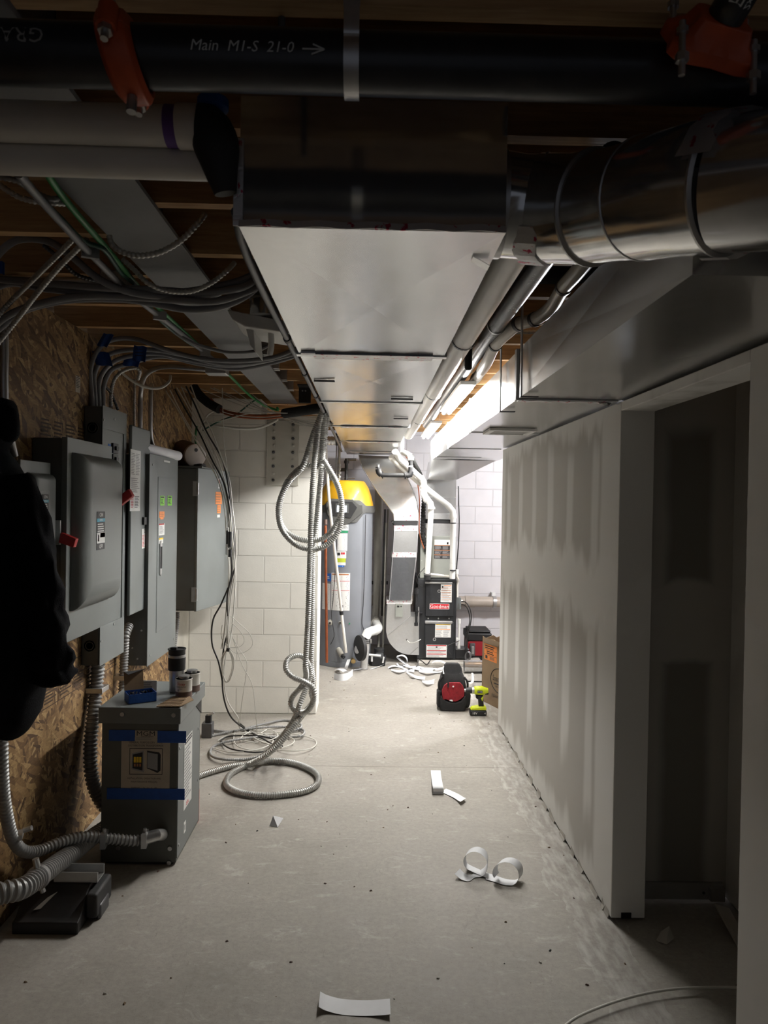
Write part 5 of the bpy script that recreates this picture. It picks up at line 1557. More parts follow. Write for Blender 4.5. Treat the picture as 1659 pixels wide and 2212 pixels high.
# things on the transformer
ZT = .713
c = V((-.925, 3.60, ZT))
t = thing('travel_mug', 'tall steel travel mug with black lid and grip on the transformer', 'mug', tuple(c))
m = MB(); m.lathe([(.032, 0), (.034, .003), (.035, .10), (.038, .16), (.038, .165)], 'zinc', c, 30); part('body', m, t, 'brushed steel body')
m = MB(); m.lathe([(.0395, .105), (.0405, .107), (.0415, .165), (.0415, .166)], 'black_rubber', c, 30); part('grip', m, t)
m = MB(); m.lathe([(.041, .166), (.041, .178), (.0405, .179)], 'zinc', c, 30); part('band', m, t, 'steel band')
m = MB(); m.lathe([(.040, .180), (.040, .20), (.044, .206), (.043, .209), (.036, .207), (.034, .203)], 'black', c, 30); m.box(c.x - .03, c.x + .0, c.y - .01, c.y + .012, c.z + .203, c.z + .213, 'black'); part('lid', m, t, bevel=.001)


def tin(cx, cy, label, text=True, r=.038, h=.088):
    c = V((cx, cy, ZT))
    t = thing('cement_can', label, 'can', tuple(c), 'solvent cans on the transformer')
    m = MB(); m.lathe([(r, 0), (r + .001, .002), (r, .004), (r, .030)], 'cup_brown', c, 28); m.lathe([(r, .030), (r, h - .006), (r + .0015, h - .003), (r, h)], 'tin_white', c, 28); part('body', m, t)
    m = MB(); m.lathe([(r - .001, h), (r - .003, h - .003), (.024, h - .002), (.024, h + .008), (.026, h + .009), (.026, h + .013), (.02, h + .014)], 'zinc', c, 28); part('cap', m, t, 'round metal screw cap')
    if text:
        m = MB()

        def wr(v):
            d = V(v) - c
            a = d.x / r - .15
            rr = r + .0006 - (d.y + r)
            return V((c.x + math.sin(a) * (r + .0006), c.y - math.cos(a) * (r + .0006), v.z))
        m.warp = wr
        m.text('Oatey', c + V((0, -r, .068)), RX, UZ, .019, 'ink_red', 0, 'CENTER', .9)
        m.text('CLEAR PRIMER', c + V((0, -r, .054)), RX, UZ, .008, 'ink', 0, 'CENTER', .95)
        m.text('PURPLE', c + V((0, -r, .045)), RX, UZ, .005, 'ink', 0)
        lines(m, c + V((-.016, -r, .033)), RX, UZ, .012, .01, 3, 'ink')
        part('lettering', m, t)
    return t


tin(-.865, 3.50, 'white solvent can with red lettering, nearer of two on the transformer')
tin(-.855, 3.62, 'white solvent can half hidden behind the nearer one', False)
# blue open carton
t = thing('open_carton', 'small open blue carton standing on the front of the transformer', 'box', (-1.05, 3.44, ZT))
c = V((-1.045, 3.425, ZT)); rz = .52
M0 = Matrix.Translation(c) @ Matrix.Rotation(rz, 4, 'Z')
m = MB(); m.T = M0
w2, d2, hh = .062, .045, .042
m.box(-w2, w2, -d2, -d2 + .002, 0, hh, 'blue_box'); m.box(-w2, w2, d2 - .002, d2, 0, hh, 'blue_box'); m.box(-w2, -w2 + .002, -d2, d2, 0, hh, 'blue_box'); m.box(w2 - .002, w2, -d2, d2, 0, hh, 'blue_box'); m.box(-w2, w2, -d2, d2, 0, .002, 'card_dark')
part('carton', m, t)
m = MB(); m.T = M0; m.hexa([(-w2, d2, hh), (w2 * .4, d2, hh), (w2 * .4, d2 + .002, hh), (-w2, d2 + .002, hh)], [(-w2, d2 + .02, .125), (w2 * .4, d2 + .02, .125), (w2 * .4, d2 + .022, .125), (-w2, d2 + .022, .125)], 'cardboard')
m.hexa([(-w2, d2 + .02, .125), (w2 * .4, d2 + .02, .125), (w2 * .4, d2 + .022, .126), (-w2, d2 + .022, .126)], [(-w2 + .01, d2 - .03, .12), (w2 * .4, d2 - .03, .14), (w2 * .4, d2 - .028, .142), (-w2 + .01, d2 - .028, .122)], 'ink')
part('lid_flap', m, t, 'raised brown flap')
m = MB(); m.T = M0
rd = random.Random(5)
for k in range(26):
    x_, y_ = rd.uniform(-w2 + .01, w2 - .01), rd.uniform(-d2 + .01, d2 - .01)
    m.cyl((x_, y_, .025 + rd.random() * .008), (x_ + rd.uniform(-.012, .012), y_ + rd.uniform(-.012, .012), .03 + rd.random() * .008), .003, 'black', 5)
o = part('screws_inside', m, t, 'dark screws filling the carton'); o['kind'] = 'stuff'
m = MB()
pl = [PZ(338, 1527, ZT + .004), PZ(388, 1527, ZT + .004), PZ(418, 1513, ZT + .004), PZ(408, 1504, ZT + .004), PZ(375, 1506, ZT + .004)]
m.prism(pl, (0, 0, .004), 'cardboard')
for k in range(7):
    p_ = pl[0].lerp(pl[4], (k + .5) / 7); q_ = pl[1].lerp(pl[3], (k + .5) / 7); m.cyl(p_ + V((0, 0, .005)), q_ + V((0, 0, .005)), .002, 'cardboard', 6)
solo('cardboard_scrap', m, 'torn corrugated cardboard flap on the front edge of the transformer', 'cardboard')
m = MB(); m.box(-1.10, -1.02, 3.60, 3.604, ZT, ZT + .05, 'sticker'); lines(m, V((-1.095, 3.60, ZT + .005)), RX, UZ, .07, .04, 4)
solo('info_card', m, 'small white printed card standing behind the blue carton', 'card')
m = MB(); q = PZ(465, 1592, 0); m.box(q.x - .09, q.x - .02, q.y - .03, q.y + .05, 0, .1, 'steel_dark'); m.box(q.x - .07, q.x - .03, q.y - .01, q.y + .03, .1, .15, 'black'); m.cyl((q.x - .05, q.y, .15), (q.x - .01, q.y, .17), .008, 'zinc', 8)
solo('floor_device', m, 'small dark metal device on the floor just beyond the transformer', 'device', bevel=.004)

# ------------------------------------------------------------------ hanging jacket
def jacket():
    t = thing('jacket', 'black hooded jacket hanging at the left edge in front of the panels', 'jacket', (-1.22, 2.35, .9))
    # silhouette right edge by height, left edge out of frame against the wall
    prof = [(1.95, 28, -30), (1.935, 38, -50), (1.905, 44, -60), (1.87, 44, -60), (1.835, 40, -60), (1.805, 24, -55), (1.785, 22, -60), (1.75, 44, -70), (1.70, 56, -80), (1.62, 68, -85), (1.52, 82, -85), (1.40, 97, -85), (1.28, 109, -85), (1.16, 117, -85), (1.05, 112, -85), (.98, 100, -80), (.93, 80, -80)]
    m = MB()
    rr = []
    d0 = 2.42
    for i, (zz, pr, pl_) in enumerate(prof):
        xr = P(pr, 1300, d0).x
        xl = P(pl_, 1300, d0).x
        xl = max(xl, WL + .015)
        c_ = (xl + xr) / 2
        hw = (xr - xl) / 2
        ring = []
        for j in range(40):
            a = 2 * PI * j / 40
            fold = 1 + (.05 * math.sin(a * 5 + zz * 3) + .035 * math.sin(a * 9 - zz * 7)) * min(1, max(.2, (1.8 - zz) * 2))
            dep = .16 if zz < 1.75 else .10
            x_ = c_ + hw * math.cos(a)
            y_ = d0 - .05 + dep * math.sin(a) * fold
            ring.append(V((x_, y_, zz + (.012 * math.sin(a * 3) if zz < 1.0 else 0) - (.03 * math.cos(a) if zz < 1.0 else 0))))
        rr.append(ring)
    m.rings(rr, 'black_cloth'); part('body', m, t, ang=80)
    # sleeve hanging in front, reaching further right
    m = MB()
    pts_ = [P(30, 1040, 2.36), P(62, 1130, 2.34), (P(82, 1240, 2.33)), P(98, 1340, 2.33), P(112, 1430, 2.33), P(118, 1472, 2.34)]
    pts_ = catmull(pts_, 5)
    rads = [.060 + .012 * math.sin(k * 1.7) * (k / len(pts_)) for k in range(len(pts_))]
    r2 = tube_rings(pts_, rads, 28)
    r2 = [[p + V((.007 * math.sin(j * .9 + i * .8), .006 * math.sin(j * 1.7 - i * .5), 0)) for j, p in enumerate(r)] for i, r in enumerate(r2)]
    m.rings(r2, 'black_cloth'); part('sleeve', m, t, ang=80)
    m = MB()
    pts_ = catmull([P(-20, 905, 2.3), P(2, 893, 2.3), P(18, 903, 2.31), P(20, 950, 2.34)], 6)
    m.rings(tube_rings(pts_, [.02, .026, .03] + [.03] * (len(pts_) - 5) + [.026, .02], 14), 'black_cloth'); part('hood_rim', m, t, ang=80)
    m = MB(); m.cyl((WL, 2.38, 1.93), (WL + .09, 2.38, 1.95), .008, 'steel_dark', 8); part('hook', m, t)


jacket()
# faint mill stamps on the wood panel
m = MB()
simple('stamp_ink', (.055, .03, .015), .8)


def wl_text(s_, px, py, size, ws=1):
    q = PX(px, py, WL)
    m.text(s_, q, RY, UZ, size, 'stamp_ink', .0006, 'CENTER', ws)


for (pa_, pb_, dz) in (((50, 1607), (190, 1512), 0), ((60, 1662), (250, 1512), 0)):
    a_, b_ = PX(pa_[0], pa_[1], WL), PX(pb_[0], pb_[1], WL)
    zz = (a_.z + b_.z) / 2
    m.box(WL, WL + .0008, 2.68, 4.1, .88 if dz == 0 and pa_[1] == 1607 else .73, .884 if pa_[1] == 1607 else .734, 'stamp_ink')
rd = random.Random(9)
for k in range(9):
    y_ = 2.7 + k * .16
    m.box(WL, WL + .0008, y_, y_ + .003, .734, .88, 'stamp_ink')
    m.text(rd.choice(['APA', 'SHEATHING', 'SPAN 24/16', 'EXPOSURE 1', 'RATED', 'MILL 482']), V((WL, y_ + .08, .84)), RY, UZ, .028, 'stamp_ink', .0008, 'CENTER', .8)
    lines(m, V((WL, y_ + .015, .745)), RY, UZ, .13, .07, 5, 'stamp_ink', k)
for k in range(4):
    y_ = 3.18 + k * .13
    m.text(rd.choice(['APA', 'THIS SIDE', 'RATED']), V((WL, y_, 2.0)), RY, UZ, .03, 'stamp_ink', .0008, 'CENTER', .8)
    lines(m, V((WL, y_ - .05, 1.90)), RY, UZ, .10, .08, 5, 'stamp_ink', k + 20)
ob = struct('trim_3', m, 'dark mill stamps printed on the wood panel')
m = MB(); yz = LS(163, 173, 812, 848, WL); m.box(WL, WL + .001, yz[0], yz[1], yz[2], yz[3], 'manual_paper'); lines(m, V((WL, yz[0] + .005, yz[2] + .02)), RY, UZ, yz[1] - yz[0] - .01, .06, 8, 'ink'); solo('barcode_sticker', m, 'small pale barcode sticker on the wood panel', 'sticker')
# ================================================================== mechanical corner
m = MB(); m.box(-.62, .52, 7.55, 8.55, 0, .004, 'pad_concrete'); 
# water heater
HX, HY, HR = -.255, 7.66, .283
t = thing('water_heater', 'tall grey water heater with a yellow top and dark control bezel', 'water heater', (HX, HY, 0))
c = V((HX, HY, 0))
m = MB(); m.lathe([(HR + .004, .0), (HR + .004, .05), (HR, .052)], 'heater_grey', c, 56); part('base_ring', m, t, bevel=.002)
m = MB(); m.lathe([(HR, .053), (HR, 1.58)], 'heater_grey', c, 56, cap=True); part('tank', m, t)
# bezel shell
m = MB()
rr = []
for j in range(72):
    a = 2 * PI * j / 72 - PI / 2
    da = abs(((a + PI / 2 + PI) % (2 * PI)) - PI)       # 0 at front
    drop = .100 * max(0, min(1, (0.72 - da) / .30))
    lift = .055 * max(0, min(1, (0.80 - da) / .25))
    rr.append([V((HX + r_ * math.cos(a), HY + r_ * math.sin(a), h_)) for r_, h_ in ((HR - .01, 1.540 - drop), (HR + .016, 1.545 - drop), (HR + .020, 1.57 - drop * .7), (HR + .012, 1.615 + lift), (HR - .01, 1.615 + lift))])
m.rings(rr, 'heater_bezel', cap=False, closed=True); part('bezel', m, t)
m = MB()
prof = [(HR + .006, 1.57), (HR + .002, 1.63), (HR - .02, 1.72), (HR - .05, 1.80), (HR - .085, 1.855), (HR - .10, 1.868), (.05, 1.875)]
rr = []
for r_, h_ in prof:
    ring = []
    for j in range(48):
        a = 2 * PI * j / 48
        q = abs(math.cos(2 * a))
        k = r_ * (1 + .035 * (1 - q) * (h_ > 1.65))
        ring.append(V((HX + k * math.cos(a), HY + k * math.sin(a), h_)))
    rr.append(ring)
m.rings(rr, 'heater_yellow'); part('top_cover', m, t, 'yellow top cover', ang=50)


def cylwarp(v):     # v.x = arc length from the front, v.y = outward (negative), v.z
    a = v.x / HR - PI / 2
    r_ = HR + .001 - v.y
    return V((HX + r_ * math.cos(a), HY + r_ * math.sin(a), v.z))


def hs(px0, px1, py0, py1, bg, items, label=None, name='label', r=HR):
    def arc(px):
        p = P(px, 1200, HY - HR * .9)
        s_ = max(-.99, min(.99, (p.x - HX) / r))
        return math.asin(s_) * HR
    a_, b_ = arc(px0), arc(px1)
    zt, zb_ = P(740, py0, HY - HR).z, P(740, py1, HY - HR).z
    stick(t, V((a_, 0, zb_)), RX, UZ, b_ - a_, zt - zb_, bg, items, name, label, cylwarp)


hs(716, 752, 1133, 1146, 'sticker', [('text', 'AO', .2, .48, .035, 'ink', .9), ('text', 'Smith', .66, .48, .044, 'ink', .95)], 'white Smith nameplate over a green stripe', 'nameplate')
hs(727, 751, 1146, 1151, 'green_stripe', [])
hs(729, 750, 1152, 1190, 'sticker', [('lines', .08, .05, .84, .42, 7, 'ink_grey'), ('lines', .08, .52, .84, .4, 9, 'ink_grey')])
hs(728, 748, 1191, 1206, 'sticker', [('bar', .05, .2, .3, .4, 'ink'), ('bar', .45, .15, .4, .3, 'ink_red'), ('lines', .1, .6, .8, .3, 3, 'ink_grey')])
hs(728, 747, 1206, 1215, 'olive', [])
hs(727, 747, 1215, 1221, 'sticker', [])
hs(727, 744, 1221, 1225, 'blue_label', [('lines', .1, .2, .8, .6, 1, 'white')])
hs(717, 757, 1238, 1319, 'sticker', [('bar', .03, .02, .9, .035, 'brown_label'), ('lines', .05, .07, .42, .12, 4, 'ink_grey'), ('lines', .55, .07, .4, .12, 4, 'ink_grey'), ('bar', .02, .21, .96, .012, 'ink_red'), ('lines', .05, .24, .42, .2, 5, 'ink_grey'), ('lines', .55, .24, .4, .2, 9, 'ink_grey'), ('bar', .02, .46, .96, .012, 'ink_red'), ('lines', .05, .5, .42, .45, 9, 'ink_grey'), ('lines', .55, .5, .4, .45, 12, 'ink_grey'), ('bar', .56, .85, .1, .07, 'ink')], 'large printed instruction sheet')
hs(697, 715, 1262, 1319, 'sticker', [('lines', .1, .05, .8, .9, 14, 'ink_grey')])
hs(706, 716, 1240, 1257, 'blue_label', [('lines', .15, .3, .7, .4, 2, 'white')])
# control face
m = MB()
yf = HY - HR - .03


def hexpoly(px, mt, y_, th):
    vs = [V((P(a_, b_, y_).x, y_, P(a_, b_, y_).z)) for a_, b_ in px]
    m.prism(vs, (0, th, 0), mt)


hexpoly([(707, 1112), (717, 1128), (745, 1134), (757, 1130), (784, 1107), (784, 1090), (776, 1090), (762, 1079), (712, 1077), (704, 1088)], 'heater_bezel', yf + .012, .05)
cb_ = part('control_bezel', m, t, bevel=.006)
m = MB()
hexpoly([(716, 1114), (757, 1120), (772, 1096), (762, 1084), (714, 1083), (706, 1098)], 'black', yf + .004, .02)
part('control_face', m, cb_, bevel=.004)
m = MB(); a_, b_, c_, d_ = FS(728, 749, 1092, 1106, yf); m.box(a_ - .015, b_ + .02, yf - .004, yf + .006, c_ - .01, d_ + .02, 'heater_bezel'); m.box(a_, b_, yf - .007, yf - .004, c_, d_, 'screen'); part('display', m, cb_, 'lit white display')
m = MB()
for q in ((713, 1345), (735, 1345)):
    p_ = P(q[0], q[1], HY - HR * .97)
    m = MB(); m.lathe([(.028, 0), (.028, .012), (.018, .014), (.016, .03), (.006, .032)], 'pvc_grey', p_ + V((0, .02, 0)), 18, '-Y'); m.lathe([(.010, 0), (.010, .045)], 'black', p_ + V((0, .02, 0)), 10, '-Y'); part('element_cover', m, t)
p_ = P(735, 1408, 7.36)
m = MB(); m.cyl(p_ + V((-.02, .03, .02)), p_ + V((.02, -.04, -.03)), .028, 'pvc_grey', 16); m.cyl(p_ + V((.02, -.04, -.03)), p_ + V((.04, -.06, -.045)), .018, 'black', 12); part('drain_fitting', m, t)
p_ = P(761, 1425, 7.38)
m = MB(); m.cyl(p_ + V((0, .03, 0)), p_ + V((0.01, -.03, -.005)), .018, 'brass', 12); m.cyl(p_ + V((.01, -.03, -.005)), p_ + V((.012, -.045, -.008)), .024, 'brass', 8); part('drain_valve', m, t, 'brass drain valve')
m = MB(); m.lathe([(.008, 0), (.008, .004)], 'green_stripe', P(755, 1347, HY - HR * .99) + V((.0, .0, 0)), 10, '-Y'); part('plug', m, t)
# thin line down its right side
m = MB(); m.tube(path([(790, 1112, 7.44), (789, 1160, 7.44), (787, 1250, 7.44), (785, 1300, 7.44), (782, 1345, 7.44), (787, 1362, 7.45), (795, 1370, 7.5)]), .004, 'cable_black', 6, step=.05); part('sensor_line', m, t)
# gas and water lines over the heater
t = thing('heater_water_lines', 'steel and copper water lines dropping from the ceiling into the heater top', 'pipe', (HX + .05, HY, 1.9))
for (px_, r_, mt) in ((732, .016, 'pvc_grey'), (726, .007, 'zinc')):
    q = P(px_, 1030, HY)
    m = MB(); m.cyl((q.x, HY, 1.876), (q.x, HY, 2.72), r_, mt, 12); part('pipe', m, t)
q = P(733, 1030, HY)
m = MB()
for k in range(4):
    m.cyl((q.x, HY, 1.90 + k * .04), (q.x, HY, 1.918 + k * .04), .022, 'zinc', 12)
part('union', m, t)
t = thing('black_gas_pipe', 'black iron pipe with tee behind the coiled conduit above the heater', 'pipe', (HX + .15, HY, 1.9))
q = P(748, 1030, HY)
m = MB(); m.cyl((q.x, HY, 1.88), (q.x, HY, 2.10), .018, 'black', 12); m.cyl((q.x, HY, 2.05), (q.x, HY, 2.08), .026, 'black', 12); m.cyl((q.x, HY, 1.985), (q.x - .06, HY, 1.985), .016, 'black', 12); m.cyl((q.x - .0, HY, 2.09), (q.x + .10, HY, 2.09), .014, 'steel_dark', 12); m.cyl((q.x - .03, HY, 1.90), (q.x + .09, HY, 1.90), .01, 'steel_dark', 10); part('pipe', m, t)
# silver flex at top behind the conduit
m = MB(); a_, b_ = P(704, 952, 6.9), P(732, 952, 6.9); m.tube([a_ - V((.25, 0, 0)), a_, b_], .042, 'galv_bright', 20, pitch=.03, depth=.1, smooth=False); m.cyl(b_ - V((.03, 0, 0)), b_ - V((.01, 0, 0)), .046, 'black', 20)
solo('flexible_duct', m, 'short ribbed silver flexible duct behind the hanging conduits', 'duct')
# copper pipe and leaning white pipe in front of heater
m = MB(); m.cyl(P(703, 1135, 7.0), P(706, 1431, 7.0), .013, 'copper', 14); m.cyl(P(703, 1133, 7.0), P(703, 1122, 7.0), .018, 'cup_brown', 12)
solo('copper_pipe', m, 'vertical brown copper pipe at the left side of the heater', 'pipe')
t = thing('leaning_pipe', 'thin white plastic pipe leaning across the front of the heater', 'pipe', tuple(P(738, 1330, 7.2)))
m = MB(); m.tube(path([(702, 940, 6.95), (706, 1010, 6.97), (712, 1090, 7.0), (722, 1180, 7.1), (732, 1270, 7.2), (738, 1322, 7.24)]), .0145, 'pvc', 12); part('pipe', m, t)
m = MB(); m.cyl(P(737, 1320, 7.24), P(738, 1328, 7.24), .020, 'black', 12); part('coupling', m, t)
m = MB(); m.cyl(P(738, 1328, 7.24), P(747.5, 1410, 7.25), .0145, 'pvc', 12); part('lower_pipe', m, t)
m = MB(); m.tube(path([(728, 1130, 7.2), (726, 1200, 7.2), (720, 1290, 7.2), (716, 1330, 7.2), (722, 1370, 7.2), (718, 1385, 7.2), (714, 1392, 7.2)]), .004, 'cable_black', 6, step=.04); solo('black_wire', m, 'thin black wire dangling in front of the heater', 'wire')
# white panel seen edge-on right of the heater
m = MB(); m.prism([P(797, 1128, 8.0), P(805, 1130, 8.0), P(797, 1185, 8.0), P(795, 1180, 8.0)], (0, .02, 0), 'white'); solo('folded_sheet', m, 'narrow white wedge sheet on the wall right of the heater', 'sheet')

# vent stack and floor drain pipe
t = thing('grey_stack_pipe', 'grey upright plastic pipe between heater and return duct', 'pipe', tuple(P(814, 1345, 8.1)))
m = MB(); m.cyl(P(819, 1040, 8.33), P(814, 1316, 8.33), .046, 'pvc_grey', 24); part('pipe', m, t)
m = MB(); m.cyl(P(814, 1314, 8.33), P(813, 1331, 8.33), .050, 'pvc_grey', 24); part('coupling', m, t)
m = MB(); m.cyl(P(813, 1331, 8.33), P(812, 1352, 8.33), .052, 'pvc_grey', 24); m.cyl(P(813, 1340, 8.33), P(812, 1346, 7.95), .050, 'pvc_grey', 24); part('tee', m, t)
t = thing('white_elbow', 'white plastic elbow clamped onto a galvanised fitting near the floor', 'pipe', tuple(P(800, 1370, 7.8)))
m = MB(); m.tube(path([(813, 1348, 7.9), (817, 1356, 7.65), (811, 1362, 7.48), (799, 1364, 7.38), (790, 1372, 7.32), (788, 1381, 7.31)]), .047, 'pvc_new', 24); part('elbow', m, t)
for k in range(2):
    m = MB(); m.cyl(P(789, 1381 + 4 * k, 7.31), P(789, 1383.5 + 4 * k, 7.31), .054, 'zinc', 24); m.box(P(799, 1382, 7.31).x, P(803, 1382, 7.31).x, 7.27, 7.31, P(789, 1384 + 4 * k, 7.31).z, P(789, 1380 + 4 * k, 7.31).z, 'zinc'); part('hose_clamp', m, t)
m = MB(); m.cyl(P(789, 1380, 7.31), P(789, 1389, 7.31), .050, 'black_rubber', 24); part('rubber_sleeve', m, t)
t = thing('inline_blower', 'black round blower disc on a galvanised tee beside the heater', 'blower', tuple(P(785, 1437, 7.28)))
q = P(787, 1400, 7.31)
m = MB(); m.tube(path([(789, 1388, 7.31), (789, 1400, 7.31), (788, 1415, 7.31), (786, 1445, 7.31)]), lambda u: .046 - .012 * u, 'galv_bright', 20); m.lathe([(.036, 0), (.044, .002), (.044, .012), (.034, .016)], 'zinc', V((P(786, 1444, 7.31).x, 7.31, .001)), 20); part('tee', m, t)
m = MB(); m.tube(path([(789, 1398, 7.31), (780, 1404, 7.28), (772, 1402, 7.25)]), .045, 'galv_bright', 20); part('branch', m, t)
ax = V((.80, .0, .10)).normalized()
cc = P(775, 1400, 7.24)
m = MB(); m.rings(tube_rings([cc + V((.034, .017, 0)), cc + V((.027, .013, 0)), cc, cc - V((.007, .0035, 0))], [.10, .125, .125, .10], 36), 'black_rubber'); part('disc', m, t, 'black round disc')
# condensate pump
t = thing('condensate_pump', 'small black condensate pump with white fittings on the floor', 'pump', tuple(P(815, 1436, 7.5)))
a_, b_, c_, d_ = FS(801, 834, 1415, 1436, 7.45)
m = MB(); m.hexa([(a_ + .01, 7.45, .002), (b_ - .01, 7.45, .002), (b_ - .01, 7.62, .002), (a_ + .01, 7.62, .002)], [(a_, 7.44, .085), (b_, 7.44, .085), (b_, 7.63, .085), (a_, 7.63, .085)], 'black'); part('tank', m, t, bevel=.004)
m = MB(); m.hexa([(a_ + .01, 7.46, .086), (b_ - .02, 7.46, .086), (b_ - .02, 7.60, .086), (a_ + .01, 7.60, .086)], [(a_ + .06, 7.48, .13), (b_ - .03, 7.48, .13), (b_ - .03, 7.58, .13), (a_ + .06, 7.58, .13)], 'black'); m.lathe([(.05, .13), (.05, .165), (.04, .17)], 'black', (b_ - .07, 7.53, 0), 20); part('motor', m, t)
m = MB(); m.cyl((a_ - .04, 7.44, .12), (a_ + .10, 7.43, .11), .012, 'white', 10); m.cyl((a_ + .01, 7.44, .12), (a_ + .01, 7.44, .05), .010, 'white', 10); m.cyl((a_ + .13, 7.43, .10), (a_ + .12, 7.43, .04), .008, 'white', 10); part('hose_fitting', m, t)
m = MB(); m.cyl(P(834, 1130, 8.0), P(827, 1403, 7.75), .0085, 'pvc_grey', 10); solo('thin_conduit', m, 'thin grey conduit rising from the pump beside the return duct', 'conduit')
m = MB(); m.tube(path([(818, 1400, 7.9), (817, 1370, 7.95), (819, 1350, 8.0)]), .016, 'pvc_grey', 12); solo('short_grey_pipe', m, 'short grey pipe standing behind the white elbow', 'pipe')
for (a_, b_, nm_) in ((822, 822, 'left'), (829, 826, 'right')):
    m = MB(); m.cyl(P(a_ + 10, 1100, 8.4), P(b_ + 3, 1330, 8.4), .012, 'steel_dark' if nm_ == 'left' else 'pvc_grey', 10); solo('wall_conduit', m, '%s of the thin conduits on the far wall behind the return duct' % nm_, 'conduit', 'conduits on the far wall')
m = MB(); m.box(P(794, 1258, 8.45).x, P(838, 1258, 8.45).x, 8.44, 8.47, P(800, 1262, 8.45).z, P(800, 1255, 8.45).z, 'steel_dark'); m.cyl(P(828, 1256, 8.42), P(828, 1270, 8.42), .02, 'zinc', 10); solo('strut_channel', m, 'dark metal strut across the wall behind the grey stack pipe', 'strut')
# long grey-tan pipe along the back wall
t = thing('wall_drain_pipe', 'tan plastic pipe running level along the back wall behind the furnace', 'pipe', tuple(P(1030, 1300, 8.45)))
za, zb_ = P(800, 1296, 8.45), P(1030, 1300, 8.45)
m = MB(); m.cyl(V((za.x - .05, 8.46, zb_.z + .0)), V((2.6, 8.46, zb_.z)), .060, 'pvc_tan', 26); part('pipe', m, t)
q = P(1015, 1299, 8.45)
m = MB(); m.cyl((q.x - .055, 8.46, zb_.z), (q.x + .055, 8.46, zb_.z), .0665, 'pvc_tan', 26); part('coupling', m, t)
q = P(1068, 1299, 8.45)
m = MB(); m.cyl((q.x - .02, 8.46, zb_.z), (q.x + .02, 8.46, zb_.z), .068, 'galv_dull', 26); m.box(q.x - .02, q.x + .02, 8.5, 8.6, zb_.z + .05, zb_.z + .10, 'white'); part('clamp', m, t)

# ------------------------------------------------------------------ furnace
FD = 7.60
t = thing('furnace', 'dark grey upright furnace with a red badge and printed warning labels', 'furnace', tuple(P(948, 1428, FD)))
a_, b_, c_, d_ = FS(911, 986, 1251, 1425, FD)
FX0, FX1, FZ0, FZ1 = a_, b_, c_, d_
m = MB(); m.box(FX0 - .045, FX1, FD + .02, FD + .70, FZ0, FZ1, 'furnace_dark'); part('cabinet', m, t, bevel=.006)
a_, b_, c_, d_ = FS(919, 981, 1258, 1332, FD)
m = MB(); m.box(a_, b_, FD, FD + .02, c_, d_, 'furnace_dark'); ud_ = part('upper_door', m, t, bevel=.008)
a_, b_, c_, d_ = FS(917, 980, 1343, 1422, FD)
m = MB(); m.box(a_, b_, FD, FD + .02, c_, d_, 'furnace_dark'); ld_ = part('lower_door', m, t, bevel=.008)
for (y0_, y1_) in ((1257, 1261), (1341, 1347)):
    a_, b_, c_, d_ = FS(918, 977, y0_, y1_, FD); m = MB(); m.box(a_, b_, FD - .012, FD, c_, d_, 'galv_dull'); part('door_handle', m, ud_ if y0_ < 1300 else ld_, 'scuffed grey handle strip', bevel=.004)
fstick(ud_, 928, 970.5, 1304, 1316, FD - .003, 'badge_red', [('bar', 0, 0, 1, .06, 'white'), ('bar', 0, .94, 1, .06, 'white'), ('bar', 0, 0, .02, 1, 'white'), ('bar', .98, 0, .02, 1, 'white'), ('text', 'Goodman', .5, .52, .052, 'white', .92)], 'badge', 'red Goodman badge with white border')
fstick(ud_, 952, 976, 1262, 1301, FD - .002, 'sticker', [('bar', .3, .06, .65, .03, 'orange_label')] + [('bar', .05, .2 + .13 * k, .9, .025, 'brown_label') for k in range(6)] + [('lines', .05, .1, .9, .85, 14, 'ink_grey'), ('bar', .1, .1, .12, .1, 'ink')], 'warning_label')
fstick(ld_, 940, 974, 1348, 1377, FD - .002, 'sticker', [('bar', .05, .02, .9, .05, 'yellow'), ('bar', .05, .37, .9, .05, 'orange_label'), ('lines', .05, .1, .9, .25, 4, 'ink_grey'), ('lines', .05, .45, .42, .5, 7, 'ink_grey'), ('lines', .52, .45, .42, .5, 7, 'ink_grey')], 'warning_label')
fstick(ld_, 921, 965, 1393, 1420, FD - .002, 'sticker', [('bar', .03, .02, .94, .07, 'red'), ('bar', .03, .42, .94, .07, 'red'), ('bar', .03, .70, .94, .07, 'red'), ('lines', .05, .12, .9, .28, 4, 'ink_grey'), ('lines', .05, .5, .9, .18, 3, 'ink_grey'), ('lines', .05, .8, .9, .18, 3, 'ink_grey'), ('bar', .46, .12, .08, .1, 'ink')], 'warning_label')
for q in ((948.5, 1277), (938.5, 1381)):
    p_ = P(q[0], q[1], FD); m = MB(); m.lathe([(.017, -.001), (.017, .004), (.010, .004), (.009, .0)], 'zinc', p_, 20, '-Y'); m.lathe([(.009, 0), (.009, .002)], 'black', p_, 16, '-Y'); part('sight_glass', m, ud_ if q[1] < 1300 else ld_)
screws(t, [tuple(P(x_, 1336, FD + .02)) for x_ in (925, 947, 970)], (0, -1, 0), .008)
# concrete pad
m = MB(); a_, b_ = P(902, 1430, FD).x, P(1040, 1430, FD).x
m.box(a_, b_, FD - .12, FD + .75, 0, P(940, 1426, FD).z - .001 if P(940, 1426, FD).z > .02 else .05, 'pad_concrete'); solo('furnace_pad', m, 'low concrete pad under the furnace', 'pad', bevel=.006)
PADZ = max(.05, P(940, 1426, FD).z)
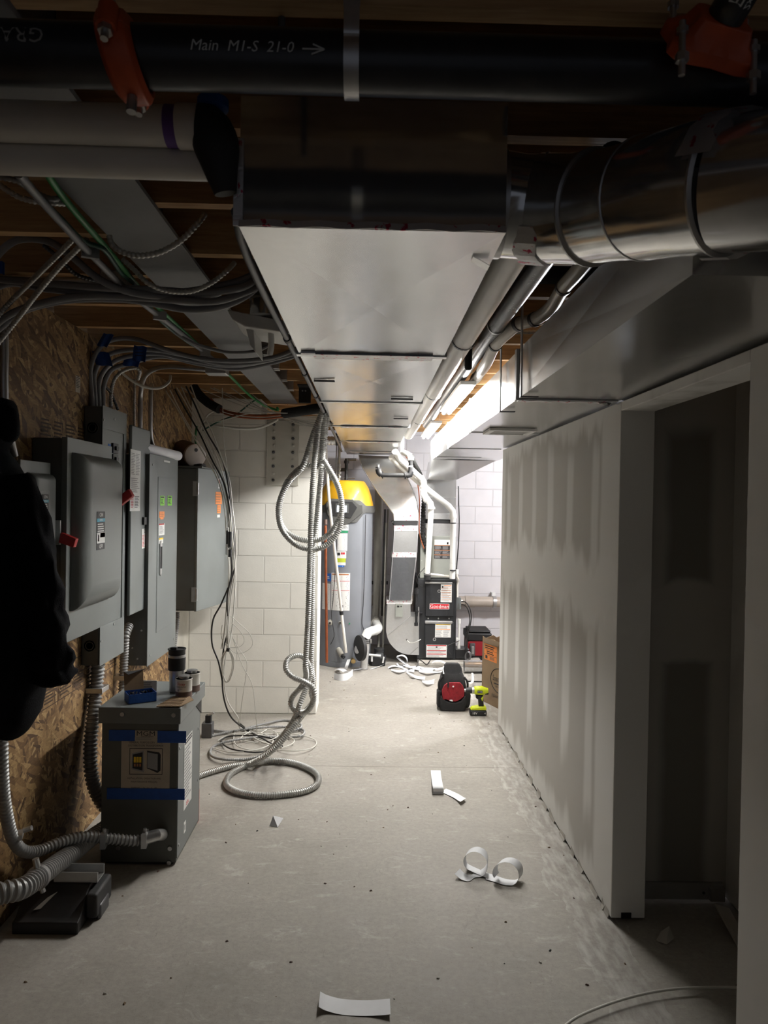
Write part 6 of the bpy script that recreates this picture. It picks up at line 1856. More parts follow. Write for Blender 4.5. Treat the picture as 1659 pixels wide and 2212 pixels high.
# coil cabinet
t = thing('coil_cabinet', 'grey-green evaporator coil cabinet standing on the furnace', 'cabinet', tuple(P(948, 1250, FD)))
a_, b_, c_, d_ = FS(912, 985, 1158, 1249, FD + .06)
m = MB(); m.box(a_ - .02, b_, FD + .06, FD + .66, FZ1 + .002, d_, 'coil_grey'); part('cabinet', m, t, bevel=.004)
m = MB(); m.box(a_ + .09, b_ - .01, FD + .052, FD + .06, FZ1 + .01, d_ - .01, 'coil_grey'); part('access_panel', m, t, bevel=.002)
fstick(t, 938, 972, 1166, 1207, FD + .051, 'ink', [('bar', 0, 0, 1, .28, 'sticker'), ('lines', .05, .04, .6, .2, 3, 'ink_grey'), ('bar', .8, .12, .1, .12, 'ink'), ('bar', 0, .28, 1, .035, 'brown_label'), ('bar', 0, .53, 1, .035, 'brown_label'), ('bar', 0, .78, 1, .035, 'brown_label'), ('lines', .04, .33, .44, .18, 4, 'ink_grey'), ('lines', .53, .33, .44, .18, 4, 'ink_grey'), ('lines', .04, .58, .44, .18, 4, 'ink_grey'), ('lines', .53, .58, .44, .18, 4, 'ink_grey'), ('lines', .04, .83, .44, .14, 3, 'ink_grey'), ('lines', .53, .83, .44, .14, 3, 'ink_grey')], 'warning_label')
screws(t, [tuple(P(933, 1211, FD + .06)), tuple(P(911, 1211, FD + .06))], (0, -1, 0), .006)
# plenum
t = thing('supply_plenum', 'galvanised plenum rising from coil cabinet to the flat duct', 'duct', tuple(P(950, 1157, FD)))
a_, b_, c_, d_ = FS(922, 985, 1036, 1111, FD + .08)
zc_ = P(950, 1158, FD).z
def fz(py): return P(950, py, FD + .06).z
m = MB(); m.box(a_, b_, FD + .08, FD + .6, fz(1111), Z1 + .01, 'galv'); m.rect(V((a_, FD + .079, (fz(1111) + Z1) / 2)), RX, UZ, b_ - a_, .005, 'galv_bright', .002); part('plenum', m, t)
m = MB(); m.box(a_ - .008, b_ + .008, FD + .07, FD + .62, fz(1122), fz(1109), 'galv_bright'); part('collar', m, t, bevel=.003)
m = MB(); m.box(a_ + .004, b_ - .004, FD + .085, FD + .6, fz(1131), fz(1122), 'black_rubber'); part('canvas_connector', m, t, 'black flexible connector')
m = MB(); m.box(a_ - .008, b_ + .008, FD + .07, FD + .62, fz(1142), fz(1131), 'galv_bright'); part('collar', m, t, bevel=.003)
m = MB()
for k in range(2):
    zz = fz(1143 + k * 9); n_ = 12
    m.ribbon([(a_ + (b_ - a_) * i / n_, FD + .066 - .003 * (i % 2), zz - .02) for i in range(n_ + 1)], (0, 0, .045), .0015, 'galv_bright', False)
m.box(a_ + .0, b_, FD + .068, FD + .6, fz(1158), fz(1141), 'galv_bright')
part('foil_wrap', m, t, 'crumpled foil wrap')
# junction box and cords
q = P(990, 1302, FD + .12)
t = thing('junction_box', 'grey junction box on the right side of the furnace', 'junction box', tuple(q))
m = MB(); a_, b_, c_, d_ = FS(986, 996, 1291, 1316, FD + .1); m.box(FX1 + .001, FX1 + .055, FD + .08, FD + .18, c_, d_, 'panel_grey'); part('box', m, t, bevel=.003)
m = MB(); m.cyl((FX1 + .055, FD + .1, q.z + .02), (FX1 + .075, FD + .1, q.z + .02), .012, 'white', 10); part('connector', m, t)
for (sp, l_) in (([(997, 1299, 7.66), (1006, 1301, 7.62), (1014, 1312, 7.6), (1018, 1330, 7.6), (1016, 1350, 7.6), (1010, 1372, 7.6), (1008, 1390, 7.6), (1009, 1410, 7.6)], 'outer black cord looping down from the furnace junction box'), ([(997, 1306, 7.66), (1005, 1308, 7.63), (1012, 1320, 7.62), (1015, 1338, 7.62), (1012, 1355, 7.62), (1006, 1372, 7.62), (1004, 1392, 7.62), (1007, 1412, 7.62)], 'inner black cord looping down from the furnace junction box')):
    cable(sp, .0055, 'cable_black', l_, 'black_cable', 'cord', 'black cords at the furnace', seg=8, step=.02)
cable([(986, 1140, 7.62), (990, 1050, 7.62), (991, 1090, 7.62), (992, 1130, 7.62), (990, 1180, 7.62), (986, 1230, 7.62), (985, 1250, 7.62)][1:], .006, 'cable_black', 'dark cable running down the right edge of the plenum', 'black_cable', 'cord', None, seg=8, step=.03)
cable([(925, 1215, 7.56), (916, 1228, 7.54), (905, 1240, 7.52), (900, 1255, 7.52), (906, 1264, 7.54), (914, 1266, 7.58)], .004, 'cable_black', 'thin dark wire tangled left of the furnace top', 'thin_wire', 'wire', None, seg=6, step=.02)
cable([(975, 1415, 7.55), (968, 1405, 7.5), (966, 1396, 7.52), (978, 1390, 7.55), (988, 1386, 7.6), (992, 1384, 7.62)], .004, 'cable_black', 'thin black wire crossing the lower furnace door', 'thin_wire', 'wire', None, seg=6, step=.02)
t = thing('condensate_trap', 'thin white upright plastic pipe with trap right of the furnace', 'pipe', tuple(P(992, 1402, 7.66)))
m = MB(); m.cyl(P(992, 1343, 7.66), P(991, 1400, 7.66), .012, 'pvc_new', 12); part('pipe', m, t)
m = MB(); m.cyl(P(992, 1337, 7.66), P(992, 1347, 7.66), .017, 'pvc_new', 12); m.cyl(P(991, 1392, 7.66), P(991, 1402, 7.66), .018, 'pvc_new', 12); m.lathe([(.02, -.02), (.025, 0), (.02, .02)], 'pvc_new', P(986, 1381, 7.66), 14); part('cap', m, t)
t = thing('condensate_drain', 'white plastic drain line from coil cabinet down the furnace side', 'pipe', tuple(P(988, 1245, 7.55)))
m = MB(); m.tube(path([(928, 1240, 7.53), (945, 1242, 7.53), (970, 1245, 7.53)]), .012, 'pvc', 12, smooth=False); part('pipe', m, t)
m = MB(); m.tube(path([(987, 1235, 7.56), (987, 1245, 7.56), (990, 1252, 7.58), (988, 1262, 7.62), (988, 1290, 7.62)]), .010, 'pvc', 12); m.cyl(P(987, 1230, 7.56), P(987, 1240, 7.56), .017, 'pvc_new', 12); part('elbow', m, t)
a_, b_, c_, d_ = FS(984, 1013, 1404, 1428, 7.62)
m = MB(); m.box(a_, b_, 7.62, 7.78, PADZ + .001, d_, 'black'); m.box(a_ + .0, b_ + .002, 7.618, 7.79, d_, d_ + .008, 'steel_dark'); solo('pump_box', m, 'black box-shaped pump on the pad right of the furnace', 'pump', bevel=.003)
m = MB()
for k in range(6):
    q = P(1009, 1418, 7.52) 
    m.tube([q + V((math.cos(a_) * .025 + .004 * k, .0 + k * .005, math.sin(a_) * .045)) for a_ in [2 * PI * i / 12 for i in range(13)]], .003, 'zinc' if k % 2 else 'cable_black', 6)
solo('coiled_wire', m, 'small tangled coil of wire against the toolbox', 'wire')

# PVC vents to the furnace
t = thing('furnace_exhaust_pipe', 'white plastic vent pipe with elbows, nearer of two at the furnace', 'pipe', tuple(P(923, 1240, 7.45)))
m = MB(); m.tube(path([(853, 975, 6.95), (862, 990, 7.1), (880, 1006, 7.2), (911, 1035, 7.35)]), .029, 'pvc_new', 20, smooth=False); part('pipe', m, t)
m = MB(); m.tube(path([(908, 1031, 7.34), (914, 1040, 7.37), (916, 1052, 7.38), (915, 1062, 7.38), (916, 1072, 7.38), (923, 1080, 7.39), (931, 1090, 7.4), (932, 1100, 7.4)]), .034, 'pvc_new', 20); part('elbow', m, t)
for q0, q1 in (((915, 1049), (915, 1053)), ((915, 1056), (915, 1060)), ((920, 1077), (923, 1081)), ((932, 1095), (932, 1100))):
    m = MB(); m.cyl(P(*q0, 7.38), P(*q1, 7.38), .038, 'pvc_new', 20); part('socket', m, t)
m = MB(); m.cyl(P(931.5, 1098, 7.4), P(923, 1240, 7.45), .0285, 'pvc_new', 20); part('vertical_pipe', m, t)
m = MB(); m.cyl(P(923, 1238, 7.45), P(923, 1249, 7.46), .034, 'black_rubber', 20); m.cyl(P(923, 1240, 7.45), P(923, 1242, 7.45), .036, 'zinc', 20); m.cyl(P(923, 1249, 7.46), P(923, 1252, 7.46), .034, 'black', 16); part('rubber_boot', m, t)
t = thing('furnace_intake_pipe', 'white plastic vent pipe slanting to the right side of the furnace top', 'pipe', tuple(P(977, 1250, 7.56)))
m = MB(); m.tube(path([(845, 988, 7.05), (860, 1003, 7.2), (907, 1044, 7.45)]), .027, 'pvc', 20, smooth=False); part('upper_pipe', m, t)
m = MB(); m.cyl(P(907, 1044, 7.45), P(971, 1094, 7.5), .029, 'pvc_new', 20); part('slanting_pipe', m, t)
m = MB(); m.tube(path([(967, 1091, 7.5), (975, 1099, 7.5), (979, 1108, 7.5), (979, 1120, 7.5)]), .033, 'pvc_new', 20); m.cyl(P(979, 1114, 7.5), P(979, 1119, 7.5), .037, 'pvc_new', 20); part('elbow', m, t)
m = MB(); m.cyl(P(979, 1116, 7.5), P(977, 1250, 7.52), .029, 'pvc_new', 20); part('vertical_pipe', m, t)
for py_ in (1129, 1231):
    m = MB(); m.cyl(P(978.5, py_, 7.5), P(978.5, py_ + 2, 7.5), .0305, 'ink', 20); part('print_band', m, t)
# refrigerant lines
cable([(888, 985, 7.2), (895, 1002, 7.35), (905, 1020, 7.5), (913, 1040, 7.58), (916, 1070, 7.65), (914, 1110, 7.65), (913, 1150, 7.65), (918, 1175, 7.65), (924, 1200, 7.65)], .025, 'foam_black', 'black insulated refrigerant line curving down behind the vent pipes', 'insulated_line', 'pipe', None, .03, 14)
cable([(872, 980, 7.2), (886, 1000, 7.4), (900, 1035, 7.55), (906, 1080, 7.6), (906, 1150, 7.62), (916, 1185, 7.62)], .006, 'copper', 'thin copper line beside the black insulated one', 'copper_line', 'pipe', None, seg=8, step=.03)
# gas valve assembly
t = thing('gas_pipe', 'black iron gas pipe with valve hanging in front of the curved duct', 'pipe', tuple(P(850, 1026, 6.7)))
GD = 6.7
m = MB(); m.cyl(P(822, 1026, GD), P(881, 1027, GD), .021, 'black', 14); part('pipe', m, t)
m = MB(); m.tube(path([(817, 1013, GD), (818, 1020, GD), (824, 1026, GD)]), .028, 'black', 14); m.cyl(P(825, 1026, GD), P(828, 1026, GD), 0.033, 'black', 14); part('elbow', m, t)
m = MB(); m.tube(path([(878, 1027, GD), (886, 1025, GD), (887, 1018, GD)]), .029, 'black', 14); m.cyl(P(874, 1027, GD), P(877, 1027, GD), 0.033, 'black', 14); part('elbow', m, t)
m = MB(); m.cyl(P(887, 1020, GD), P(887, 995, GD), .021, 'black', 14); m.cyl(P(887, 1009, GD), P(887, 1006, GD), .023, 'white', 14); part('riser', m, t)
m = MB(); m.tube(path([(887, 995, GD), (887, 986, GD), (880, 981, GD + .03), (872, 978, GD + .1)]), .026, 'pvc_new', 14); m.cyl(P(887, 994, GD), P(887, 987, GD), .030, 'pvc_new', 14); part('white_elbow', m, t)
q = P(868, 978, GD + .25); m = MB(); m.tube([P(873, 978, GD + .1), q, V((q.x, q.y + .02, 2.44))], .020, 'pvc_new', 12, smooth=False); part('ceiling_drop', m, t)
m = MB(); m.cyl(P(817, 1014, GD), P(817, 1004, GD), .012, 'zinc', 10); m.cyl(P(817, 1012, GD), P(817, 1009, GD), .024, 'black', 8); m.cyl(P(812.5, 1003.5, GD), P(821.5, 1003.5, GD), .004, 'steel_dark', 8); part('valve', m, t)
# second gas drop at furnace left
t = thing('gas_drop', 'black iron gas drop with union just left of the furnace', 'pipe', tuple(P(900, 1353, 7.45)))
m = MB(); m.cyl(P(900, 1270, 7.45), P(899, 1350, 7.45), .012, 'black', 12); part('pipe', m, t)
m = MB(); m.cyl(P(900, 1273, 7.45), P(900, 1283, 7.45), .022, 'black', 12); m.cyl(P(900, 1319, 7.45), P(900, 1322, 7.45), .022, 'black', 12); m.cyl(P(899, 1345, 7.45), P(899, 1352, 7.45), .02, 'black', 12); m.cyl(P(899, 1325, 7.45), P(912, 1325, 7.66), .015, 'black', 12); m.cyl(P(904, 1311, 7.45), P(904, 1345, 7.45), .008, 'zinc', 10); part('fitting', m, t)

# ------------------------------------------------------------------ return duct
t = thing('return_drop_duct', 'galvanised return duct curving down from the trunk to a rounded base', 'duct', tuple(P(868, 1412, 7.6)))
L = [(775, 983, 8.05), (778, 996, 8.0), (784, 1012, 7.92), (797, 1034, 7.83), (815, 1062, 7.75), (835, 1088, 7.68), (851, 1112, 7.62)]
Rr = [(848, 986, 8.05), (856, 996, 8.0), (862, 1006, 7.92), (877, 1027, 7.83), (890, 1055, 7.75), (899, 1080, 7.68), (905, 1112, 7.62)]
m = MB()
rr = []
LC, RC = catmull([P(*q) for q in L], 4), catmull([P(*q) for q in Rr], 4)
for a_, b_ in zip(LC, RC):
    rr.append([a_, b_, b_ + V((0, .30, .0)), a_ + V((0, .30, .0))])
m.rings(rr, 'galv'); part('offset_elbow', m, t, ang=25)
m = MB()
for S in (LC, RC):
    m.tube([p + V((0, -.002, 0)) for p in S], .005, 'galv_bright', 6, smooth=False)
part('seam', m, t)


def seg(pxt, pxb, y0_, y1_, mt, nm, lb=None, d0=7.62, d1=7.62, grow=0.0, dep=.32, n=1):
    m = MB()
    rr = []
    for i in range(n + 1):
        f = i / n
        l_ = P(pxt[0] + (pxb[0] - pxt[0]) * f, y0_ + (y1_ - y0_) * f, d0 + (d1 - d0) * f)
        r_ = P(pxt[1] + (pxb[1] - pxt[1]) * f, y0_ + (y1_ - y0_) * f, d0 + (d1 - d0) * f)
        g = V((grow, 0, 0))
        w_ = V((0, -grow - (.004 * (i % 2) if n > 1 and grow else 0), 0))
        rr.append([l_ - g + w_, r_ + g + w_, r_ + g + V((0, dep, 0)), l_ - g + V((0, dep, 0))])
    m.rings(rr, mt)
    part(nm, m, t, lb)


seg((851, 905), (852, 905), 1112, 1125, 'foil_tape', 'joint_tape', 'foil tape with red print', grow=.004)
seg((850, 903), (850, 902), 1126, 1134, 'black_rubber', 'canvas_connector', 'black flexible connector', grow=.0)
m = MB(); m.prism([P(850, 1125, 7.6), P(846, 1127, 7.55), P(852, 1133, 7.6)], (0, .2, 0), 'black_rubber'); part('loose_canvas', m, t)
seg((852, 902), (852, 902), 1135, 1147, 'foil_tape', 'joint_tape', 'foil tape with red print', grow=.004)
seg((852, 902), (849, 900), 1147, 1194, 'galv_dull', 'upper_section')
seg((848, 900), (847, 899), 1193, 1204, 'foil_tape', 'joint_tape', 'foil tape with red print', grow=.004)
seg((848, 899), (841, 888), 1204, 1297, 'galv_mirror', 'lower_section', None, 7.62, 7.60, n=1)
seg((837, 889), (836, 888), 1296, 1305, 'foil_tape', 'joint_tape', 'foil tape with red print', grow=.006)
for (a_, b_) in (((848, 1204), (841, 1297)), ((899, 1204), (888, 1297)), ((852, 1147), (849, 1194)), ((902, 1147), (900, 1194))):
    m = MB(); m.cyl(P(*a_, 7.615), P(*b_, 7.60), .005, 'galv_bright', 6); part('corner_seam', m, t)
m = MB()
poly = [(837, 1305), (835, 1335), (834, 1365), (837, 1378), (842, 1389), (849, 1398), (858, 1406), (868, 1411), (880, 1414), (905, 1415), (905, 1332), (887, 1332), (887, 1305)]
vs = [P(a_, b_, 7.60) for a_, b_ in poly]
m.prism(vs, (0, .34, 0), 'galv_bright'); part('base_boot', m, t, 'rounded galvanised boot at the bottom', smooth=False)
m = MB()
for (a_, b_) in (((838, 1372), (887, 1331)), ((886, 1413), (903, 1398))):
    m.cyl(P(*a_, 7.599), P(*b_, 7.599), .004, 'galv_dull', 6)
part('crease', m, t)
m = MB(); a_, b_, c_, d_ = FS(854, 870, 1304, 1332, 7.59)
m.box(a_, b_, 7.575, 7.598, c_, d_, 'coil_grey'); m.box(a_ + .015, a_ + .04, 7.572, 7.576, d_ - .035, d_ - .018, 'black'); m.lathe([(.007, 0), (.007, .003)], 'black', (b_ - .018, 7.575, d_ - .026), 12, '-Y'); part('filter_gauge', m, t, 'small grey gauge with a dark display', bevel=.004)
m = MB(); q = P(879, 1382, 7.598); m.lathe([(.008, 0), (.008, .006)], 'black', q, 12, '-Y'); part('grommet', m, t)
cable([(879, 1382, 7.58), (884, 1388, 7.56), (892, 1389, 7.55), (902, 1385, 7.56), (909, 1381, 7.58)], .004, 'cable_white', 'thin white wire from the duct boot to the furnace', 'thin_wire', 'wire', None, seg=6, step=.02)
cable([(930, 1425, 7.5), (922, 1436, 7.42), (914, 1430, 7.4), (905, 1425, 7.4), (902, 1436, 7.35), (895, 1445, 7.3)], .005, 'cable_black', 'black cord straggling over the pad in front of the furnace', 'black_cable', 'cord', None, seg=6, step=.02)

# ------------------------------------------------------------------ right back corner objects
t = thing('toolbox', 'dark red and black toolbox behind the cardboard box', 'toolbox', tuple(P(1030, 1430, 7.8)))
a_, b_ = P(1009, 1400, 7.75).x, P(1060, 1400, 7.75).x
zt_ = P(1025, 1366, 7.75).z
m = MB(); m.box(a_ + .01, b_, 7.75, 8.1, .055, zt_ - .09, 'tool_red'); part('body', m, t, 'dark red body', bevel=.01)
m = MB(); m.box(a_, b_ + .01, 7.74, 8.11, zt_ - .09, zt_ - .01, 'black'); m.box(a_ + .02, b_, 7.77, 8.08, zt_ - .01, zt_ + .015, 'black'); part('lid', m, t, bevel=.012)
m = MB(); q = P(1020, 1402, 7.73); m.box(q.x - .025, q.x + .03, 7.715, 7.75, q.z - .07, q.z + .06, 'steel_dark'); m.box(q.x - .012, q.x + .018, 7.705, 7.716, q.z - .05, q.z + .03, 'zinc'); part('latch', m, t, bevel=.004)
m = MB(); m.box(a_ + .0, b_, 7.76, 8.1, .0, .055, 'black'); part('foot', m, t, bevel=.006)

t = thing('cardboard_box', 'open brown cardboard box standing behind the end of the right wall', 'box', (1.15, 6.3, 0))
A = PZ(1040, 1513, 0); B_ = PZ(1076, 1531, 0)
A = V((A.x, A.y, 0)); B_ = V((B_.x, B_.y, 0))
d_ = (B_ - A).normalized(); B_ = A + d_ * .62; pr = V((d_.y * -1, d_.x, 0))
if pr.y < 0: pr = -pr
BH = P(1045, 1376, A.y).z
m = MB()
Cc, Dd = B_ + pr * .34, A + pr * .34
rd = random.Random(2)
for p0, p1 in ((A, B_), (B_, Cc), (Cc, Dd), (Dd, A)):
    n_ = 10
    inn = (A + Cc) / 2
    nrm = V((-(p1 - p0).y, (p1 - p0).x, 0)).normalized()
    if (inn - p0).dot(nrm) < 0: nrm = -nrm
    for k in range(n_):
        q0, q1 = p0.lerp(p1, k / n_), p0.lerp(p1, (k + 1) / n_)
        h0, h1 = BH + .012 * math.sin(k * 2.1 + p0.x * 9), BH + .012 * math.sin((k + 1) * 2.1 + p0.x * 9)
        m.hexa([q0, q1, q1 + nrm * .005, q0 + nrm * .005], [q0 + V((0, 0, h0)), q1 + V((0, 0, h1)), q1 + V((0, 0, h1)) + nrm * .005, q0 + V((0, 0, h0)) + nrm * .005], 'cardboard')
m.hexa([A, B_, Cc, Dd], [p + V((0, 0, .005)) for p in (A, B_, Cc, Dd)], 'cardboard')
part('carton', m, t, smooth=False)
nrmF = V((d_.y, -d_.x, 0))
m = MB(); m.hexa([A + V((0, 0, BH)) + d_ * .02, A + d_ * .3 + V((0, 0, BH)), A + d_ * .28 + V((0, 0, BH - .03)) + nrmF * .02, A + d_ * .05 + V((0, 0, BH - .035)) + nrmF * .02], [p + V((0, 0, .004)) for p in (A + V((0, 0, BH)) + d_ * .02, A + d_ * .3 + V((0, 0, BH)), A + d_ * .28 + V((0, 0, BH - .03)) + nrmF * .02, A + d_ * .05 + V((0, 0, BH - .035)) + nrmF * .02)], 'card_dark'); part('torn_flap', m, t)
SW = P(1060, 1400, 6.35)
stick(t, A + d_ * .035 + V((0, 0, BH - .175)) + nrmF * .0005, d_, UZ, .20, .13, 'orange_label', [('lines', .05, .05, .9, .25, 2, 'ink'), ('bar', 0, .33, 1, .015, 'ink'), ('lines', .2, .38, .7, .25, 2, 'ink'), ('bar', 0, .66, 1, .015, 'ink'), ('bar', .1, .72, .16, .2, 'ink'), ('bar', .45, .72, .35, .2, 'brown_label')], 'shipping_label', 'orange shipping label')
m = MB()
ctr = A + d_ * .29 + V((0, 0, BH * .42)) + nrmF * .001
m.tube([ctr + d_ * (.145 * math.cos(a_)) + V((0, 0, .10 * math.sin(a_))) for a_ in [2 * PI * k / 36 for k in range(37)]], .003, 'ink', 6, smooth=False)
m.text('Southwark', ctr + V((0, 0, .01)), d_, UZ, .062, 'ink', .0008, 'CENTER', .85)
m.rect(ctr + d_ * -.09 + V((0, 0, -.035)), d_, UZ, .19, .008, 'ink', .001)
m.text('METAL MFG. CO.', ctr + V((0, 0, -.055)), d_, UZ, .018, 'ink', .0008)
m.text('INDIANAPOLIS, IN', ctr + V((0, 0, -.135)), d_, UZ, .034, 'ink', .0008, 'CENTER', .9)
part('printed_logo', m, t, 'dark oval script logo and INDIANAPOLIS lettering', smooth=False)
# round duct piece and elbow scrap
q0, q1 = P(1003, 1441, 7.2), P(1075, 1441, 7.25)
zc_ = .062
t = thing('duct_offcut', 'short length of round sheet metal pipe lying behind the backpack', 'duct', (q0.x + .15, 7.2, 0))
m = MB()
rr = [[V((x_, 7.22 + r_ * .062 * math.cos(a_), zc_ + r_ * .060 * math.sin(a_))) for a_ in [2 * PI * k / 28 for k in range(28)]] for x_, r_ in ((q0.x + .35, .96), (q0.x, .96), (q0.x, 1.0), (q0.x + .12, 1), (q0.x + .13, .99), (q0.x + .45, .99))]
m.rings(rr, 'galv_wavy', cap=False); part('pipe', m, t)
m = MB(); m.tube(path([(1020, 1456, 6.9), (1021, 1466, 6.7), (1020, 1474, 6.65), (1012, 1478, 6.6)]), .013, 'pvc_new', 12); solo('elbow_offcut', m, 'small bent white plastic offcut on the floor right of the backpack', 'pipe')
m = MB(); a_ = PZ(1010, 1472, .006); m.cyl(a_, a_ + V((.35, .0, .0)), .006, 'cable_black', 8); solo('black_rod', m, 'thin black rod on the floor running under the cardboard box side', 'rod')

# ------------------------------------------------------------------ backpack
BD = 5.95
t = thing('tool_backpack', 'black tool backpack with a dark red front panel sitting open on the floor', 'backpack', tuple(V((P(978, 1535, BD).x, BD, 0))))
cx = P(977, 1500, BD).x


def sec(zz, hw, hd, yc=0.0, n=28, p=.7, xo=0):
    out = []
    for j in range(n):
        a = 2 * PI * j / n
        ca, sa = math.cos(a), math.sin(a)
        out.append(V((cx + xo + hw * math.copysign(abs(ca) ** p, ca), BD + .02 + yc + hd * math.copysign(abs(sa) ** p, sa) + .004 * math.sin(a * 7 + zz * 40), zz)))
    return out


m = MB()
m.rings([sec(0.001, .095, .075), sec(.012, .108, .088), sec(.06, .118, .095), sec(.13, .118, .095), sec(.20, .108, .088), sec(.26, .094, .078, .01), sec(.285, .080, .066, .012), sec(.275, .070, .055, .012), sec(.20, .06, .045, .012)], 'pack_cloth'); part('bag', m, t, ang=70)
m = MB()   # raised top flap leaning back
rr = []
for f, hw in ((0, .080), (.3, .082), (.6, .078), (.85, .066), (1.0, .050)):
    yb_, zb2 = BD + .075 + .035 * f, .255 + .085 * f
    rr.append([V((cx + .006 - hw, yb_ - .02, zb2)), V((cx + .006 + hw, yb_ - .02, zb2)), V((cx + .006 + hw * .96, yb_ + .008, zb2 + .006)), V((cx + .006 - hw * .96, yb_ + .008, zb2 + .006))])
m.rings(rr, 'pack_cloth'); part('top_flap', m, t, bevel=.006)
m = MB()
poly = [(956, 1514), (955, 1492), (960, 1481), (968, 1475), (994, 1475), (1000, 1481), (1004, 1492), (1003, 1505), (994, 1512), (985, 1516), (973, 1515), (963, 1511)]
yF = BD - .094
vs = [P(a_, b_, yF) for a_, b_ in poly]
bulg = []
m.prism([V((v.x, yF + .12 * abs(v.x - cx) ** 1.2, v.z)) for v in vs][::1], (0, .02, 0), 'red_cloth'); part('front_panel', m, t, 'dark red front panel', bevel=.004)
m = MB()
pz = [(953, 1502), (958, 1512), (970, 1517), (985, 1518), (997, 1514), (1005, 1503), (1008, 1520), (1004, 1540), (990, 1541), (965, 1541), (952, 1535), (950, 1515)]
m.prism([V((P(a_, b_, yF).x, yF - .014 + .12 * abs(P(a_, b_, yF).x - cx) ** 1.2, max(.003, P(a_, b_, yF).z))) for a_, b_ in pz], (0, .03, 0), 'pack_cloth'); part('front_pocket', m, t, bevel=.006)
m = MB(); q = P(979, 1483, yF - .004); m.lathe([(.007, 0), (.006, .004)], 'white', q, 12, '-Y'); q = P(968, 1477, yF - .006); m.box(q.x - .006, q.x + .006, q.y - .003, q.y, q.z - .03, q.z + .015, 'black'); part('emblem', m, t, 'small pale emblem and zip pull')
for s_, px_ in ((-1, 948), (1, 1011)):
    m = MB()
    m.rings([[V((cx + s_ * (.105 + a_ * 1.0) + b_ * .02, BD - .02 + c_ * .05, zz)) for a_, b_, c_ in ((.0, -1, -1), (.0 + g, 1, -1), (.0 + g, 1, 1), (.0, -1, 1))] for zz, g in ((.02, .0), (.05, .012), (.12, .016), (.15, .010))], 'pack_cloth'); part('side_pocket', m, t, bevel=.008)
    m = MB(); m.tube([(cx + s_ * .088, BD - .04, .26), (cx + s_ * .108, BD - .05, .235), (cx + s_ * .116, BD - .05, .20), (cx + s_ * .112, BD - .05, .16)], .009, 'black', 8); part('strap', m, t)
m = MB(); m.tube([(cx - .075, BD - .03, .28), (cx - .08, BD + .0, .31), (cx - .07, BD + .05, .325)], .006, 'zinc', 8); part('tool_handle', m, t, 'grey tool handle sticking out')
m = MB(); q = P(974, 1513, yF - .014); m.obox(q, (.022, .006, .008), 'white', .2); m.obox(q + V((.01, 0, -.004)), (.012, .006, .006), 'white'); part('white_bit', m, t)

# ------------------------------------------------------------------ drill
DD = 5.76
t = thing('cordless_drill', 'lime green and black cordless drill standing on its battery', 'drill', tuple(V((P(1033, 1548, DD).x, DD, 0))))


def dp(px, py, y=DD): return P(px, py, y)


def plate(poly, mt, nm, th=.05, y=DD, bev=.008, lb=None):
    m = MB(); m.prism([P(a_, b_, y) - V((0, th / 2, 0)) for a_, b_ in poly], (0, th, 0), mt); return part(nm, m, t, lb, bevel=bev)


base = [dp(1014, 1549), dp(1050, 1549)]
m = MB(); m.box(base[0].x, base[1].x, DD - .036, DD + .036, .001, .045, 'black'); part('battery', m, t, bevel=.010)
m = MB(); m.prism([V((base[0].x + .004, DD - .034, .046)), V((base[1].x - .002, DD - .034, .046)), V((base[1].x - .004, DD - .034, .072)), V((base[0].x + .085, DD - .034, .074)), V((base[0].x + .02, DD - .034, .064))], (0, .068, 0), 'drill_lime'); part('foot', m, t, 'lime green foot', bevel=.006)
plate([(1032, 1500), (1043, 1500), (1045, 1528), (1034, 1528)], 'black', 'handle', .040, bev=.010)
plate([(1043, 1502), (1044, 1502), (1041, 1514), (1038, 1507)], 'drill_lime', 'handle_trim', .042, bev=.002)
plate([(1027, 1499), (1032, 1500), (1032, 1510), (1028, 1508)], 'black', 'trigger', .022, bev=.003)
m = MB(); yb_ = DD
a0, a1 = dp(1022, 1491.5), dp(1053, 1492)
m.rings([[V((x_, DD + r_ * math.cos(a_), zz + r_ * math.sin(a_))) for a_ in [2 * PI * k / 22 for k in range(22)]] for x_, r_, zz in ((dp(1024, 1490).x, .026, dp(1024, 1491).z), (dp(1027, 1490).x, .033, dp(1024, 1491).z), (dp(1041, 1490).x, .035, dp(1024, 1491).z), (dp(1046, 1490).x, .030, dp(1024, 1492).z), (dp(1054, 1490).x, .022, dp(1024, 1492).z))], 'drill_lime'); part('motor_housing', m, t, 'lime green motor housing', ang=60)
m = MB(); zz = dp(1024, 1491.5).z
m.cyl((dp(1019, 1490).x, DD, zz), (dp(1024, 1490).x, DD, zz), .026, 'zinc', 22); part('clutch_ring', m, t, 'silver clutch ring')
m = MB(); m.cyl((dp(1006, 1490).x, DD, zz), (dp(1019, 1490).x, DD, zz), .021, 'black', 20, r2=.024); m.cyl((dp(1003, 1490).x, DD, zz), (dp(1006, 1490).x, DD, zz), .012, 'zinc', 14); part('chuck', m, t)
m = MB(); m.box(dp(1046, 1490).x, dp(1055, 1490).x, DD - .02, DD + .02, zz - .028, zz - .010, 'black'); part('rear_grip', m, t, bevel=.006)
m = MB(); m.box(dp(1030, 1490).x, dp(1041, 1490).x, DD - .0372, DD - .034, zz - .012, zz + .008, 'ink'); m.text('RYOBI', V((dp(1035.5, 1490).x, DD - .0373, zz - .002)), RX, UZ, .014, 'white', .0004, 'CENTER', .9); part('brand_plate', m, t, 'black plate with white lettering', smooth=False)
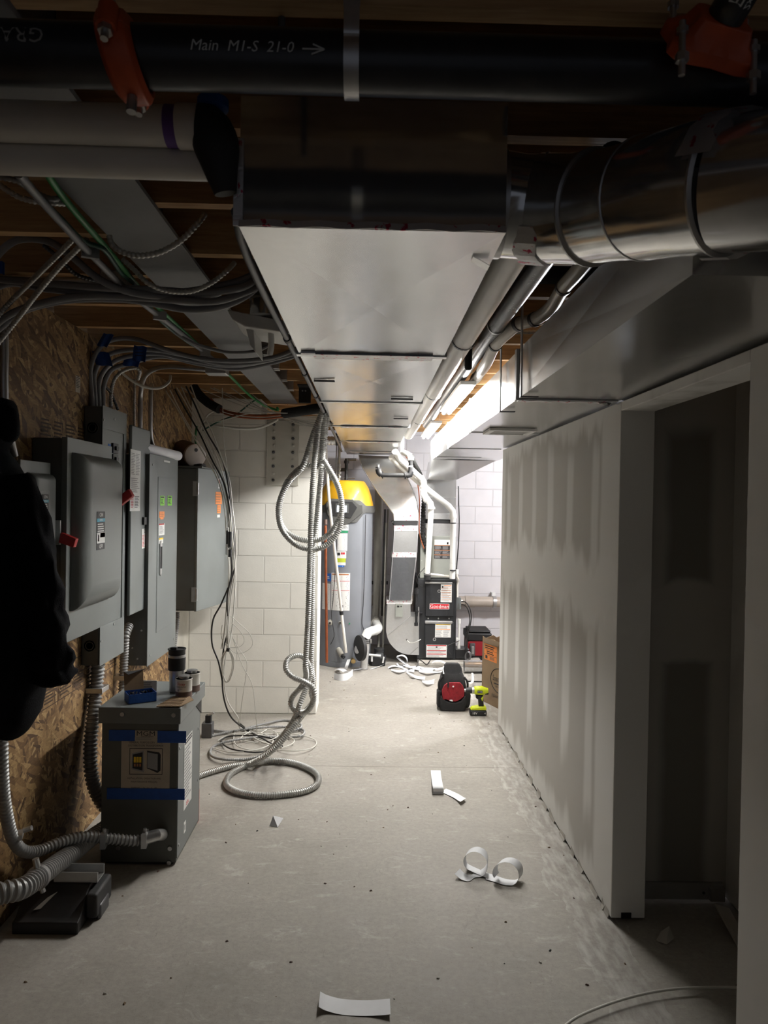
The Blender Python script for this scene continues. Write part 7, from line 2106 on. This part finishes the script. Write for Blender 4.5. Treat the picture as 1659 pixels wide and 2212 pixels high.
m = MB(); m.text('18V', V((dp(1024, 1545).x, DD - .0362, .022)), RX, UZ, .026, 'white', .0005); m.text('4', V((dp(1046, 1545).x, DD - .0362, .022)), RX, UZ, .02, 'white', .0005); part('battery_print', m, t, smooth=False)

# ------------------------------------------------------------------ paper strips
PAP = 'torn white tape backing paper'


def strip(pts, wv, label, group=None, mat='paper', th=.0007, name='paper_strip'):
    m = MB(); m.ribbon(pts, wv, th, mat); return solo(name, m, label, 'paper', group, ang=70)


def fp(px, py, h=0.002): return PZ(px, py, h)


strip([fp(941, 1664, .004), fp(942, 1674, .006), fp(943, 1682, .02), fp(945, 1694, .045), fp(947, 1704, .035), fp(947, 1712, .006), fp(945, 1716, .003)], (.06, 0, .0), 'curled white paper strip on the floor nearest the looped conduit, upper part')
strip([fp(958, 1707, .004), fp(970, 1712, .004), fp(985, 1719, .006), fp(996, 1726, .012), fp(1001, 1728, .02)], (.035, .05, 0), 'white paper tail lying right of the curled strip')
c1 = PZ(1030, 1890, .0)
ring1 = [c1 + V((.05 * math.sin(a_) + .0, .0 + .008 * a_, .052 - .050 * math.cos(a_))) for a_ in [-.6 + k * (2 * PI) / 14 for k in range(15)]]
strip([fp(988, 1882, .022), fp(1000, 1893, .006), fp(1015, 1897, .003)] + ring1[1:] + [fp(1055, 1892, .003), fp(1075, 1897, .003)], [(.03, .05, 0), (.0, .055, 0), (.02, .05, 0), (.02, .05, 0), (.0, .05, .0)], 'white paper strip curled in an upright ring, left of the pair near the middle')
c2 = PZ(1108, 1908, .0)
ring2 = [c2 + V((.045 * math.sin(a_) - .006 * a_, .006 * a_, .048 - .045 * math.cos(a_))) for a_ in [-.2 + k * (1.8 * PI) / 14 for k in range(15)]]
strip([fp(1052, 1893, .004), fp(1075, 1900, .003), fp(1090, 1905, .003)] + ring2, [(.02, .05, 0), (.03, .045, 0), (.03, .045, 0)], 'white paper strip curled in a leaning loop, right of the pair near the middle')
strip([fp(690, 2158, .022), fp(705, 2166, .008), fp(735, 2174, .002), fp(770, 2177, .002), fp(805, 2177, .004), fp(843, 2174, .014)], (.0, .075, 0), 'slightly curved white paper strip on the floor at the bottom of the view')
m = MB()
a_, b_, c_, d_ = fp(582, 1784), fp(600, 1787), fp(605, 1765, .02), fp(590, 1762, .045)
m.add([a_, b_, c_, d_, d_ + V((.05, .02, -.02))], [(0, 1, 3), (1, 2, 3), (1, 4, 3)], 'paper')
m.prism([a_, b_, d_], (.002, .002, 0), 'paper')
solo('paper_scrap', m, 'small folded grey paper scrap on the floor right of the transformer', 'paper', smooth=False)
m = MB(); q = fp(1436, 2033); m.prism([q + V((-.03, 0, 0)), q + V((.0, -.02, 0)), q + V((.035, .0, .01)), q + V((.03, .03, .035)), q + V((-.005, .02, .02))], (0, .004, .004), 'paper_dusty'); solo('drywall_scrap', m, 'torn drywall scrap at the foot of the door opening', 'scrap', smooth=False)
m = MB(); q = fp(1382, 2026); m.box(1.02, 1.06, 2.896, 2.8995, .0125, .035, 'black');
struct('trim_4', m)
m = MB(); q = PZ(1600, 2100, 0); m.prism([V((1.40, 2.72, .0)), V((1.44, 2.70, .0)), V((1.45, 2.9, .05)), V((1.40, 2.92, .06))], (.004, 0, .004), 'paper_dusty'); solo('drywall_scrap', m, 'leaning drywall offcut inside the door opening at right', 'scrap')
cable([(1180, 2260, 'f'), (1230, 2208, 'f'), (1290, 2178, 'f'), (1370, 2152, 'f'), (1450, 2137, 'f'), (1530, 2133, 'f'), (1600, 2133, 'f')], .0045, 'cable_white', 'pale cord curving over the floor at bottom right', 'floor_cable', 'cord', None, seg=8, step=.03)
cable([(1590, 2129, ('z', .01)), (1610, 2134, ('z', .015)), (1640, 2140, ('z', .01))], .004, 'cable_black', 'dark end of wire where the cord meets the near wall', 'floor_wire', 'wire', None, seg=8, step=.03)
# pile at the back
strip([fp(722, 1464, .012), fp(735, 1466, .02), fp(750, 1463, .025), fp(762, 1455, .02)], (0, .01, .08), 'upright crumpled white paper in front of the heater', 'papers in front of heater and furnace')
strip([fp(728, 1445, .02), fp(738, 1446, .05), fp(745, 1450, .04), fp(752, 1452, .01)], (.04, .05, 0), 'folded white paper standing behind the crumpled one at the heater', 'papers in front of heater and furnace')
strip([fp(746, 1447, .002), fp(750, 1435, .06), fp(754, 1424, .09)], (.035, .0, .01), 'narrow white strip rising from the paper heap by the heater valve', 'papers in front of heater and furnace')
strip([fp(764, 1447, .004), fp(778, 1445, .01), fp(790, 1443, .006)], (.02, .06, 0), 'flat white strip right of the paper heap by the heater', 'papers in front of heater and furnace')
strip([fp(801, 1445, .004), fp(815, 1441, .008), fp(832, 1434, .02), fp(840, 1430, .03)], (.02, .05, 0), 'straight white strip in front of the black pump', 'papers in front of heater and furnace')
ps = [([(838, 1443), (850, 1438), (865, 1441), (880, 1447)], 'wavy white strip at the left of the furnace paper pile'), ([(845, 1447), (862, 1450), (880, 1448), (895, 1449)], 'lower flat white strip in the furnace paper pile'), ([(880, 1440), (895, 1443), (915, 1446), (935, 1447)], 'long flat white strip at the middle of the furnace paper pile'), ([(905, 1450), (925, 1452), (945, 1452), (955, 1450)], 'flat white strip reaching right in the furnace paper pile'), ([(878, 1452), (890, 1458), (900, 1463), (918, 1465)], 'pale strip lying lowest in the furnace paper pile'), ([(912, 1472), (925, 1474), (938, 1472)], 'lone white strip between paper pile and backpack'), ([(870, 1436), (885, 1441), (900, 1440), (915, 1443)], 'crumpled white strip in the heart of the furnace paper pile'), ([(940, 1447), (955, 1444), (968, 1443)], 'short white strip right of the rolled loop')]
for k, (pp, l_) in enumerate(ps):
    strip([fp(a_, b_, .004 + (.02 if i % 2 else 0) + .002 * k) for i, (a_, b_) in enumerate(pp)], [(.0, .07, .0), (.01, .06, .015 * (k % 3))], l_, 'papers in front of heater and furnace')
c3 = PZ(868, 1440, 0)
strip([c3 + V((.055 * math.sin(a_), .01 * a_, .055 - .052 * math.cos(a_))) for a_ in [-1.2 + k * 2 * PI / 13 for k in range(12)]] + [fp(885, 1440, .003)], (.01, .07, 0), 'white strip rolled in a ring at the back of the paper pile', 'papers in front of heater and furnace')
c4 = PZ(948, 1446, 0)
strip([fp(928, 1447, .003)] + [c4 + V((.07 * math.sin(a_), .01 * a_, .040 - .038 * math.cos(a_))) for a_ in [-.6 + k * 2 * PI / 13 for k in range(12)]], (.01, .07, 0), 'white strip rolled in a flat loop in front of the furnace', 'papers in front of heater and furnace')
# crumbs of mortar and plaster
m = MB(); rd = random.Random(21)
for k in range(150):
    x_, y_ = rd.uniform(-1.2, .95), rd.uniform(1.3, 7.0)
    if x_ < -.39 and y_ > 5.6 or x_ < -.8 and 3.3 < y_ < 3.85: continue
    s_ = rd.uniform(.002, .007)
    a = rd.random() * PI
    m.T = Matrix.Translation((x_, y_, 0)) @ Matrix.Rotation(a, 4, 'Z')
    m.hexa([(-s_, -s_ * .6, 0), (s_, -s_ * .5, 0), (s_ * .8, s_ * .6, 0), (-s_ * .7, s_ * .5, 0)], [(-s_ * .5, -s_ * .3, s_ * .7), (s_ * .6, -s_ * .3, s_ * .6), (s_ * .5, s_ * .3, s_ * .8), (-s_ * .4, s_ * .3, s_ * .6)], rd.choice(['paper_dusty', 'cup_brown', 'card_dark', 'ink']))
m.T = None
o = solo('floor_debris', m, 'scattered crumbs of plaster, wood and mortar over the concrete floor', 'debris', smooth=False); o['kind'] = 'stuff'
